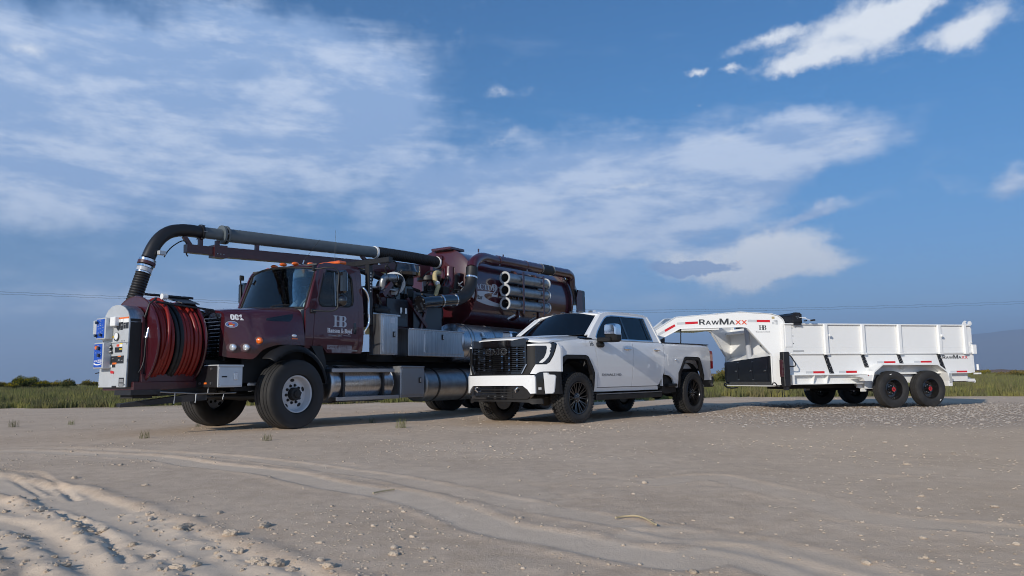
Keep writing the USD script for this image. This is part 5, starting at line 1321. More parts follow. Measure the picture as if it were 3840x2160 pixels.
m.build('tread_pattern', 'tread_plate', vt, False, kind='stuff')
m = MB(); m.plate(sbox(2.14, 1.83, 2.26, 1.93), (0, 1.2175, 0), (1, 0, 0), (0, 0, 1), (0, 1, 0), .002); m.build('paper_label', 'decal_silver', vt, False)
tank('air_tank', 3.20, 5.75, .86, .66, .335, 'dull_steel', ((3.62, .05, 'black_steel'), (4.55, .06, 'black_steel'), (5.3, .05, 'black_steel')))
tank('water_tank', 4.26, 9.1, .84, 1.55, .415, 'aluminium', ((4.62, .03, 'dull_steel'), (4.74, .03, 'dull_steel'), (5.55, .03, 'dull_steel'), (6.45, .03, 'dull_steel'), (6.55, .03, 'dull_steel'), (7.6, .03, 'dull_steel')), dome=.10)
tank('water_tank', 4.26, 9.1, -.84, 1.55, .415, 'aluminium', ((4.62, .03, 'dull_steel'), (5.55, .03, 'dull_steel'), (6.45, .03, 'dull_steel'), (7.6, .03, 'dull_steel')), dome=.10)
m = MB(); m.plate(sbox(5.0, -.06, 5.16, .06), (0, .84 + .416, 1.60), (1, 0, 0), (0, -.15, 1), (0, 1, .15), .002); m.build('label', 'label_black', vt, False)
m = MB(); m.plate(sbox(5.02, -.05, 5.10, .05), (0, .84 + .395, 1.74), (1, 0, 0), (0, -.5, .9), (0, .9, .5), .002); m.build('label', 'label_white', vt, False)
vbox('subframe', 'chassis', 2.0, 9.6, -.75, .75, 1.12, 1.30); vbox('tank_cradle', 'chassis', 5.1, 9.4, -.5, .5, 1.30, 1.86)
vbox('deck', MF, 1.9, 4.3, -.80, .80, 1.76, 1.80)

# debris tank
ZC, R0 = 2.80, .965
m = MB(); m.lathe([(-.10, .001), (-.09, .35), (-.055, .68), (0, .90), (.015, .945), (.02, 1.0), (.07, 1.0), (.075, R0), (4.30, R0), (4.305, 1.0), (4.36, 1.0), (4.42, .94), (4.52, .70), (4.58, .35), (4.59, .001)], (5.12, 0, ZC), (1, 0, 0), 96); m.build('debris_tank', MP, vt, 24)
vbox('tank_lid', MP, 5.02, 5.55, -.22, .36, 3.74, 3.80, b=.01)
def drum_text(name, sh, x, z, look, parent, r=R0, out=.002):
    """a shape wrapped on the tank's side; sh in along (X) and up"""
    b = MB()
    for q in getattr(sh, 'geoms', [sh]):
        mm = trimesh.creation.extrude_polygon(q, .003, engine='earcut'); v, f = np.array(mm.vertices), np.array(mm.faces)
        v, f = trimesh.remesh.subdivide_to_size(v, f, .12)[:2]
        a0 = math.asin((z - ZC) / r); a = a0 + v[:, 1] / r; rr = r + out - .003 + v[:, 2]
        b.add(np.stack([x + v[:, 0], rr * np.cos(a), ZC + rr * np.sin(a)], 1), f[:, ::-1])
    return b.build(name, look, parent, 30, fix=True)
TL = xform(vt, 'tank_lettering')
drum_text('word', fit_text('VACTOR', .98, .125, serif=True), 4.98 + .02, 2.79, 'decal_silver', TL)
drum_text('number', fit_text('2100', 1.05, .29, serif=True), 5.80, 2.66, 'decal_silver', TL)
sw = Polygon(ring_poly(1, 60) * [.85, .155]).difference(affinity.translate(Polygon(ring_poly(1, 60) * [.72, .115]), .36, .045))
sw = affinity.rotate(sw, -3)
drum_text('swoosh', sw, 5.86, 2.60, 'decal_silver', TL)
pl = affinity.skew(fit_text('Plus', .24, .085, bold=True), 18)
drum_text('script', pl, 5.20, 2.565, 'label_black', TL, out=.005)
# vacuum piping along the tank
pp = [(4.93, 1.02, 3.05), (4.97, 1.03, 3.22), (5.02, 1.03, 3.33)]
top = curve([(4.99, 1.0, 3.23), (5.06, .98, 3.34), (5.22, .95, 3.44), (5.42, .92, 3.515), (5.62, .90, 3.54), (6.2, .90, 3.545)], 16)
P2 = np.vstack([top, [(8.0, .90, 3.575)]])
vtube('vacuum_pipe', MP, P2, .128, 28); 
vtube('pipe_coupling', 'hose_rubber', [(8.0, .90, 3.575), (8.62, .90, 3.585)], .133, 28)
vtube('vacuum_pipe', MP, np.vstack([[(8.62, .90, 3.585), (9.3, .90, 3.60)], curve([(9.3, .90, 3.60), (9.55, .89, 3.59), (9.68, .87, 3.52), (9.72, .86, 3.40), (9.74, .85, 3.2)], 10)[1:]]), .128, 28)
for x, z in ((8.03, 3.576), (8.59, 3.585)):
    clampring('clamp', 'dull_steel', (x, .90, z), (1, 0, .015), .128, .03, .012)
for x in (6.1, 7.3):
    clampring('flange', MP, (x, .90, 3.545 + (x - 6.2) * .0167), (1, 0, .015), .126, .014, .010)
    b = MB(); b.cyl((x, .98, 3.42), (x, .98, 3.46), .014, n=8); b.build('bolt', 'dull_steel', vt)
for x in (5.35, 6.35):
    vbox('pipe_lug', MP, x, x + .04, .89, .91, 3.64, 3.73, b=.004)
vtube('rubber_sleeve', 'hose_rubber', [(4.985, 1.0, 3.24), (4.965, 1.01, 3.12), (4.93, 1.02, 3.0)], .134, 28)
clampring('clamp', 'chrome_soft', (4.93, 1.02, 3.0), (-.25, .05, -1), .132, .035, .01)
vtube('flexible_pipe', 'hose_rubber', curve([(4.93, 1.02, 3.0), (4.88, 1.04, 2.85), (4.76, 1.06, 2.68), (4.55, 1.08, 2.54), (4.30, 1.09, 2.46), (4.20, 1.09, 2.44)], 18), .132, 28)
vtube('intake_pipe', 'gloss_black', [(4.20, 1.09, 2.44), (3.72, 1.10, 2.375)], .135, 28); vtube('intake_pipe', 'gloss_black', [(3.72, 1.10, 2.375), (3.22, 1.10, 2.30), (3.10, 1.09, 2.27)], .122, 28)
for p_, d_ in (((4.2, 1.09, 2.44), (1, 0, .13)), ((3.74, 1.10, 2.378), (1, 0, .13))):
    clampring('clamp', 'chrome_soft', p_, d_, .133, .032, .012)
for a in np.linspace(0, 2 * pi, 9)[:-1]:
    b = MB(); c = np.array([3.11, 1.09 + .145 * math.cos(a), 2.27 + .145 * math.sin(a)]); b.cyl(c + [.03, 0, 0], c - [.03, 0, 0], .012, n=8); b.build('flange_bolt', 'chrome_soft', vt)
clampring('flange', 'gloss_black', (3.12, 1.09, 2.272), (1, 0, .13), .12, .03, .045)
# tube racks: bent bars that carry the suction tubes
for X in (6.66, 7.58):
    m = MB(); m.prism([(.93, 3.36), (1.04, 3.34), (1.10, 3.28), (1.125, 3.0), (1.135, 2.55), (1.14, 2.28), (1.12, 2.20), (1.04, 2.15), (.90, 2.14), (.90, 2.20), (1.02, 2.21), (1.07, 2.25), (1.08, 2.40), (1.065, 3.2), (1.02, 3.29), (.93, 3.31)], 'x', X - .02, X + .02); m.build('tube_rack', MF, vt, False)
    for z in (3.115, 2.82, 2.505):
        vbox('rack_cradle', MF, X - .05, X + .05, .985, 1.0, z - .17, z - .14)
    vbox('rack_strap', MF, X - .035, X + .035, 1.285, 1.293, 2.30, 3.30)
    b = MB(); b.cyl((X, 1.12, 2.235), (X, 1.16, 2.235), .022, n=10); b.build('bolt', 'chrome_soft', vt)
    b = MB(); b.cyl((X - .30, 1.02, 2.17), (X - .10, 1.08, 2.27), .022, n=12); b.build('spring_latch', 'label_white' if X < 7 else 'dull_steel', vt)
# rear end
m = MB(); m.lathe([(0, R0 + .005), (0, 1.06), (.08, 1.06), (.08, R0 + .005)], (9.40, 0, ZC), (1, 0, 0), 72, closed=True); m.build('door_ring', MF, vt, 30)
m = MB(); m.prism([(9.75, 2.55), (10.08, 2.55), (10.08, 3.10), (10.0, 3.18), (9.85, 3.17), (9.75, 2.95)], 'y', 1.0, 1.02); m.build('rear_plate', MF, vt, False); m = MB(); m.prism([(10.0, 2.45), (10.40, 2.45), (10.40, 3.16), (10.36, 3.20), (10.0, 3.20)], 'y', .90, .93); m.build('rear_plate', 'dark_box', vt, False)
m = MB(); m.tube(curve([(9.72, .78, 3.40), (9.95, .76, 3.30), (10.1, .74, 3.1), (10.15, .74, 2.8)], 10), .11, 16); m.build('rear_elbow', 'dull_steel', vt); vbox('rear_bumper', MF, 9.6, 10.3, -1.1, 1.1, .85, 1.1, b=.02)

# boom, tube and suction hose
bp0, bp1 = np.array([-.80, -.40, 3.30]), np.array([3.08, -.17, 3.455])
bdir = (bp1 - bp0) / np.linalg.norm(bp1 - bp0)
at = lambda t: bp0 + (bp1 - bp0) * t
vtube('boom_tube', 'pipe_grey', [at(0), at(.105)], .098, 28); vtube('boom_tube', 'pipe_grey', [at(.12), at(.5), at(1.0)], .117, 32)
for t, lk in ((.100, 'pipe_grey'), (.118, 'pipe_grey')):
    clampring('flange', lk, at(t), bdir, .09, .035, .072)
clampring('gasket', 'black_steel', at(.109), bdir, .09, .03, .055)
for a in np.linspace(0, 2 * pi, 9)[:-1]:
    o = at(.109); u = np.cross(bdir, [0, 0, 1.0]); u /= np.linalg.norm(u); w = np.cross(u, bdir); c = o + .148 * (math.cos(a) * u + math.sin(a) * w)
    b = MB(); b.cyl(c - bdir * .05, c + bdir * .05, .011, n=8); b.build('flange_bolt', 'dull_steel', vt)
el = curve([at(0), at(0) + [-.10, -.004, 0], (-1.13, -.42, 3.285), (-1.36, -.43, 3.21), (-1.52, -.43, 3.07), (-1.63, -.43, 2.88), (-1.685, -.43, 2.74)], 30)
vtube('boom_elbow', 'black_steel', el, .105, 28)
clampring('flange', 'black_steel', at(0), bdir, .10, .03, .035)
for a in np.linspace(0, 2 * pi, 7)[:-1]:
    c = at(0) + .128 * (math.cos(a) * np.array([.05, 1, 0]) + math.sin(a) * np.array([0, 0, 1.0])); b = MB(); b.cyl(c - bdir * .03, c + bdir * .03, .010, n=8); b.build('flange_bolt', 'dull_steel', vt)
hd = np.array([-.27, -.02, -.96]); hp = np.array([-1.70, -.43, 2.68])
clampring('clamp_ring', 'chrome_soft', hp + hd * -.02, hd, .10, .04, .030); clampring('clamp_ring', 'maroon_frame', hp + hd * .025, hd, .09, .05, .045); clampring('hose_clamp', 'chrome', hp + hd * .085, hd, .105, .03, .018); clampring('hose_label', 'decal_silver', hp + hd * .135, hd, .102, .06, .012); clampring('hose_clamp', 'chrome_soft', hp + hd * .185, hd, .105, .02, .014)
ribbed('suction_hose', 'hose_rubber', [hp + hd * .04, hp + hd * .3, hp + hd * .6, (-1.90, -.46, 1.95), (-1.93, -.52, 1.75)], .108, .042, .012)
vbox('work_lamp', 'panel_grey', -1.60, -1.48, -.34, -.26, 2.80, 2.87, b=.01)
vtube('lamp_cable', 'black_steel', curve([(-1.48, -.32, 2.78), (-1.36, -.34, 2.95), (-1.22, -.36, 3.06), (-1.10, -.38, 3.10), (-1.03, -.40, 3.02), (-1.05, -.40, 2.90), (-1.02, -.40, 2.86)], 24), .010, 8)
# boom beam beneath, with its sleeve and stays
def beam(name, p0, p1, h, w, look=MF):
    d = np.array(p1, float) - np.array(p0, float); d /= np.linalg.norm(d); sd = np.cross(d, [0, 0, 1.0]) if abs(d[2]) < .95 else np.array([0, 1.0, 0]); sd /= np.linalg.norm(sd); up = np.cross(sd, d)
    q = lambda p: [np.array(p) + sd * a * w / 2 + up * b_ * h / 2 for a, b_ in ((-1, -1), (1, -1), (1, 1), (-1, 1))]
    m = MB(); m.hexa(q(p0), q(p1)); return m.build(name, look, vt, False)
beam('boom_beam', (-1.07, -.40, 2.985), (.0, -.335, 3.015), .14, .12); beam('boom_beam', (-.42, -.36, 3.0), (2.9, -.17, 3.155), .175, .15); beam('boom_sleeve', (-.60, -.37, 2.995), (-.36, -.355, 3.003), .215, .19)
beam('boom_beam', (2.9, -.17, 3.16), (4.7, -.05, 3.20), .26, .17); beam('boom_arm', (3.0, -.16, 3.02), (3.62, -.12, 2.86), .14, .12); vtube('boom_cylinder', 'black_steel', [(2.6, -.16, 3.02), (4.4, -.05, 2.72)], .05, 14)
for (a, b_) in (((-.80, -.40, 3.20), (-.80, -.40, 3.05)), ((-1.10, -.41, 3.19), (-.98, -.40, 3.04)), ((-.50, -.37, 3.19), (-.50, -.37, 3.09)), ((.28, -.33, 3.24), (.28, -.33, 3.11)), ((2.75, -.19, 3.34), (2.9, -.18, 3.22))):
    beam('boom_stay', a, b_, .07, .05)
for x in (-.56, -.50, -.44):
    b = MB(); b.cyl((x, -.265, 2.95), (x, -.255, 2.95), .010, n=8); b.build('bolt', 'dull_steel', vt)
clampring('hose_clamp', 'label_white', (3.12, -.168, 3.457), bdir, .112, .05, .018)
ribbed('boom_hose', 'hose_rubber', [(3.10, -.17, 3.457), (3.7, -.13, 3.472), (4.4, -.09, 3.478), (5.10, -.04, 3.46)], .122, .052, .012, 26)
clampring('hose_clamp', 'label_white', (5.02, -.045, 3.462), (1, .06, -.01), .118, .045, .02)
m = MB(); m.tube(curve([(5.0, -.045, 3.46), (5.2, -.03, 3.45), (5.35, 0, 3.40), (5.45, 0, 3.25)], 12), .12, 24); m.build('boom_inlet', MP, vt); vbox('inlet_hood', MP, 5.0, 5.14, -.18, .10, 3.50, 3.62, b=.03)
m = MB(); m.cyl((4.75, -.05, 1.80), (4.75, -.05, 3.12), .16, n=24); m.build('boom_pedestal', MF, vt); m = MB(); m.cyl((4.75, -.05, 3.0), (4.75, -.05, 3.1), .28, n=30); m.build('slewing_ring', 'black_steel', vt)

# head rack behind the cab
vbox('rack_beam', 'black_steel', 1.80, 1.90, -1.0, 1.48, 2.93, 3.025, b=.004); vbox('beam_end_cap', 'black_steel', 1.798, 1.902, 1.4805, 1.486, 2.928, 3.027)
for s in (1, -1):
    vbox('rack_post', 'black_steel', 1.80, 1.90, s * .88, s * .98, 1.80, 2.93, b=.004)
for k in range(7):
    b = MB(); b.cyl((1.85, .98, 2.42 + k * .058), (1.85, .984, 2.42 + k * .058), .013, n=10); b.build('post_hole', 'tape_silver', vt)
b = MB(); b.cyl((1.84, 1.20, 2.945), (1.84, 1.20, 2.90), .02, n=10); b.build('beam_knob', 'chrome_soft', vt)
# machinery between the cab and the tank
vbox('machine_cover', MP, 2.10, 2.20, .20, .70, 2.05, 2.54, b=.01); vbox('machine_cover_top', 'dull_steel', 2.05, 3.0, -.7, .70, 2.545, 2.575)
vbox('blower_housing', MF, 2.50, 3.60, -.55, .60, 1.80, 2.62, b=.03)
m = MB(); m.cyl((3.15, .10, 2.60), (3.15, .62, 2.60), .29, n=36); m.build('blower_drum', 'gloss_black', vt)
m = MB(); m.lathe([(0, .17), (0, .235), (.03, .235), (.03, .17)], (2.86, .62, 2.70), (-.8, .6, 0), 30, closed=True); m.build('gasket_ring', 'panel_grey', vt)
m = MB(); m.tube(curve([(2.46, .80, 2.76), (2.52, .80, 2.77), (2.72, .78, 2.785)], 6), .072, 18); m.build('steel_intake', 'dull_steel', vt); m = MB(); m.tube(curve([(2.46, .80, 2.765), (2.40, .79, 2.74), (2.38, .77, 2.64), (2.39, .76, 2.5)], 8), .068, 16); m.build('steel_intake', 'dull_steel', vt)
m = MB(); m.tube(curve([(2.72, .78, 2.785), (2.86, .76, 2.79), (2.96, .70, 2.76), (2.98, .62, 2.68)], 10), .08, 20); m.build('rubber_elbow', 'hose_rubber', vt); clampring('clamp', 'chrome_soft', (2.73, .78, 2.785), (1, -.1, .05), .074, .02, .01)
m = MB(); m.lathe([(0, .001), (0, .20), (.03, .27), (.09, .285), (.11, .27), (.115, .245), (.15, .24), (.18, .22), (.26, .20), (.27, .001)], (3.20, .62, 2.86), (0, 0, 1), 36); m.build('air_cleaner', 'gloss_black', vt, 40); m = MB(); m.cyl((3.62, .35, 2.95), (3.62, .35, 3.16), .24, n=30); m.build('filter_canister', 'gloss_black', vt)
m = MB(); m.tube(curve([(4.72, .58, 3.26), (4.71, .58, 3.10), (4.68, .60, 2.92), (4.60, .62, 2.78), (4.46, .64, 2.70), (4.28, .64, 2.68)], 18), .115, 24, cap=False); m.build('exhaust_elbow', MP, vt, 50)
m = MB(); m.cyl((4.90, .55, 2.55), (4.90, .55, 3.08), .13, n=24); m.build('silencer', 'black_steel', vt); vbox('silencer_bracket', MF, 4.55, 4.75, .62, .66, 2.35, 2.70)
vtube('tan_hose', 'canvas_tan', curve([(4.15, .72, 2.74), (4.05, .72, 2.86), (4.10, .66, 3.0), (4.25, .58, 3.08), (4.45, .5, 3.10)], 16), .05, 14); m = MB(); m.cyl((4.05, .76, 2.82), (4.05, .80, 2.80), .05, n=16); m.build('hose_cap', 'label_white', vt); vtube('copper_pipe', 'canvas_tan', [(4.08, .78, 2.78), (3.95, .80, 2.52)], .045, 12)
beam('machine_strut', (2.55, .82, 2.66), (2.30, .84, 2.40), .10, .10); beam('machine_strut', (3.05, .80, 2.40), (3.62, .84, 1.85), .07, .05); beam('machine_strut', (3.7, .80, 2.40), (3.45, .82, 1.80), .07, .05); beam('machine_strut', (3.62, .86, 2.45), (3.50, .86, 2.15), .12, .04)
vbox('side_cover', 'dark_box', 2.45, 3.05, .80, .83, 1.82, 2.36, b=.004); vbox('side_cover', 'dark_box', 3.25, 4.15, .78, .81, 1.80, 2.55, b=.004)
m = MB(); m.plate(sbox(2.82, 2.0, 3.02, 2.20), (0, .832, 0), (1, 0, 0), (0, 0, 1), (0, 1, 0), .002); wl = m.build('warning_label', 'label_black', vt, False)
for x0 in (2.825, 2.965):
    m = MB(); m.plate(sbox(x0, 2.08, x0 + .05, 2.195), (0, .8345, 0), (1, 0, 0), (0, 0, 1), (0, 1, 0), .002); m.build('label_picture', 'label_white', wl, False)
m = MB(); m.sphere((4.02, .86, 2.37), .035, 2); m.build('tail_lens', 'lamp_red', vt)
r0 = np.random.default_rng(3)
for k in range(16):
    a = np.array([r0.uniform(2.2, 4.6), r0.uniform(.4, .88), r0.uniform(2.0, 3.0)]); b_ = a + r0.uniform(-.5, .5, 3) * [1, .3, 1]; mid = (a + b_) / 2 + r0.uniform(-.15, .25, 3) * [1, .3, 1]
    vtube('hydraulic_hose', 'hose_rubber', curve([a, mid, b_], 12), r0.uniform(.010, .020), 8)
for pts in ([(2.45, .80, 3.0), (2.62, .78, 3.12), (2.85, .70, 3.10)], [(2.52, .85, 2.92), (2.40, .84, 2.98), (2.44, .80, 2.88), (2.6, .78, 2.82)], [(3.9, .5, 2.95), (4.2, .45, 3.12), (4.6, .3, 3.15), (5.0, .12, 3.30)], [(4.65, .75, 2.72), (4.78, .86, 2.70), (4.82, .90, 2.58)]):
    vtube('hydraulic_hose', 'hose_rubber', curve(pts, 14), .016, 8)
m = MB()
for k in range(26):
    c = np.array([r0.uniform(4.62, 4.86), r0.uniform(.84, 1.0), r0.uniform(2.56, 2.86)]); d_ = r0.uniform(-.05, .05, 3); m.cyl(c - d_, c + d_, r0.uniform(.008, .02), n=6)
m.build('valve_cluster', 'dull_steel', vt, kind='stuff')
for k in range(7):
    c = np.array([r0.uniform(2.9, 4.4), r0.uniform(.45, .70), r0.uniform(2.5, 2.9)]); vbox('machine_block', 'chassis', c[0] - .1, c[0] + .12, c[1] - .1, c[1] + .1, c[2] - .1, c[2] + .1, b=.02)
m = MB(); m.sphere((2.28, .86, 2.10), 1, 2, (.22, .09, .10)); m.sphere((2.12, .86, 2.16), 1, 2, (.06, .05, .06)); m.build('hose_cover', 'hose_rubber', vt)
vbox('deck_plate', 'aluminium', 1.95, 2.7, .10, .95, 2.0, 2.03)

# hose reel on the nose
RZ, RX0, RX1 = 1.375, -2.10, -1.34
rl = xform(vt, 'hose_reel')
for X in (RX0, RX1):
    m = MB(); m.lathe([(-.012, .20), (-.012, .672), (-.018, .69), (.0, .70), (.018, .69), (.012, .672), (.012, .20)], (X, 0, RZ), (1, 0, 0), 72); m.build('flange', MP, rl, 40)
m = MB(); m.cyl((RX0, 0, RZ), (RX1, 0, RZ), .48, n=48); m.build('drum', 'chassis', rl, 40)
r1 = np.random.default_rng(9); x = RX0 + .075; k = 0
while x < RX1 - .05:
    rad = (.625 if k % 5 in (0, 1, 4) else .60) + r1.uniform(-.012, .012); ph = r1.uniform(0, 6)
    t = np.linspace(0, 2 * pi, 73)[:-1]
    c = np.stack([x + .012 * np.sin(t + ph), rad * np.cos(t), RZ + rad * np.sin(t)], 1)
    m = MB(); m.tube(c, .031, 12, closed=True); m.build('hose_turn', 'hose_red' if k not in (4, 5) else 'hose_rubber', rl, 60)
    x += .0635; k += 1
t = np.linspace(-.4, 2.9, 50); m = MB(); m.tube(np.stack([RX0 + .10 + .35 * (t + .4) / 3.3, .675 * np.cos(t), RZ + .675 * np.sin(t)], 1), .028, 12); m.build('hose_turn', 'hose_red', rl, 60)
m = MB(); m.cyl((-1.86, .30, RZ + .69), (-1.78, .30, RZ + .69), .045, n=14); m.build('hose_nozzle', 'label_white', rl)
# frame of the reel
vbox('reel_base', MF, -2.30, -1.28, -.42, .42, .665, .79, b=.01)
m = MB(); m.prism([(.10, .70), (.39, .70), (.39, 1.70), (.36, 1.74), (.28, 1.75), (.28, .95), (.10, .90)], 'x', -2.18, -2.15); m.build('reel_frame', MF, vt, False); m = MB(); m.prism([(-.39, .70), (.39, .70), (.39, .92), (.12, 1.10), (.12, 1.50), (-.12, 1.50), (-.12, 1.10), (-.39, .92)], 'x', -1.32, -1.29); m.build('reel_frame', MF, vt, False)
vbox('reel_side_sill', MF, -2.17, -1.30, .37, .40, .72, .90, b=.005); vbox('reel_post', 'black_steel', -1.31, -1.265, .26, .34, .60, 1.90, b=.005); vbox('reel_post', 'black_steel', -1.31, -1.265, -.34, -.26, .60, 1.90, b=.005)
m = MB(); m.cyl((-2.17, 0, RZ), (-1.25, 0, RZ), .07, n=20); m.build('reel_axle', 'black_steel', vt)
# guide bars over the reel
vtube('guide_bar', 'black_steel', [(-2.14, .36, 1.72), (-2.11, .42, 1.93), (-2.0, .40, 2.02)], .016, 10); vtube('guide_bar', 'black_steel', [(-2.03, .44, 1.96), (-1.06, .42, 1.90)], .018, 10)
vtube('guide_bar', 'black_steel', [(-2.02, .10, 2.10), (-1.22, .10, 2.10)], .020, 10); vtube('guide_bar', 'black_steel', [(-1.06, .42, 1.90), (-1.28, .30, 1.72)], .012, 8)
m = MB(); m.hexa([(-1.75, .04, 2.085), (-1.30, .04, 2.085), (-1.30, .42, 1.97), (-1.60, .42, 1.97)], [(-1.75, .04, 2.10), (-1.30, .04, 2.10), (-1.30, .42, 1.985), (-1.60, .42, 1.985)]); m.build('level_wind', 'black_steel', vt, False)
m = MB(); m.cyl((-2.13, .41, 1.43), (-2.10, .415, 1.58), .022, .016, n=12); m.cyl((-2.10, .415, 1.58), (-2.07, .42, 1.70), .011, n=10); m.build('spray_gun', 'chrome_soft', vt); vtube('gun_hose', 'black_steel', curve([(-2.13, .41, 1.43), (-2.15, .42, 1.2), (-2.18, .41, 1.0), (-2.22, .40, .92)], 14), .009, 8)
# operator panel facing forward
pan = [(-.405, .715), (.345, .715), (.372, 1.66), (.366, 1.715), (.32, 1.80), (.235, 1.865), (.12, 1.905), (.0, 1.915), (-.12, 1.90), (-.22, 1.85), (-.29, 1.78), (-.325, 1.70), (-.33, 1.6)]
m = MB(); m.prism(pan, 'x', -2.372, -2.355); op = m.build('operator_panel', 'panel_grey', vt, False)
arch = [p for p in pan if p[1] > 1.6]
rows = [[(xx, y, z) for y, z in arch] for xx in (-2.36, -2.14)]
m = MB(); m.add(*shell(rows, .012, (0, 0, 1.0))); m.build('panel_shroud', 'aluminium', vt, 40)
vbox('panel_side', 'chassis', -2.355, -2.20, .345, .372, .715, 1.70)
def face(name, y0, z0, y1, z1, look, d=.003, parent=None, x=-2.372):
    m = MB(); m.box(x - d, x, min(y0, y1), max(y0, y1), z0, z1); return m.build(name, look, parent or op)
def ctl(name, y0, y1, z0, z1, dep, parent=vt):
    p = vbox(name, 'panel_grey', -2.372 - dep, -2.372, y0, y1, z0, z1, b=.01)
    q = face('panel_face', y0 + .02, z0 + .02, y1 - .02, z1 - .02, 'panel_blue', .004, p, -2.372 - dep)
    return p, -2.372 - dep - .004
c1, xf1 = ctl('control_box', -.315, -.055, 1.412, 1.728, .12); c2, xf2 = ctl('control_box', -.335, -.075, .985, 1.365, .125)
for (y, z) in ((-.26, 1.66), (-.275, 1.47), (-.14, 1.475)):
    b = MB(); b.cyl((xf1, y, z), (xf1 - .035, y, z), .022, n=14); b.build('knob', 'gloss_black', c1)
r2 = np.random.default_rng(4)
for k in range(16):
    y, z = r2.uniform(-.28, -.12), r2.uniform(1.45, 1.70); face('marking', y, z, y + r2.uniform(.015, .035), z + .006, 'decal_silver', .0012, c1, xf1)
for (y, z, r_, lk) in ((-.22, 1.29, .028, 'label_orange'), (-.17, 1.28, .026, 'gloss_black'), (-.16, 1.18, .026, 'gloss_black')):
    b = MB(); b.cyl((xf2, y, z), (xf2 - .03, y, z), r_, n=16); b.build('knob', lk, c2)
for k in range(12):
    y, z = r2.uniform(-.30, -.12), r2.uniform(1.14, 1.33); face('marking', y, z, y + r2.uniform(.015, .03), z + .005, 'decal_silver', .0012, c2, xf2)
def panel_text(sh, y, z, look, parent, x):
    m = MB(); m.plate(affinity.translate(sh, y, z), (x, 0, 0), (0, 1, 0), (0, 0, 1), (-1, 0, 0), .0015); m.build('lettering', look, parent, False)
panel_text(fit_text('2100', .105, .04, bold=True), -.20, 1.075, 'label_white', c2, xf2); panel_text(fit_text('VACTOR', .085, .02, bold=True), -.298, 1.085, 'label_white', c2, xf2)
sw2 = Polygon(ring_poly(1, 40) * [.11, .024]).difference(affinity.translate(Polygon(ring_poly(1, 40) * [.10, .018]), .012, .010)); panel_text(sw2, -.20, 1.06, 'label_white', c2, xf2)
vbox('side_tag', 'panel_grey', -2.46, -2.45, -.46, -.315, 1.50, 1.70)
vbox('junction_box', 'label_white', -2.44, -2.372, -.04, .10, 1.60, 1.735, b=.008)
m = MB(); m.cyl((-2.372, .09, 1.57), (-2.378, .09, 1.57), .036, n=20); m.build('port', 'gloss_black', op)
g1 = MB(); g1.cyl((-2.372, .06, 1.445), (-2.392, .06, 1.445), .062, n=28); g1.build('gauge', 'gloss_black', op); g1 = MB(); g1.cyl((-2.392, .07, 1.452), (-2.396, .07, 1.452), .050, n=28); g1.build('gauge_dial', 'label_white', op)
face('seam', -.33, 1.352, .365, 1.358, 'label_black')
for (y0, z0, y1, z1, lk) in ((.04, 1.70, .355, 1.725, 'label_orange'), (.04, 1.655, .13, 1.70, 'label_white'), (.14, 1.655, .20, 1.70, 'label_white'), (.215, 1.645, .355, 1.70, 'label_white'), (.03, 1.565, .13, 1.655, 'label_black'), (.135, 1.54, .205, 1.655, 'label_black'), (.215, 1.555, .275, 1.645, 'label_black'), (.283, 1.555, .355, 1.645, 'label_black'),
                             (-.10, 1.435, -.02, 1.46, 'label_yellow'), (-.10, 1.365, -.02, 1.43, 'tape_silver'), (.06, 1.30, .13, 1.335, 'letter_red'), (.14, 1.335, .215, 1.348, 'label_yellow'), (.14, 1.295, .215, 1.333, 'label_white'), (.02, 1.215, .215, 1.293, 'label_black'), (.14, 1.255, .21, 1.272, 'label_yellow'),
                             (-.16, 1.055, .09, 1.165, 'label_black'), (.095, 1.055, .27, 1.168, 'label_black'), (.11, 1.15, .19, 1.168, 'label_orange'), (-.03, 1.046, .08, 1.07, 'label_orange'), (-.16, 1.0, .05, 1.05, 'label_black'), (-.155, 1.003, -.04, 1.04, 'label_white'), (.165, .725, .30, .85, 'label_black'), (.355, 1.07, .365, 1.12, 'label_black')):
    face('label', y0, z0, y1, z1, lk, .0022 if lk not in ('label_white', 'label_yellow', 'letter_red', 'label_orange') else .0034)
for k in range(6):
    face('label_line', .18, .735 + k * .018, .285, .741 + k * .018, 'tape_silver', .0036)
for k in range(18):
    y, z = r2.choice([.05, .15, .23, .30, -.14, -.05, .12, .2]), 0; z = r2.uniform(1.58, 1.64) if y in (.05, .15, .23, .30) and y != .2 else r2.uniform(1.075, 1.14)
    face('label_line', y, z, y + .045, z + .004, 'tape_silver', .0036)
for (y, z) in ((-.08, 1.30), (-.07, 1.235)):
    b = MB(); b.cyl((-2.372, y, z), (-2.40, y, z), .030, n=14); b.build('valve', 'gloss_black', op); b = MB(); b.cyl((-2.40, y + .02, z), (-2.43, y + .03, z - .01), .014, n=10); b.build('valve_cap', 'chrome_soft', op)
vtube('lever', 'dull_steel', [(-2.372, -.16, 1.31), (-2.44, -.165, 1.34), (-2.46, -.165, 1.40)], .008, 8)
b = MB(); b.cyl((-2.372, .0, .93), (-2.39, .01, .93), .020, n=12); b.cyl((-2.372, -.04, .935), (-2.384, -.04, .935), .022, n=12); b.build('button', 'tape_red', op)
face('seam', -.006, .715, 0, .93, 'tape_silver', .001); face('notch', -.02, .715, .10, .735, 'label_black')
for (y, z) in ((.20, 1.38), (.26, 1.38), (.335, 1.335), (.325, .75), (-.385, .75)):
    b = MB(); b.cyl((-2.372, y, z), (-2.378, y, z), .010, n=8); b.build('bolt', 'dull_steel', op)
vtube('side_pin', 'black_steel', [(-2.37, -.41, .93), (-2.37, -.50, .92)], .008, 8)
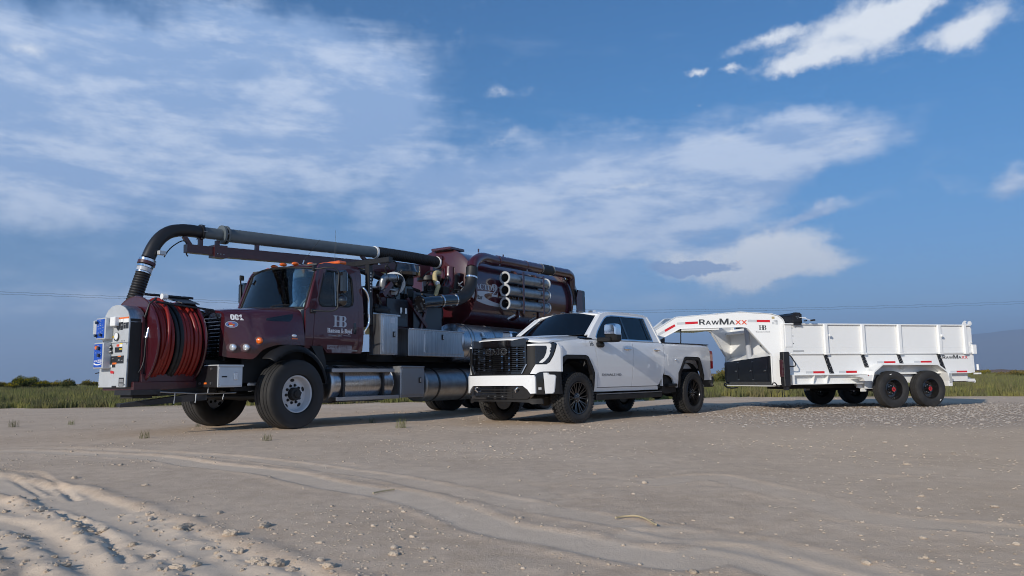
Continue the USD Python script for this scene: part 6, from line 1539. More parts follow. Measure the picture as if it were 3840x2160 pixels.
# step plate and arms below the reel
m = MB(); m.hexa([(-2.33, -.02, .60), (-2.33, .42, .60), (-1.9, .46, .60), (-1.9, -.1, .60)], [(-2.33, -.02, .672), (-2.33, .42, .672), (-1.9, .46, .672), (-1.9, -.1, .672)]); m.build('front_step', 'black_steel', vt, False); vbox('tow_block', 'chassis', -2.25, -1.95, .0, .32, .55, .60)
m = MB(); m.hexa([(-2.30, .0, .43), (-2.30, .10, .42), (-1.25, .62, .50), (-1.25, .45, .50)], [(-2.30, .0, .475), (-2.30, .10, .47), (-1.25, .62, .62), (-1.25, .45, .62)]); m.build('drain_arm', 'black_steel', vt, False)
beam('reel_support', (-1.9, .2, .62), (-1.0, .3, .66), .09, .4, 'chassis')
vtube('guard_rail', 'dull_steel', [(-1.95, .52, .635), (-1.40, .60, .60), (-1.10, .66, .595), (-.80, .70, .60)], .010, 8)
for (a, b_) in (((-1.74, .56, .62), (-1.75, .56, .46)), ((-1.42, .60, .60), (-1.43, .60, .46)), ((-1.0, .68, .60), (-1.02, .68, .50))):
    vtube('guard_rail', 'dull_steel', [a, b_], .009, 8)
vtube('guide_rod', 'dull_steel', [(-1.24, .62, .60), (-1.23, .62, .70)], .012, 8)

# ---------------------------------------------------------------- things carried by the truck
def vw(p):
    """vehicle space to world"""
    c, s_ = math.cos(VTH), math.sin(VTH); X, Y, Z = p
    return np.array([VX + c * X + s_ * Y, VY + s_ * X - c * Y, VDZ + Z])
for z, lab in ((3.115, 'galvanised steel suction tube on top of the maroon rack of the vacuum truck'), (2.82, 'galvanised steel suction tube in the middle of the maroon rack of the vacuum truck'), (2.505, 'galvanised steel suction tube lowest in the maroon rack of the vacuum truck')):
    st = thing('suction_tube', lab, 'tube', vw((6.09, 1.13, z)), VTH + pi, 'suction tubes racked on the tank side')
    tt = (3.183 - 3.125) / 1.86
    d = np.array([1, 0, .010])
    m = MB(); m.lathe([(0, .102), (0, .128), (1.86, .128), (1.86, .102), (0, .102)], (0, 0, 0), d, 36); m.build('barrel', 'dull_steel', st, 40)
    for x in (.0, 1.83):
        m = MB(); m.lathe([(0, .103), (-.006, .118), (-.006, .150), (.024, .150), (.024, .129)], (x, 0, .010 * x), d, 36); m.build('end_flange', 'panel_grey', st, 30)
for y, x in ((-.30, 1.02), (.05, 1.22)):
    hh = thing('hard_hat', 'white hard hat with ear muffs in the maroon cab, nearest its %s' % ('windscreen' if y < 0 else 'rear window'), 'hard hat', vw((x, y, 2.16)), VTH + pi, 'hard hats in the truck cab')
    m = MB(); m.sphere((0, 0, 0), 1, 3, (.15, .12, .105)); m.lathe([(-.02, .15), (-.03, .175), (-.024, .175), (-.012, .15)], (0, 0, -.03), (0, 0, 1), 28, closed=True); m.build('shell', 'hat_white', hh, 50)
    m = MB(); m.sphere((.02, .02, .20), 1, 2, (.13, .09, .13)); m.build('ear_muff', 'seat_cloth', hh, 50)
    m = MB(); m.tube(curve([(-.08, .02, .22), (0, .02, .38), (.09, .02, .24)], 10), .014, 8); m.build('headband', 'seat_cloth', hh)
# ---------------------------------------------------------------- the ground
from scipy.spatial import cKDTree
from scipy.interpolate import CubicSpline, PchipInterpolator
def on_ground(px, py, z=0.0):
    """the point of the lot seen at a place on the 3840-wide photograph"""
    v = (px - 1920) * _rt / _f - (py - 1080) * _up / _f + _fwd
    t = (z - _h) / v[2]
    return np.array([v[0] * t, v[1] * t])
def smooth_path(pts, step=.05):
    p = np.array([on_ground(*q) for q in pts]); t = np.concatenate([[0], np.cumsum(np.linalg.norm(np.diff(p, axis=0), axis=1))])
    n = max(8, int(t[-1] / step)); return PchipInterpolator(t, p)(np.linspace(0, t[-1], n))
q3 = lambda pts: [(u * .497, 1600 + v * .497) for u, v in pts]
q4 = lambda pts: [(1280 + u * .497, 1600 + v * .497) for u, v in pts]
q5 = lambda pts: [(2560 + u * .497, 1480 + v * .497) for u, v in pts]
# (path, half width, depth, brightness, ribs)
TRACKS = [
    (q3([(-400, 330), (0, 440), (300, 500), (600, 590), (900, 710), (1300, 880), (1700, 1040), (2100, 1200), (2500, 1400)]), .20, .022, 1.0, 0),
    (q3([(-400, 520), (0, 640), (250, 730), (500, 840), (800, 980), (1050, 1100), (1400, 1300)]), .16, .018, .9, 0),
    (q3([(-300, 700), (0, 760), (200, 860), (330, 960), (450, 1127), (560, 1300)]), .14, .018, .8, 0),
    (q3([(-300, 200), (0, 185), (600, 205), (1200, 240), (1500, 290), (2000, 340), (2576, 455)]) + q4([(400, 510), (800, 620), (1200, 770), (1700, 860), (2200, 960), (2576, 1010)]) + q5([(300, 1180), (700, 1290), (1100, 1400)]), .15, .010, .85, 0),
    (q3([(-300, 175), (0, 160), (900, 185), (1600, 222), (2100, 270), (2576, 335)]) + q4([(300, 375), (700, 450), (1100, 530), (1500, 610), (2000, 700), (2576, 800)]), .12, .008, .6, 0),
    (q5([(-200, 660), (200, 620), (600, 700), (1000, 800), (1300, 900), (1750, 965), (2300, 1010), (2800, 1060)]), .14, .006, .55, 0),
    (q5([(-300, 1060), (100, 1080), (500, 1130), (900, 1220), (1400, 1369), (1700, 1480)]), .15, .008, .6, 0),
    (q5([(900, 560), (1500, 570), (2000, 560), (2576, 640), (3000, 700)]), .2, .004, .35, 0),
    (q4([(-100, 300), (300, 340), (600, 340), (900, 380), (1400, 520)]), .22, .003, .4, 0),
    (q3([(-200, 80), (0, 88), (300, 78), (600, 45), (900, 20), (1500, 0)]), .10, .012, .1, 0),
]
GROOVES = [q3([(20, 330), (120, 400), (240, 470), (330, 520)]), q3([(110, 340), (250, 425), (400, 515)]), q3([(200, 345), (330, 430), (430, 500)]), q3([(270, 345), (420, 440), (570, 548)]), q3([(680, 725), (780, 820), (870, 930), (960, 1030)]), q3([(560, 690), (660, 790), (720, 880)]), q3([(420, 640), (500, 690), (600, 730)])]
BERMS = [q3([(120, 555), (200, 600), (400, 670), (600, 760), (720, 850)]), q3([(940, 880), (1040, 930), (1150, 1000), (1380, 1120)]), q3([(1000, 660), (1300, 770), (1500, 880), (1800, 990), (2100, 1110)]), q3([(60, 800), (200, 870), (300, 990), (350, 1127)])]
def axis(fine0, fine1, d, far0, far1, growth):
    a = list(np.arange(fine0, fine1, d)); s = d
    while a[-1] < far1:
        s *= growth; a.append(a[-1] + s)
    s = d; lo = []
    x = fine0
    while x > far0:
        s *= growth; x -= s; lo.append(x)
    return np.array(lo[::-1] + a)
gx = axis(-3.6, 4.2, .020, -6000, 6000, 1.035)
gy_ = axis(2.6, 7.4, .020, -400, 9000, 1.022)
GX, GY = np.meshgrid(gx, gy_)
pts2 = np.stack([GX.ravel(), GY.ravel()], 1)
pts3 = np.stack([pts2[:, 0], pts2[:, 1], np.zeros(len(pts2))], 1)
rad = np.hypot(pts2[:, 0], pts2[:, 1])
near = np.clip(1 - (rad - 14) / 30, 0, 1)
fb = lambda s, o, seed: meshkit.fbm(pts3 * s + 31.7, o, seed) - .5
wheel_spots = []
for (x0, y0, th, dz, xs, yw) in ((PX, PY, PTH, PDZ, (0, 4.036), .88), (VX, VY, VTH, VDZ, (0, 6.36, 7.72), 1.0), (TX, TY, TTH, TDZ, (0, .9865), 1.17)):
    for X in xs:
        for s in (1, -1):
            c, s_ = math.cos(th), math.sin(th); wheel_spots.append((x0 + c * X + s_ * s * yw, y0 + s_ * X - c * s * yw, dz))
wheel_spots = np.array(wheel_spots)
d2w = ((pts2[:, None, :] - wheel_spots[None, :, :2]) ** 2).sum(-1) if len(pts2) * len(wheel_spots) < 3e7 else None
wk = np.exp(-d2w / (2 * .9 ** 2)); base = (wk * wheel_spots[:, 2]).sum(1) / np.maximum(wk.sum(1), .25)
calm = 1 - np.clip(np.exp(-d2w / (2 * .35 ** 2)).sum(1), 0, 1)
z = .05 * fb(.23, 2, 1) + .028 * fb(.9, 3, 2) * (.4 + .6 * near)
rough = np.clip(.5 + 1.6 * fb(.35, 3, 5), .15, 1.3)
z = z + near * rough * (.026 * fb(4.5, 4, 3) + .012 * (np.abs(fb(9.0, 3, 4)) * -1.4))
dust = np.clip(.35 + .9 * fb(.5, 4, 11), 0, 1) * .35
mask_t = np.zeros(len(pts2)); lift = np.zeros(len(pts2))
for path, hw, dep, br, _ in TRACKS:
    p = smooth_path(path); dist, idx = cKDTree(p).query(pts2, distance_upper_bound=hw * 3)
    dd = np.where(np.isfinite(dist), dist / hw, 9) + .35 * fb(2.2, 3, 21) + .3 * fb(9, 2, 22)
    inside = np.clip((1.15 - dd) / .35, 0, 1); inside = inside * inside * (3 - 2 * inside)
    rim = np.exp(-((dd - 1.35) / .28) ** 2)
    z = z * (1 - .75 * inside); lift = lift - dep * .5 * inside + dep * .45 * rim * (.5 + 1.2 * meshkit.noise(pts3 * 6, 8))
    dust = np.maximum(dust, br * inside * (.75 + .5 * fb(1.5, 3, 25))); mask_t = np.maximum(mask_t, inside)
for path in GROOVES:
    p = smooth_path(path, .02); dist, idx = cKDTree(p).query(pts2, distance_upper_bound=.2)
    dd = np.where(np.isfinite(dist), dist, 9); lift = lift - .020 * np.exp(-(dd / .022) ** 2) + .010 * np.exp(-((dd - .05) / .02) ** 2) * (meshkit.noise(pts3 * 25, 9))
for path in BERMS:
    p = smooth_path(path, .03); dist, idx = cKDTree(p).query(pts2, distance_upper_bound=.4)
    dd = np.where(np.isfinite(dist), dist, 9); lift = lift + .020 * np.exp(-(dd / .06) ** 2) * np.clip(meshkit.fbm(pts3 * 9, 3, 13) * 2.4 - .6, 0, 1.4)
z = (z * calm * .9 + lift) + base
gravel = np.clip(1.15 - np.abs((pts2[:, 1] - (15.0 - .05 * (pts2[:, 0] - 9))) / 4.6) ** 3 + 1.1 * fb(.5, 3, 31), 0, 1) * np.clip((pts2[:, 0] - 1.8) / 4.5, 0, 1) * np.clip((30 - pts2[:, 0]) / 6, 0, 1)
warm = np.clip((pts2[:, 0] - .5) / 3.5, 0, 1) * np.clip((12.5 - pts2[:, 1]) / 3, 0, 1) * .8
edge = 24 + 2.2 * (meshkit.fbm(np.stack([pts2[:, 0] * .13, pts2[:, 1] * 0, pts2[:, 0] * 0], 1), 3, 41) - .5) * 2
green = np.clip((pts2[:, 1] - edge + 4.5 * fb(.4, 3, 42)) / 3.0, 0, 1) * np.where(pts2[:, 1] > 5, 1, 0)
z = np.where(rad > 60, z * 0 + .25 * fb(.02, 2, 51), z)
gm_ = trimesh.Trimesh(np.stack([pts2[:, 0], pts2[:, 1], z], 1), surface(np.zeros((len(gy_), len(gx), 3)))[1][:, [0, 1, 2]], process=False)
gv, gf = surface(np.stack([GX, GY, z.reshape(GX.shape)], -1))
gf3 = np.vstack([gf[:, [0, 1, 2]], gf[:, [0, 2, 3]]])
Zgrid = z.reshape(GX.shape)
from scipy.interpolate import RegularGridInterpolator
ground_z = RegularGridInterpolator((gy_, gx), Zgrid, bounds_error=False, fill_value=0.0)
def ground_material():
    g = Graph(); pos = g.add('geometry', 'position')
    a = g.add('attribute', attribute='mask'); sp = g.add('separate_xyz', vector=f'{a}.vector')
    b = g.add('attribute', attribute='mask_b'); sb = g.add('separate_xyz', vector=f'{b}.vector')
    n1 = g.noise(pos, .8, 5, .6); n2 = g.noise(pos, 7.0, 6, .62); n3 = g.noise(pos, 60.0, 5, .65); n4 = g.noise(pos, 220.0, 3, .6)
    soil = g.mixc(g.ramp01(g.math('multiply_add', n2, .6, g.math('multiply', n1, .5)), .35, .75), (.40, .33, .265), (.56, .485, .41))
    soil = g.mixc(g.ramp01(n3, .45, .72, 0, .55), soil, (.60, .525, .445))
    soil = g.mixc(g.ramp01(n4, .30, .42, .35, 0), soil, (.20, .155, .115))
    c = g.mixc(g.math('multiply', f'{sp}.x', .95), soil, g.mixc(n2, (.53, .475, .41), (.62, .57, .505)))
    c = g.mixc(g.math('multiply', f'{sp}.z', .55), c, g.mixc(n2, (.52, .42, .305), (.60, .50, .385)))
    peb = g.add('voronoi_texture', vector=pos, scale=26.0) if False else None
    gr = g.mixc(g.ramp01(g.noise(pos, 38.0, 3, .7), .42, .62), (.17, .145, .13), (.42, .365, .32))
    c = g.mixc(g.math('multiply', f'{sp}.y', .62), c, gr)
    turf = g.mixc(g.ramp01(g.noise(pos, 3.0, 5, .65), .35, .68), (.14, .135, .055), (.28, .24, .13))
    c = g.mixc(g.math('multiply', f'{sb}.x', .85), c, turf)
    c = g.mixc(f'{sb}.y', c, g.mixc(g.ramp01(g.noise(pos, .05, 5, .65), .4, .62), (.17, .165, .065), (.27, .235, .11)))
    c = g.mixc(1.0, c, (1.20, 1.07, .93), 'multiply')
    h = g.math('multiply_add', n3, .55, g.math('multiply', n2, .45)); h = g.math('multiply_add', n4, .25, h)
    st = g.math('multiply_add', f'{sp}.x', -.2, .55)
    nb = g.add('bump', 'normal', height=h, strength=st, distance=.022)
    p = g.add('principled_bsdf', base_color=c, roughness=.95, specular_ior_level=.15, normal=nb)
    return g.make(LK + 'playa_soil', surface=f'{p}.BSDF')
ground_material()
gmesh = usdkit.mesh(stage, '/World/ground', (gv, gf3), LK + 'playa_soil', smooth=True)
far = np.clip((rad - 45) / 60, 0, 1)
pv = UsdGeom.PrimvarsAPI(gmesh)
pv.CreatePrimvar('mask', Sdf.ValueTypeNames.Float3Array, 'vertex').Set(Vt.Vec3fArray.FromNumpy(np.stack([np.clip(dust, 0, 1), gravel, warm], 1).astype(np.float32)))
pv.CreatePrimvar('mask_b', Sdf.ValueTypeNames.Float3Array, 'vertex').Set(Vt.Vec3fArray.FromNumpy(np.stack([green, far, far * 0], 1).astype(np.float32)))
custom(gmesh.GetPrim(), kind='structure')

# loose clods, gravel
def scatter(path, protos, P, scale, rot, idx, kind='stuff', label=None):
    pi_ = UsdGeom.PointInstancer.Define(stage, path)
    pi_.CreatePrototypesRel().SetTargets([Sdf.Path(p) for p in protos])
    pi_.CreateProtoIndicesAttr(Vt.IntArray.FromNumpy(idx.astype(np.int32)))
    pi_.CreatePositionsAttr(Vt.Vec3fArray.FromNumpy(P.astype(np.float32)))
    pi_.CreateScalesAttr(Vt.Vec3fArray.FromNumpy(scale.astype(np.float32)))
    pi_.CreateOrientationsAttr(Vt.QuathArray([Gf.Quath(float(math.cos(a / 2)), 0, 0, float(math.sin(a / 2))) for a in rot]))
    custom(pi_.GetPrim(), kind=kind)
    return pi_
protos_of = {}
def proto(group, k, v, f, look, smooth=False):
    root = f'/World/{group}'
    if group not in protos_of:
        protos_of[group] = []
    p = f'{root}/kinds/variety_{k:03d}'
    usdkit.mesh(stage, p, (v, f), LK + look, smooth=smooth)
    protos_of[group].append(p)
def clod(r, seed, sub=2, flat=.7, amp=.35):
    m = trimesh.creation.icosphere(sub, 1.0); v = np.array(m.vertices)
    n = meshkit.fbm(v * 1.6 + seed * 7.1, 3, seed); v = v * (1 + amp * (n - .5) * 2)[:, None] * [1, .8, flat]
    return v * r, np.array(m.faces)
def clod_mat(name, lo, hi):
    g = Graph(); r = g.add('object_info', 'random'); pos = g.add('geometry', 'position'); n = g.noise(pos, 40.0, 4, .6)
    c = g.mixc(r, lo, hi); c = g.mixc(g.ramp01(n, .35, .7, 0, .5), c, tuple(min(1, q * 1.25) for q in hi))
    nb = g.add('bump', 'normal', height=g.noise(pos, 120.0, 4, .6), strength=.6, distance=.01)
    p = g.add('principled_bsdf', base_color=c, roughness=.95, specular_ior_level=.15, normal=nb); g.make(LK + name, surface=f'{p}.BSDF')
clod_mat('clod_soil', (.38, .30, .22), (.52, .43, .335)); clod_mat('gravel_stone', (.17, .148, .132), (.46, .405, .35))
rs = np.random.default_rng(21)
for k in range(5):
    proto('dirt_clods', k, *clod(1.0, k + 1, 2 if k < 3 else 1, .62), 'clod_soil')
N = 30000
u = rs.random(N); y = 2.5 * (26 / 2.5) ** u; x = rs.uniform(-1, 1, N) * (y * .80 + .3)
dn = meshkit.fbm(np.stack([x * .8, y * .8, 0 * x], 1), 4, 61)
tm = RegularGridInterpolator((gy_, gx), mask_t.reshape(GX.shape), bounds_error=False, fill_value=0.0)(np.stack([y, x], 1))
keep = rs.random(N) < np.clip((dn - .36) * 3.2, .04, 1) * (1 - .75 * tm) * np.where(x > .5 + .1 * y, .5, 1.0)
x, y = x[keep], y[keep]; n = len(x)
sz = np.clip(rs.lognormal(math.log(.0052), .55, n), .0025, .028) * (.75 + .022 * y)
P_ = np.stack([x, y, ground_z(np.stack([y, x], 1)) + sz * .18], 1)
scatter('/World/dirt_clods', protos_of['dirt_clods'], P_, np.stack([sz * rs.uniform(.8, 1.4, n), sz * rs.uniform(.8, 1.4, n), sz * rs.uniform(.6, 1.1, n)], 1), rs.uniform(0, 6.28, n), rs.integers(0, 5, n))
# heavier lumps thrown up along the ruts
for k in range(4):
    proto('rut_lumps', k, *clod(1.0, k + 31, 3, .75, .5), 'clod_soil')
L = []
for path in BERMS:
    p = smooth_path(path, .05); m_ = int(len(p) * 1.3); q = p[rs.integers(0, len(p), m_)] + rs.normal(0, .06, (m_, 2)); L.append(q)
L.append(np.array([on_ground(*q) for q in q3([(1740, 830), (1000, 890), (640, 750), (1330, 1050), (1800, 945), (1930, 1005), (2090, 1045), (2200, 1075), (2480, 1080), (2000, 755), (1480, 690), (910, 300), (560, 395), (1340, 775)])]))
L = np.vstack(L); n = len(L); sz = np.clip(rs.lognormal(math.log(.010), .5, n), .005, .032); sz[-14:] = rs.uniform(.018, .036, 14)
scatter('/World/rut_lumps', protos_of['rut_lumps'], np.stack([L[:, 0], L[:, 1], ground_z(L[:, ::-1]) + sz * .2], 1), np.stack([sz * rs.uniform(.8, 1.5, n), sz * rs.uniform(.8, 1.3, n), sz * rs.uniform(.6, 1.0, n)], 1), rs.uniform(0, 6.28, n), rs.integers(0, 4, n))
for k in range(4):
    proto('gravel', k, *clod(1.0, k + 11, 1, .6, .5), 'gravel_stone')
N = 60000
x = rs.uniform(1, 26, N); y = rs.uniform(8.5, 24, N)
gq = RegularGridInterpolator((gy_, gx), gravel.reshape(GX.shape), bounds_error=False, fill_value=0.0)(np.stack([y, x], 1))
keep = rs.random(N) < gq ** 1.4 * .85; x, y = x[keep], y[keep]; n = len(x); sz = np.clip(rs.lognormal(math.log(.0125), .45, n), .006, .032)
scatter('/World/gravel', protos_of['gravel'], np.stack([x, y, ground_z(np.stack([y, x], 1)) + sz * .15], 1), np.stack([sz * 1.2, sz, sz * .8], 1), rs.uniform(0, 6.28, n), rs.integers(0, 4, n))

# ---------------------------------------------------------------- plants
def leaf_mat(name, cols, trans=.35):
    g = Graph(); r = g.add('geometry', 'random_per_island'); o = g.add('object_info', 'random')
    c = g.add('rgb_ramp', 'color', fac=r, ramp=cols)
    c = g.add('hsv', 'color', hue=g.math('multiply_add', o, .03, .485), saturation=g.math('multiply_add', o, .3, .8), value=g.math('multiply_add', o, .5, .95), fac=1.0, color=c)
    g.n['df'] = ('diffuse_bsdf', {'roughness': .5}); g.n['tl'] = ('translucent_bsdf', {}); g.n['mx'] = ('mix_closure', {'fac': trans})
    g.l += [(c, 'df.color'), (c, 'tl.color'), ('df.BSDF', 'mx.closure1'), ('tl.BSDF', 'mx.closure2')]
    return g.make(LK + name, surface='mx.closure')
leaf_mat('shrub_leaf', [(0, (.13, .13, .04)), (.4, (.20, .19, .05)), (.75, (.30, .26, .06)), (1, (.38, .30, .04))])
leaf_mat('shrub_leaf_dark', [(0, (.085, .10, .038)), (.5, (.14, .15, .055)), (1, (.22, .20, .07))])
leaf_mat('flower_tip', [(0, (.30, .22, .02)), (1, (.42, .31, .03))])
leaf_mat('grass_blade', [(0, (.22, .20, .08)), (.4, (.29, .255, .115)), (.8, (.37, .31, .17)), (1, (.44, .37, .22))])
leaf_mat('grass_green', [(0, (.17, .17, .07)), (.5, (.25, .23, .105)), (1, (.34, .29, .16))])
plain('twig', (.16, .125, .09), .9)
plain('straw', (.42, .34, .21), .8)
def blades(n, h, spread, seed, w=.006, lean=.35):
    r = np.random.default_rng(seed); V, F = [], []
    for k in range(n):
        a = r.uniform(0, 2 * pi); rr = spread * math.sqrt(r.random()); b0 = np.array([rr * math.cos(a), rr * math.sin(a), 0]); hh = h * r.uniform(.45, 1.1)
        d = r.uniform(0, 2 * pi); ln = lean * r.random() * hh; dv = np.array([math.cos(d), math.sin(d), 0]); sd = np.array([-dv[1], dv[0], 0]) * w
        mid = b0 + dv * ln * .35 + [0, 0, hh * .6]; tip = b0 + dv * ln + [0, 0, hh]; i = len(V)
        V += [b0 - sd, b0 + sd, mid + sd * .7, mid - sd * .7, tip]; F += [(i, i + 1, i + 2), (i, i + 2, i + 3), (i + 3, i + 2, i + 4)]
    return np.array(V), np.array(F)
for k in range(6):
    proto('grass', k, *blades(46, .26 if k < 4 else .38, .17, 70 + k, .009), 'grass_blade' if k % 2 else 'grass_green')
N = 90000
y = 20 + 75 * rs.random(N) ** 1.7; x = rs.uniform(-1, 1, N) * (y * .85 + 4)
ed = 24 + 2.2 * (meshkit.fbm(np.stack([x * .13, y * 0, x * 0], 1), 3, 41) - .5) * 2
dens = np.clip((y - ed + 7 * (meshkit.fbm(np.stack([x * .4, y * .4, 0 * x], 1), 3, 62) - .5)) / 4 + .05, .0, 1) * np.clip(meshkit.fbm(np.stack([x * .25, y * .25, 0 * x], 1), 3, 63) * 2.6 - .55, .08, 1)
inside = np.zeros(N, bool)
for (x0, y0, th, xa, xb) in ((PX, PY, PTH, -1.2, 5.2), (VX, VY, VTH, -2.6, 10.5), (TX, TY, TTH, -5, 2.7)):
    lx = (x - x0) * math.cos(th) + (y - y0) * math.sin(th); ly = (x - x0) * math.sin(th) - (y - y0) * math.cos(th); inside |= (lx > xa) & (lx < xb) & (np.abs(ly) < 1.4)
keep = (rs.random(N) < dens) & ~inside; x, y = x[keep], y[keep]; n = len(x); sc = rs.uniform(.55, 1.25, n) * (1 + .006 * y)
scatter('/World/grass', protos_of['grass'], np.stack([x, y, ground_z(np.stack([y, x], 1))], 1), np.stack([sc * 1.3, sc * 1.3, sc * np.clip((y - 19) / 8, .35, 1)], 1), rs.uniform(0, 6.28, n), rs.integers(0, 6, n))
def shrub_parts(seed, h, w, n, flower):
    """leaf-sized faces in several clumps on forked stems, in a unit of metres"""
    r = np.random.default_rng(seed); LV, LF, FV, FF = [], [], [], []; st = MB(False)
    lobes = [(np.array([r.normal(0, w * .26), r.normal(0, w * .26), h * r.uniform(.38, .72)]), r.uniform(.20, .36) * w) for _ in range(9)]
    for c, rad_ in lobes:
        st.tube([(c[0] * .1, c[1] * .1, 0), (c[0] * .5, c[1] * .5, c[2] * .5), tuple(c)], [.014, .010, .005], 5)
    for k in range(n):
        c, rad_ = lobes[r.integers(0, len(lobes))]; d = r.normal(size=3); d /= np.linalg.norm(d); d[2] = abs(d[2]) * .9 - .25
        p = c + d * rad_ * r.uniform(.35, 1.05) * [1, 1, 1.05]
        if p[2] < .03: continue
        up = np.array([d[0] * .5, d[1] * .5, 1.0]) + r.normal(0, .35, 3); up /= np.linalg.norm(up); sd = np.cross(up, r.normal(size=3)); sd /= np.linalg.norm(sd)
        l_, w_ = r.uniform(.05, .10), r.uniform(.012, .024); top = p[2] > h * .55 and d[2] > .1 and r.random() < flower
        V, F = (FV, FF) if top else (LV, LF); i = len(V)
        V += [p - sd * w_, p + sd * w_, p + up * l_ + sd * w_ * .4, p + up * l_ - sd * w_ * .4]; F += [(i, i + 1, i + 2), (i, i + 2, i + 3)]
    return (np.array(LV), np.array(LF)), (np.array(FV), np.array(FF)) if FV else None, st
def shrub_class(k, h, w, n, flower, look):
    p = f'/World/shrub_kinds/kind_{k:03d}'; UsdGeom.Xform.Define(stage, p)
    lv, fl, st = shrub_parts(200 + k, h, w, n, flower)
    usdkit.mesh(stage, p + '/foliage', lv, LK + look); st.build('stem', 'twig', p, 40)
    if fl: usdkit.mesh(stage, p + '/flower_heads', fl, LK + 'flower_tip')
    return p
kc = stage.CreateClassPrim('/World/shrub_kinds')
kinds = [shrub_class(0, 1.15, 1.25, 3200, .25, 'shrub_leaf_dark'), shrub_class(1, 1.0, 1.3, 3000, .55, 'shrub_leaf'), shrub_class(2, .8, 1.3, 2600, .4, 'shrub_leaf_dark'), shrub_class(3, .75, 1.1, 2400, .75, 'shrub_leaf')]
BUSHES = [  # photograph px of the foot, top, kind, label
    (85, 1480, 1412, 0, 'tallest dark green shrub left of the hose reel, its top against the sky'),
    (18, 1482, 1432, 1, 'yellow-green shrub at the left edge of the photo'),
    (118, 1478, 1436, 2, 'dark olive shrub just right of the tallest shrub on the left'),
    (160, 1474, 1434, 3, 'bright yellow flowering shrub between two dark shrubs on the left'),
    (250, 1478, 1424, 0, 'dark green shrub with a narrow raised top, close left of the grey control panel'),
    (203, 1470, 1441, 2, 'low olive shrub midway between the yellow shrub and the control panel'),
    (325, 1468, 1428, 1, 'yellow-green shrub directly beside the lower left of the grey control panel'),
    (415, 1490, 1455, 3, 'low yellow shrub under the front step of the maroon truck'),
    (352, 1486, 1462, 3, 'small flat yellow shrub in the grass left of the front step'),
    (2728, 1462, 1386, 1, 'large yellow-green shrub between the pickup and the black trailer tool box'),
    (2702, 1458, 1410, 2, 'smaller olive shrub right behind the pickup tow hook'),
    (3682, 1424, 1388, 1, 'round yellow-green shrub behind the trailer tail at the lower right'),
    (3790, 1430, 1390, 1, 'wide yellow-green shrub near the right edge of the photo'),
    (3836, 1428, 1392, 3, 'yellow shrub cut by the right edge of the photo'),
    (3728, 1412, 1398, 2, 'small dark shrub far behind, between two yellow-green shrubs on the right'),
]
KH = (1.15, 1.0, .8, .75)
for (px, pf_, pt, k, lab) in BUSHES:
    q = on_ground(px, pf_); hz = 1440 - .0133 * (px - 250); D = q[1]; H = (pf_ - pt) / 2769.6 * D
    copy_of(kinds[k], 'shrub', lab, 'shrub', (q[0], q[1], float(ground_z((q[1], q[0])))), px * .7 % 6.28, 'shrubs at the edge of the lot', min(3.2, H / KH[k] * 1.05))
# the belt of scrub beyond reads as one mass
n = 2600
y = 40 + 300 * rs.random(n) ** 1.8; x = rs.uniform(-1, 1, n) * (y * .85 + 6)
sc = rs.uniform(.45, 1.05, n); 
scatter('/World/scrub_belt', [k for k in kinds], np.stack([x, y, ground_z(np.stack([y, x], 1))], 1), np.stack([sc * 1.3, sc * 1.3, sc * .85], 1), rs.uniform(0, 6.28, n), rs.integers(0, 4, n))
# tufts on the bare lot
tc = '/World/shrub_kinds/tuft'; UsdGeom.Xform.Define(stage, tc)
usdkit.mesh(stage, tc + '/blade', blades(34, .15, .08, 90, .003, .8), LK + 'grass_green')
for (px, py, s_, lab) in ((1505, 1605, 1.25, 'grass tuft with tall seed stems below the truck shadow, between the truck and the pickup'), (1395, 1585, .8, 'thin grass tuft at the edge of the shadow under the maroon truck'), (1002, 1655, .8, 'small flat grass tuft on bare dirt in front of the large front tyre'), (742, 1600, .6, 'few grass blades at the foot of the far front tyre of the maroon truck'), (268, 1590, .8, 'small bright green tuft on the bare ground at the left'), (52, 1600, 1.1, 'pale grass tuft near the left edge of the photo'), (540, 1645, .9, 'low straw-coloured tuft in the dirt left of the truck')):
    q = on_ground(px, py); copy_of(tc, 'grass_tuft', lab, 'grass tuft', (q[0], q[1], float(ground_z((q[1], q[0])))), px % 6.28, 'grass tufts on the bare lot', s_)
for pts, lab, r_ in ((q4([(2070, 697), (2140, 688), (2220, 690), (2290, 705), (2350, 735), (2375, 755)]), 'long curved dry stalk lying on the dirt in the right foreground', .006), (q4([(240, 508), (320, 492), (400, 480)]), 'straight dry stalk lying across the pale wheel track', .006)):
    p = np.array([on_ground(*q) for q in pts]); p = PchipInterpolator(np.arange(len(p)), p)(np.linspace(0, len(p) - 1, 20)); zz = ground_z(p[:, ::-1]) + .012; c = p.mean(0)
    st_ = thing('dry_stalk', lab, 'stalk', (c[0], c[1], 0)); m = MB(False); m.tube(np.stack([p[:, 0] - c[0], p[:, 1] - c[1], zz], 1), r_, 6); m.build('stem', 'straw', st_, 40)

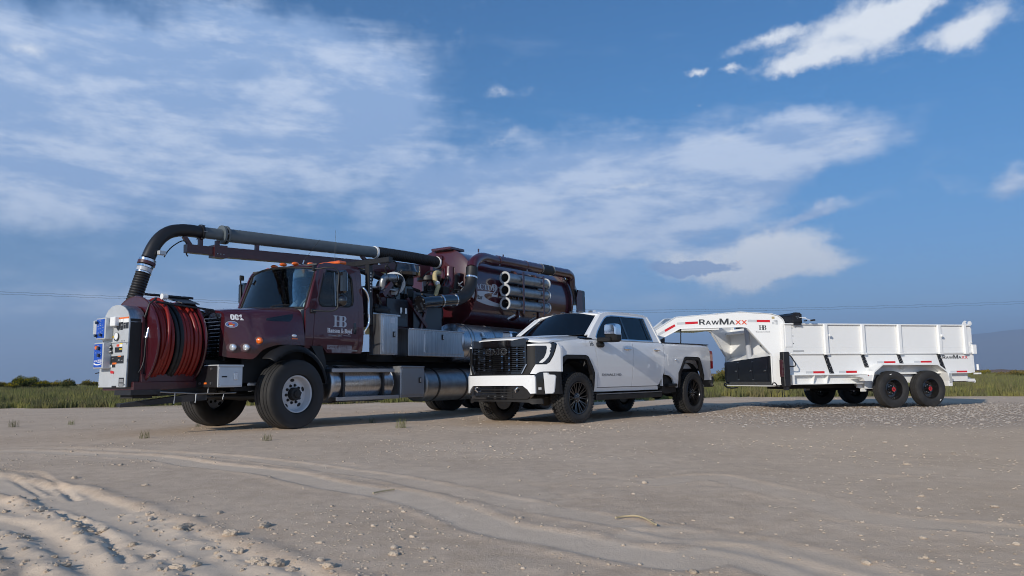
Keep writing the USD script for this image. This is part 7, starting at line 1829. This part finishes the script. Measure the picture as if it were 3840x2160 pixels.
# ---------------------------------------------------------------- far away
WIRE = [(-700, 1068, 95), (300, 1106, 99), (900, 1130, 108), (1500, 1150, 118), (2190, 1162, 130), (2600, 1161, 136), (3100, 1152, 141), (3740, 1134, 146), (4600, 1098, 152)]
def at_dist(px, py, D):
    v = (px - 1920) * _rt / _f - (py - 1080) * _up / _f + _fwd
    return np.array([0, 0, _h]) + v * (D / v[1])
for dy, dd, lab in ((0, 0, 'upper of the two thin power lines sagging across the sky behind the vehicles'), (8, 1.2, 'lower of the two thin power lines sagging across the sky behind the vehicles')):
    p = np.array([at_dist(a, b_ + dy, D + dd) for a, b_, D in WIRE]); p = CubicSpline(np.arange(len(p)), p)(np.linspace(0, len(p) - 1, 80)); c = p[0]
    w_ = thing('power_line', lab, 'power line', c, 0, 'power lines behind the lot'); m = MB(False); m.tube(p - c, .016, 6); m.build('wire', 'chassis', w_, 60)
    if dy == 0:
        ends = p[[0, -1]]
for e, lab in zip(ends, ('wooden utility pole carrying the power lines, left of the lot', 'wooden utility pole carrying the power lines, right of the lot')):
    pl_ = thing('utility_pole', lab, 'utility pole', (e[0], e[1], 0)); m = MB(False); m.cyl((0, 0, -.2), (0, 0, e[2] + .5), .16, .11, 14); m.build('pole', 'twig', pl_); m = MB(False); m.box(-.06, .06, -1.2, 1.2, e[2] - .1, e[2] + .02); m.build('crossarm', 'twig', pl_)
# hazy range on the right, a low bank along the horizon
rm = []
azs = np.linspace(P(1750, 960)[0], P(3300, 930)[0], 120); D = 26000.0
for a in azs:
    t = (a - P(2520, 900)[0]); prof = 1080 * math.exp(-(t / .20) ** 2) * (.9 + .1 * math.cos(t * 9)) + 520 * math.exp(-((t - .35) / .3) ** 2)
    nz = 220 * (meshkit.fbm(np.array([[a * 14, 0, 0]]), 4, 71)[0] - .5)
    prof = max(30, prof + nz * min(1, prof / 500))
    rm.append([(math.sin(a) * d, math.cos(a) * d, -40 + prof * k) for d, k in ((D - 5200, 0), (D - 3000, .35), (D - 1500, .75), (D, 1.0), (D + 2500, .6), (D + 6000, 0))])
plain('far_rock', (.20, .17, .14), .95)
m = MB(False); m.add(*surface(rm)); hp_ = m.build('hills', 'far_rock', '/World', 40, kind='structure')
bank = []
for a in np.linspace(P(-400, 960)[0], P(3000, 930)[0], 400):
    hgt = 3.0 * max(0, meshkit.fbm(np.array([[a * 30, 5, 0]]), 4, 73)[0] - .35) * 2.5 + .4
    bank.append([(math.sin(a) * d, math.cos(a) * d, zz) for d, zz in ((900, -1), (930, hgt), (990, hgt * .8), (1100, -1))])
plain('bank_soil', (.17, .105, .07), .95)
m = MB(False); m.add(*surface(bank)); m.build('low_bank', 'bank_soil', '/World', 40, kind='structure')

# the air: thin haze over the flats, round everything, the sky outside it
g = Graph(); g.n['hz'] = ('principled_volume', {'color': (.62, .76, .95), 'density': 8e-5, 'anisotropy': .2})
g.make(LK + 'haze', volume='hz.volume')
m = MB(False); m.box(-36000, 36000, -36000, 36000, -60, 1600); m.build('haze', 'haze', '/World', False, kind='stuff')
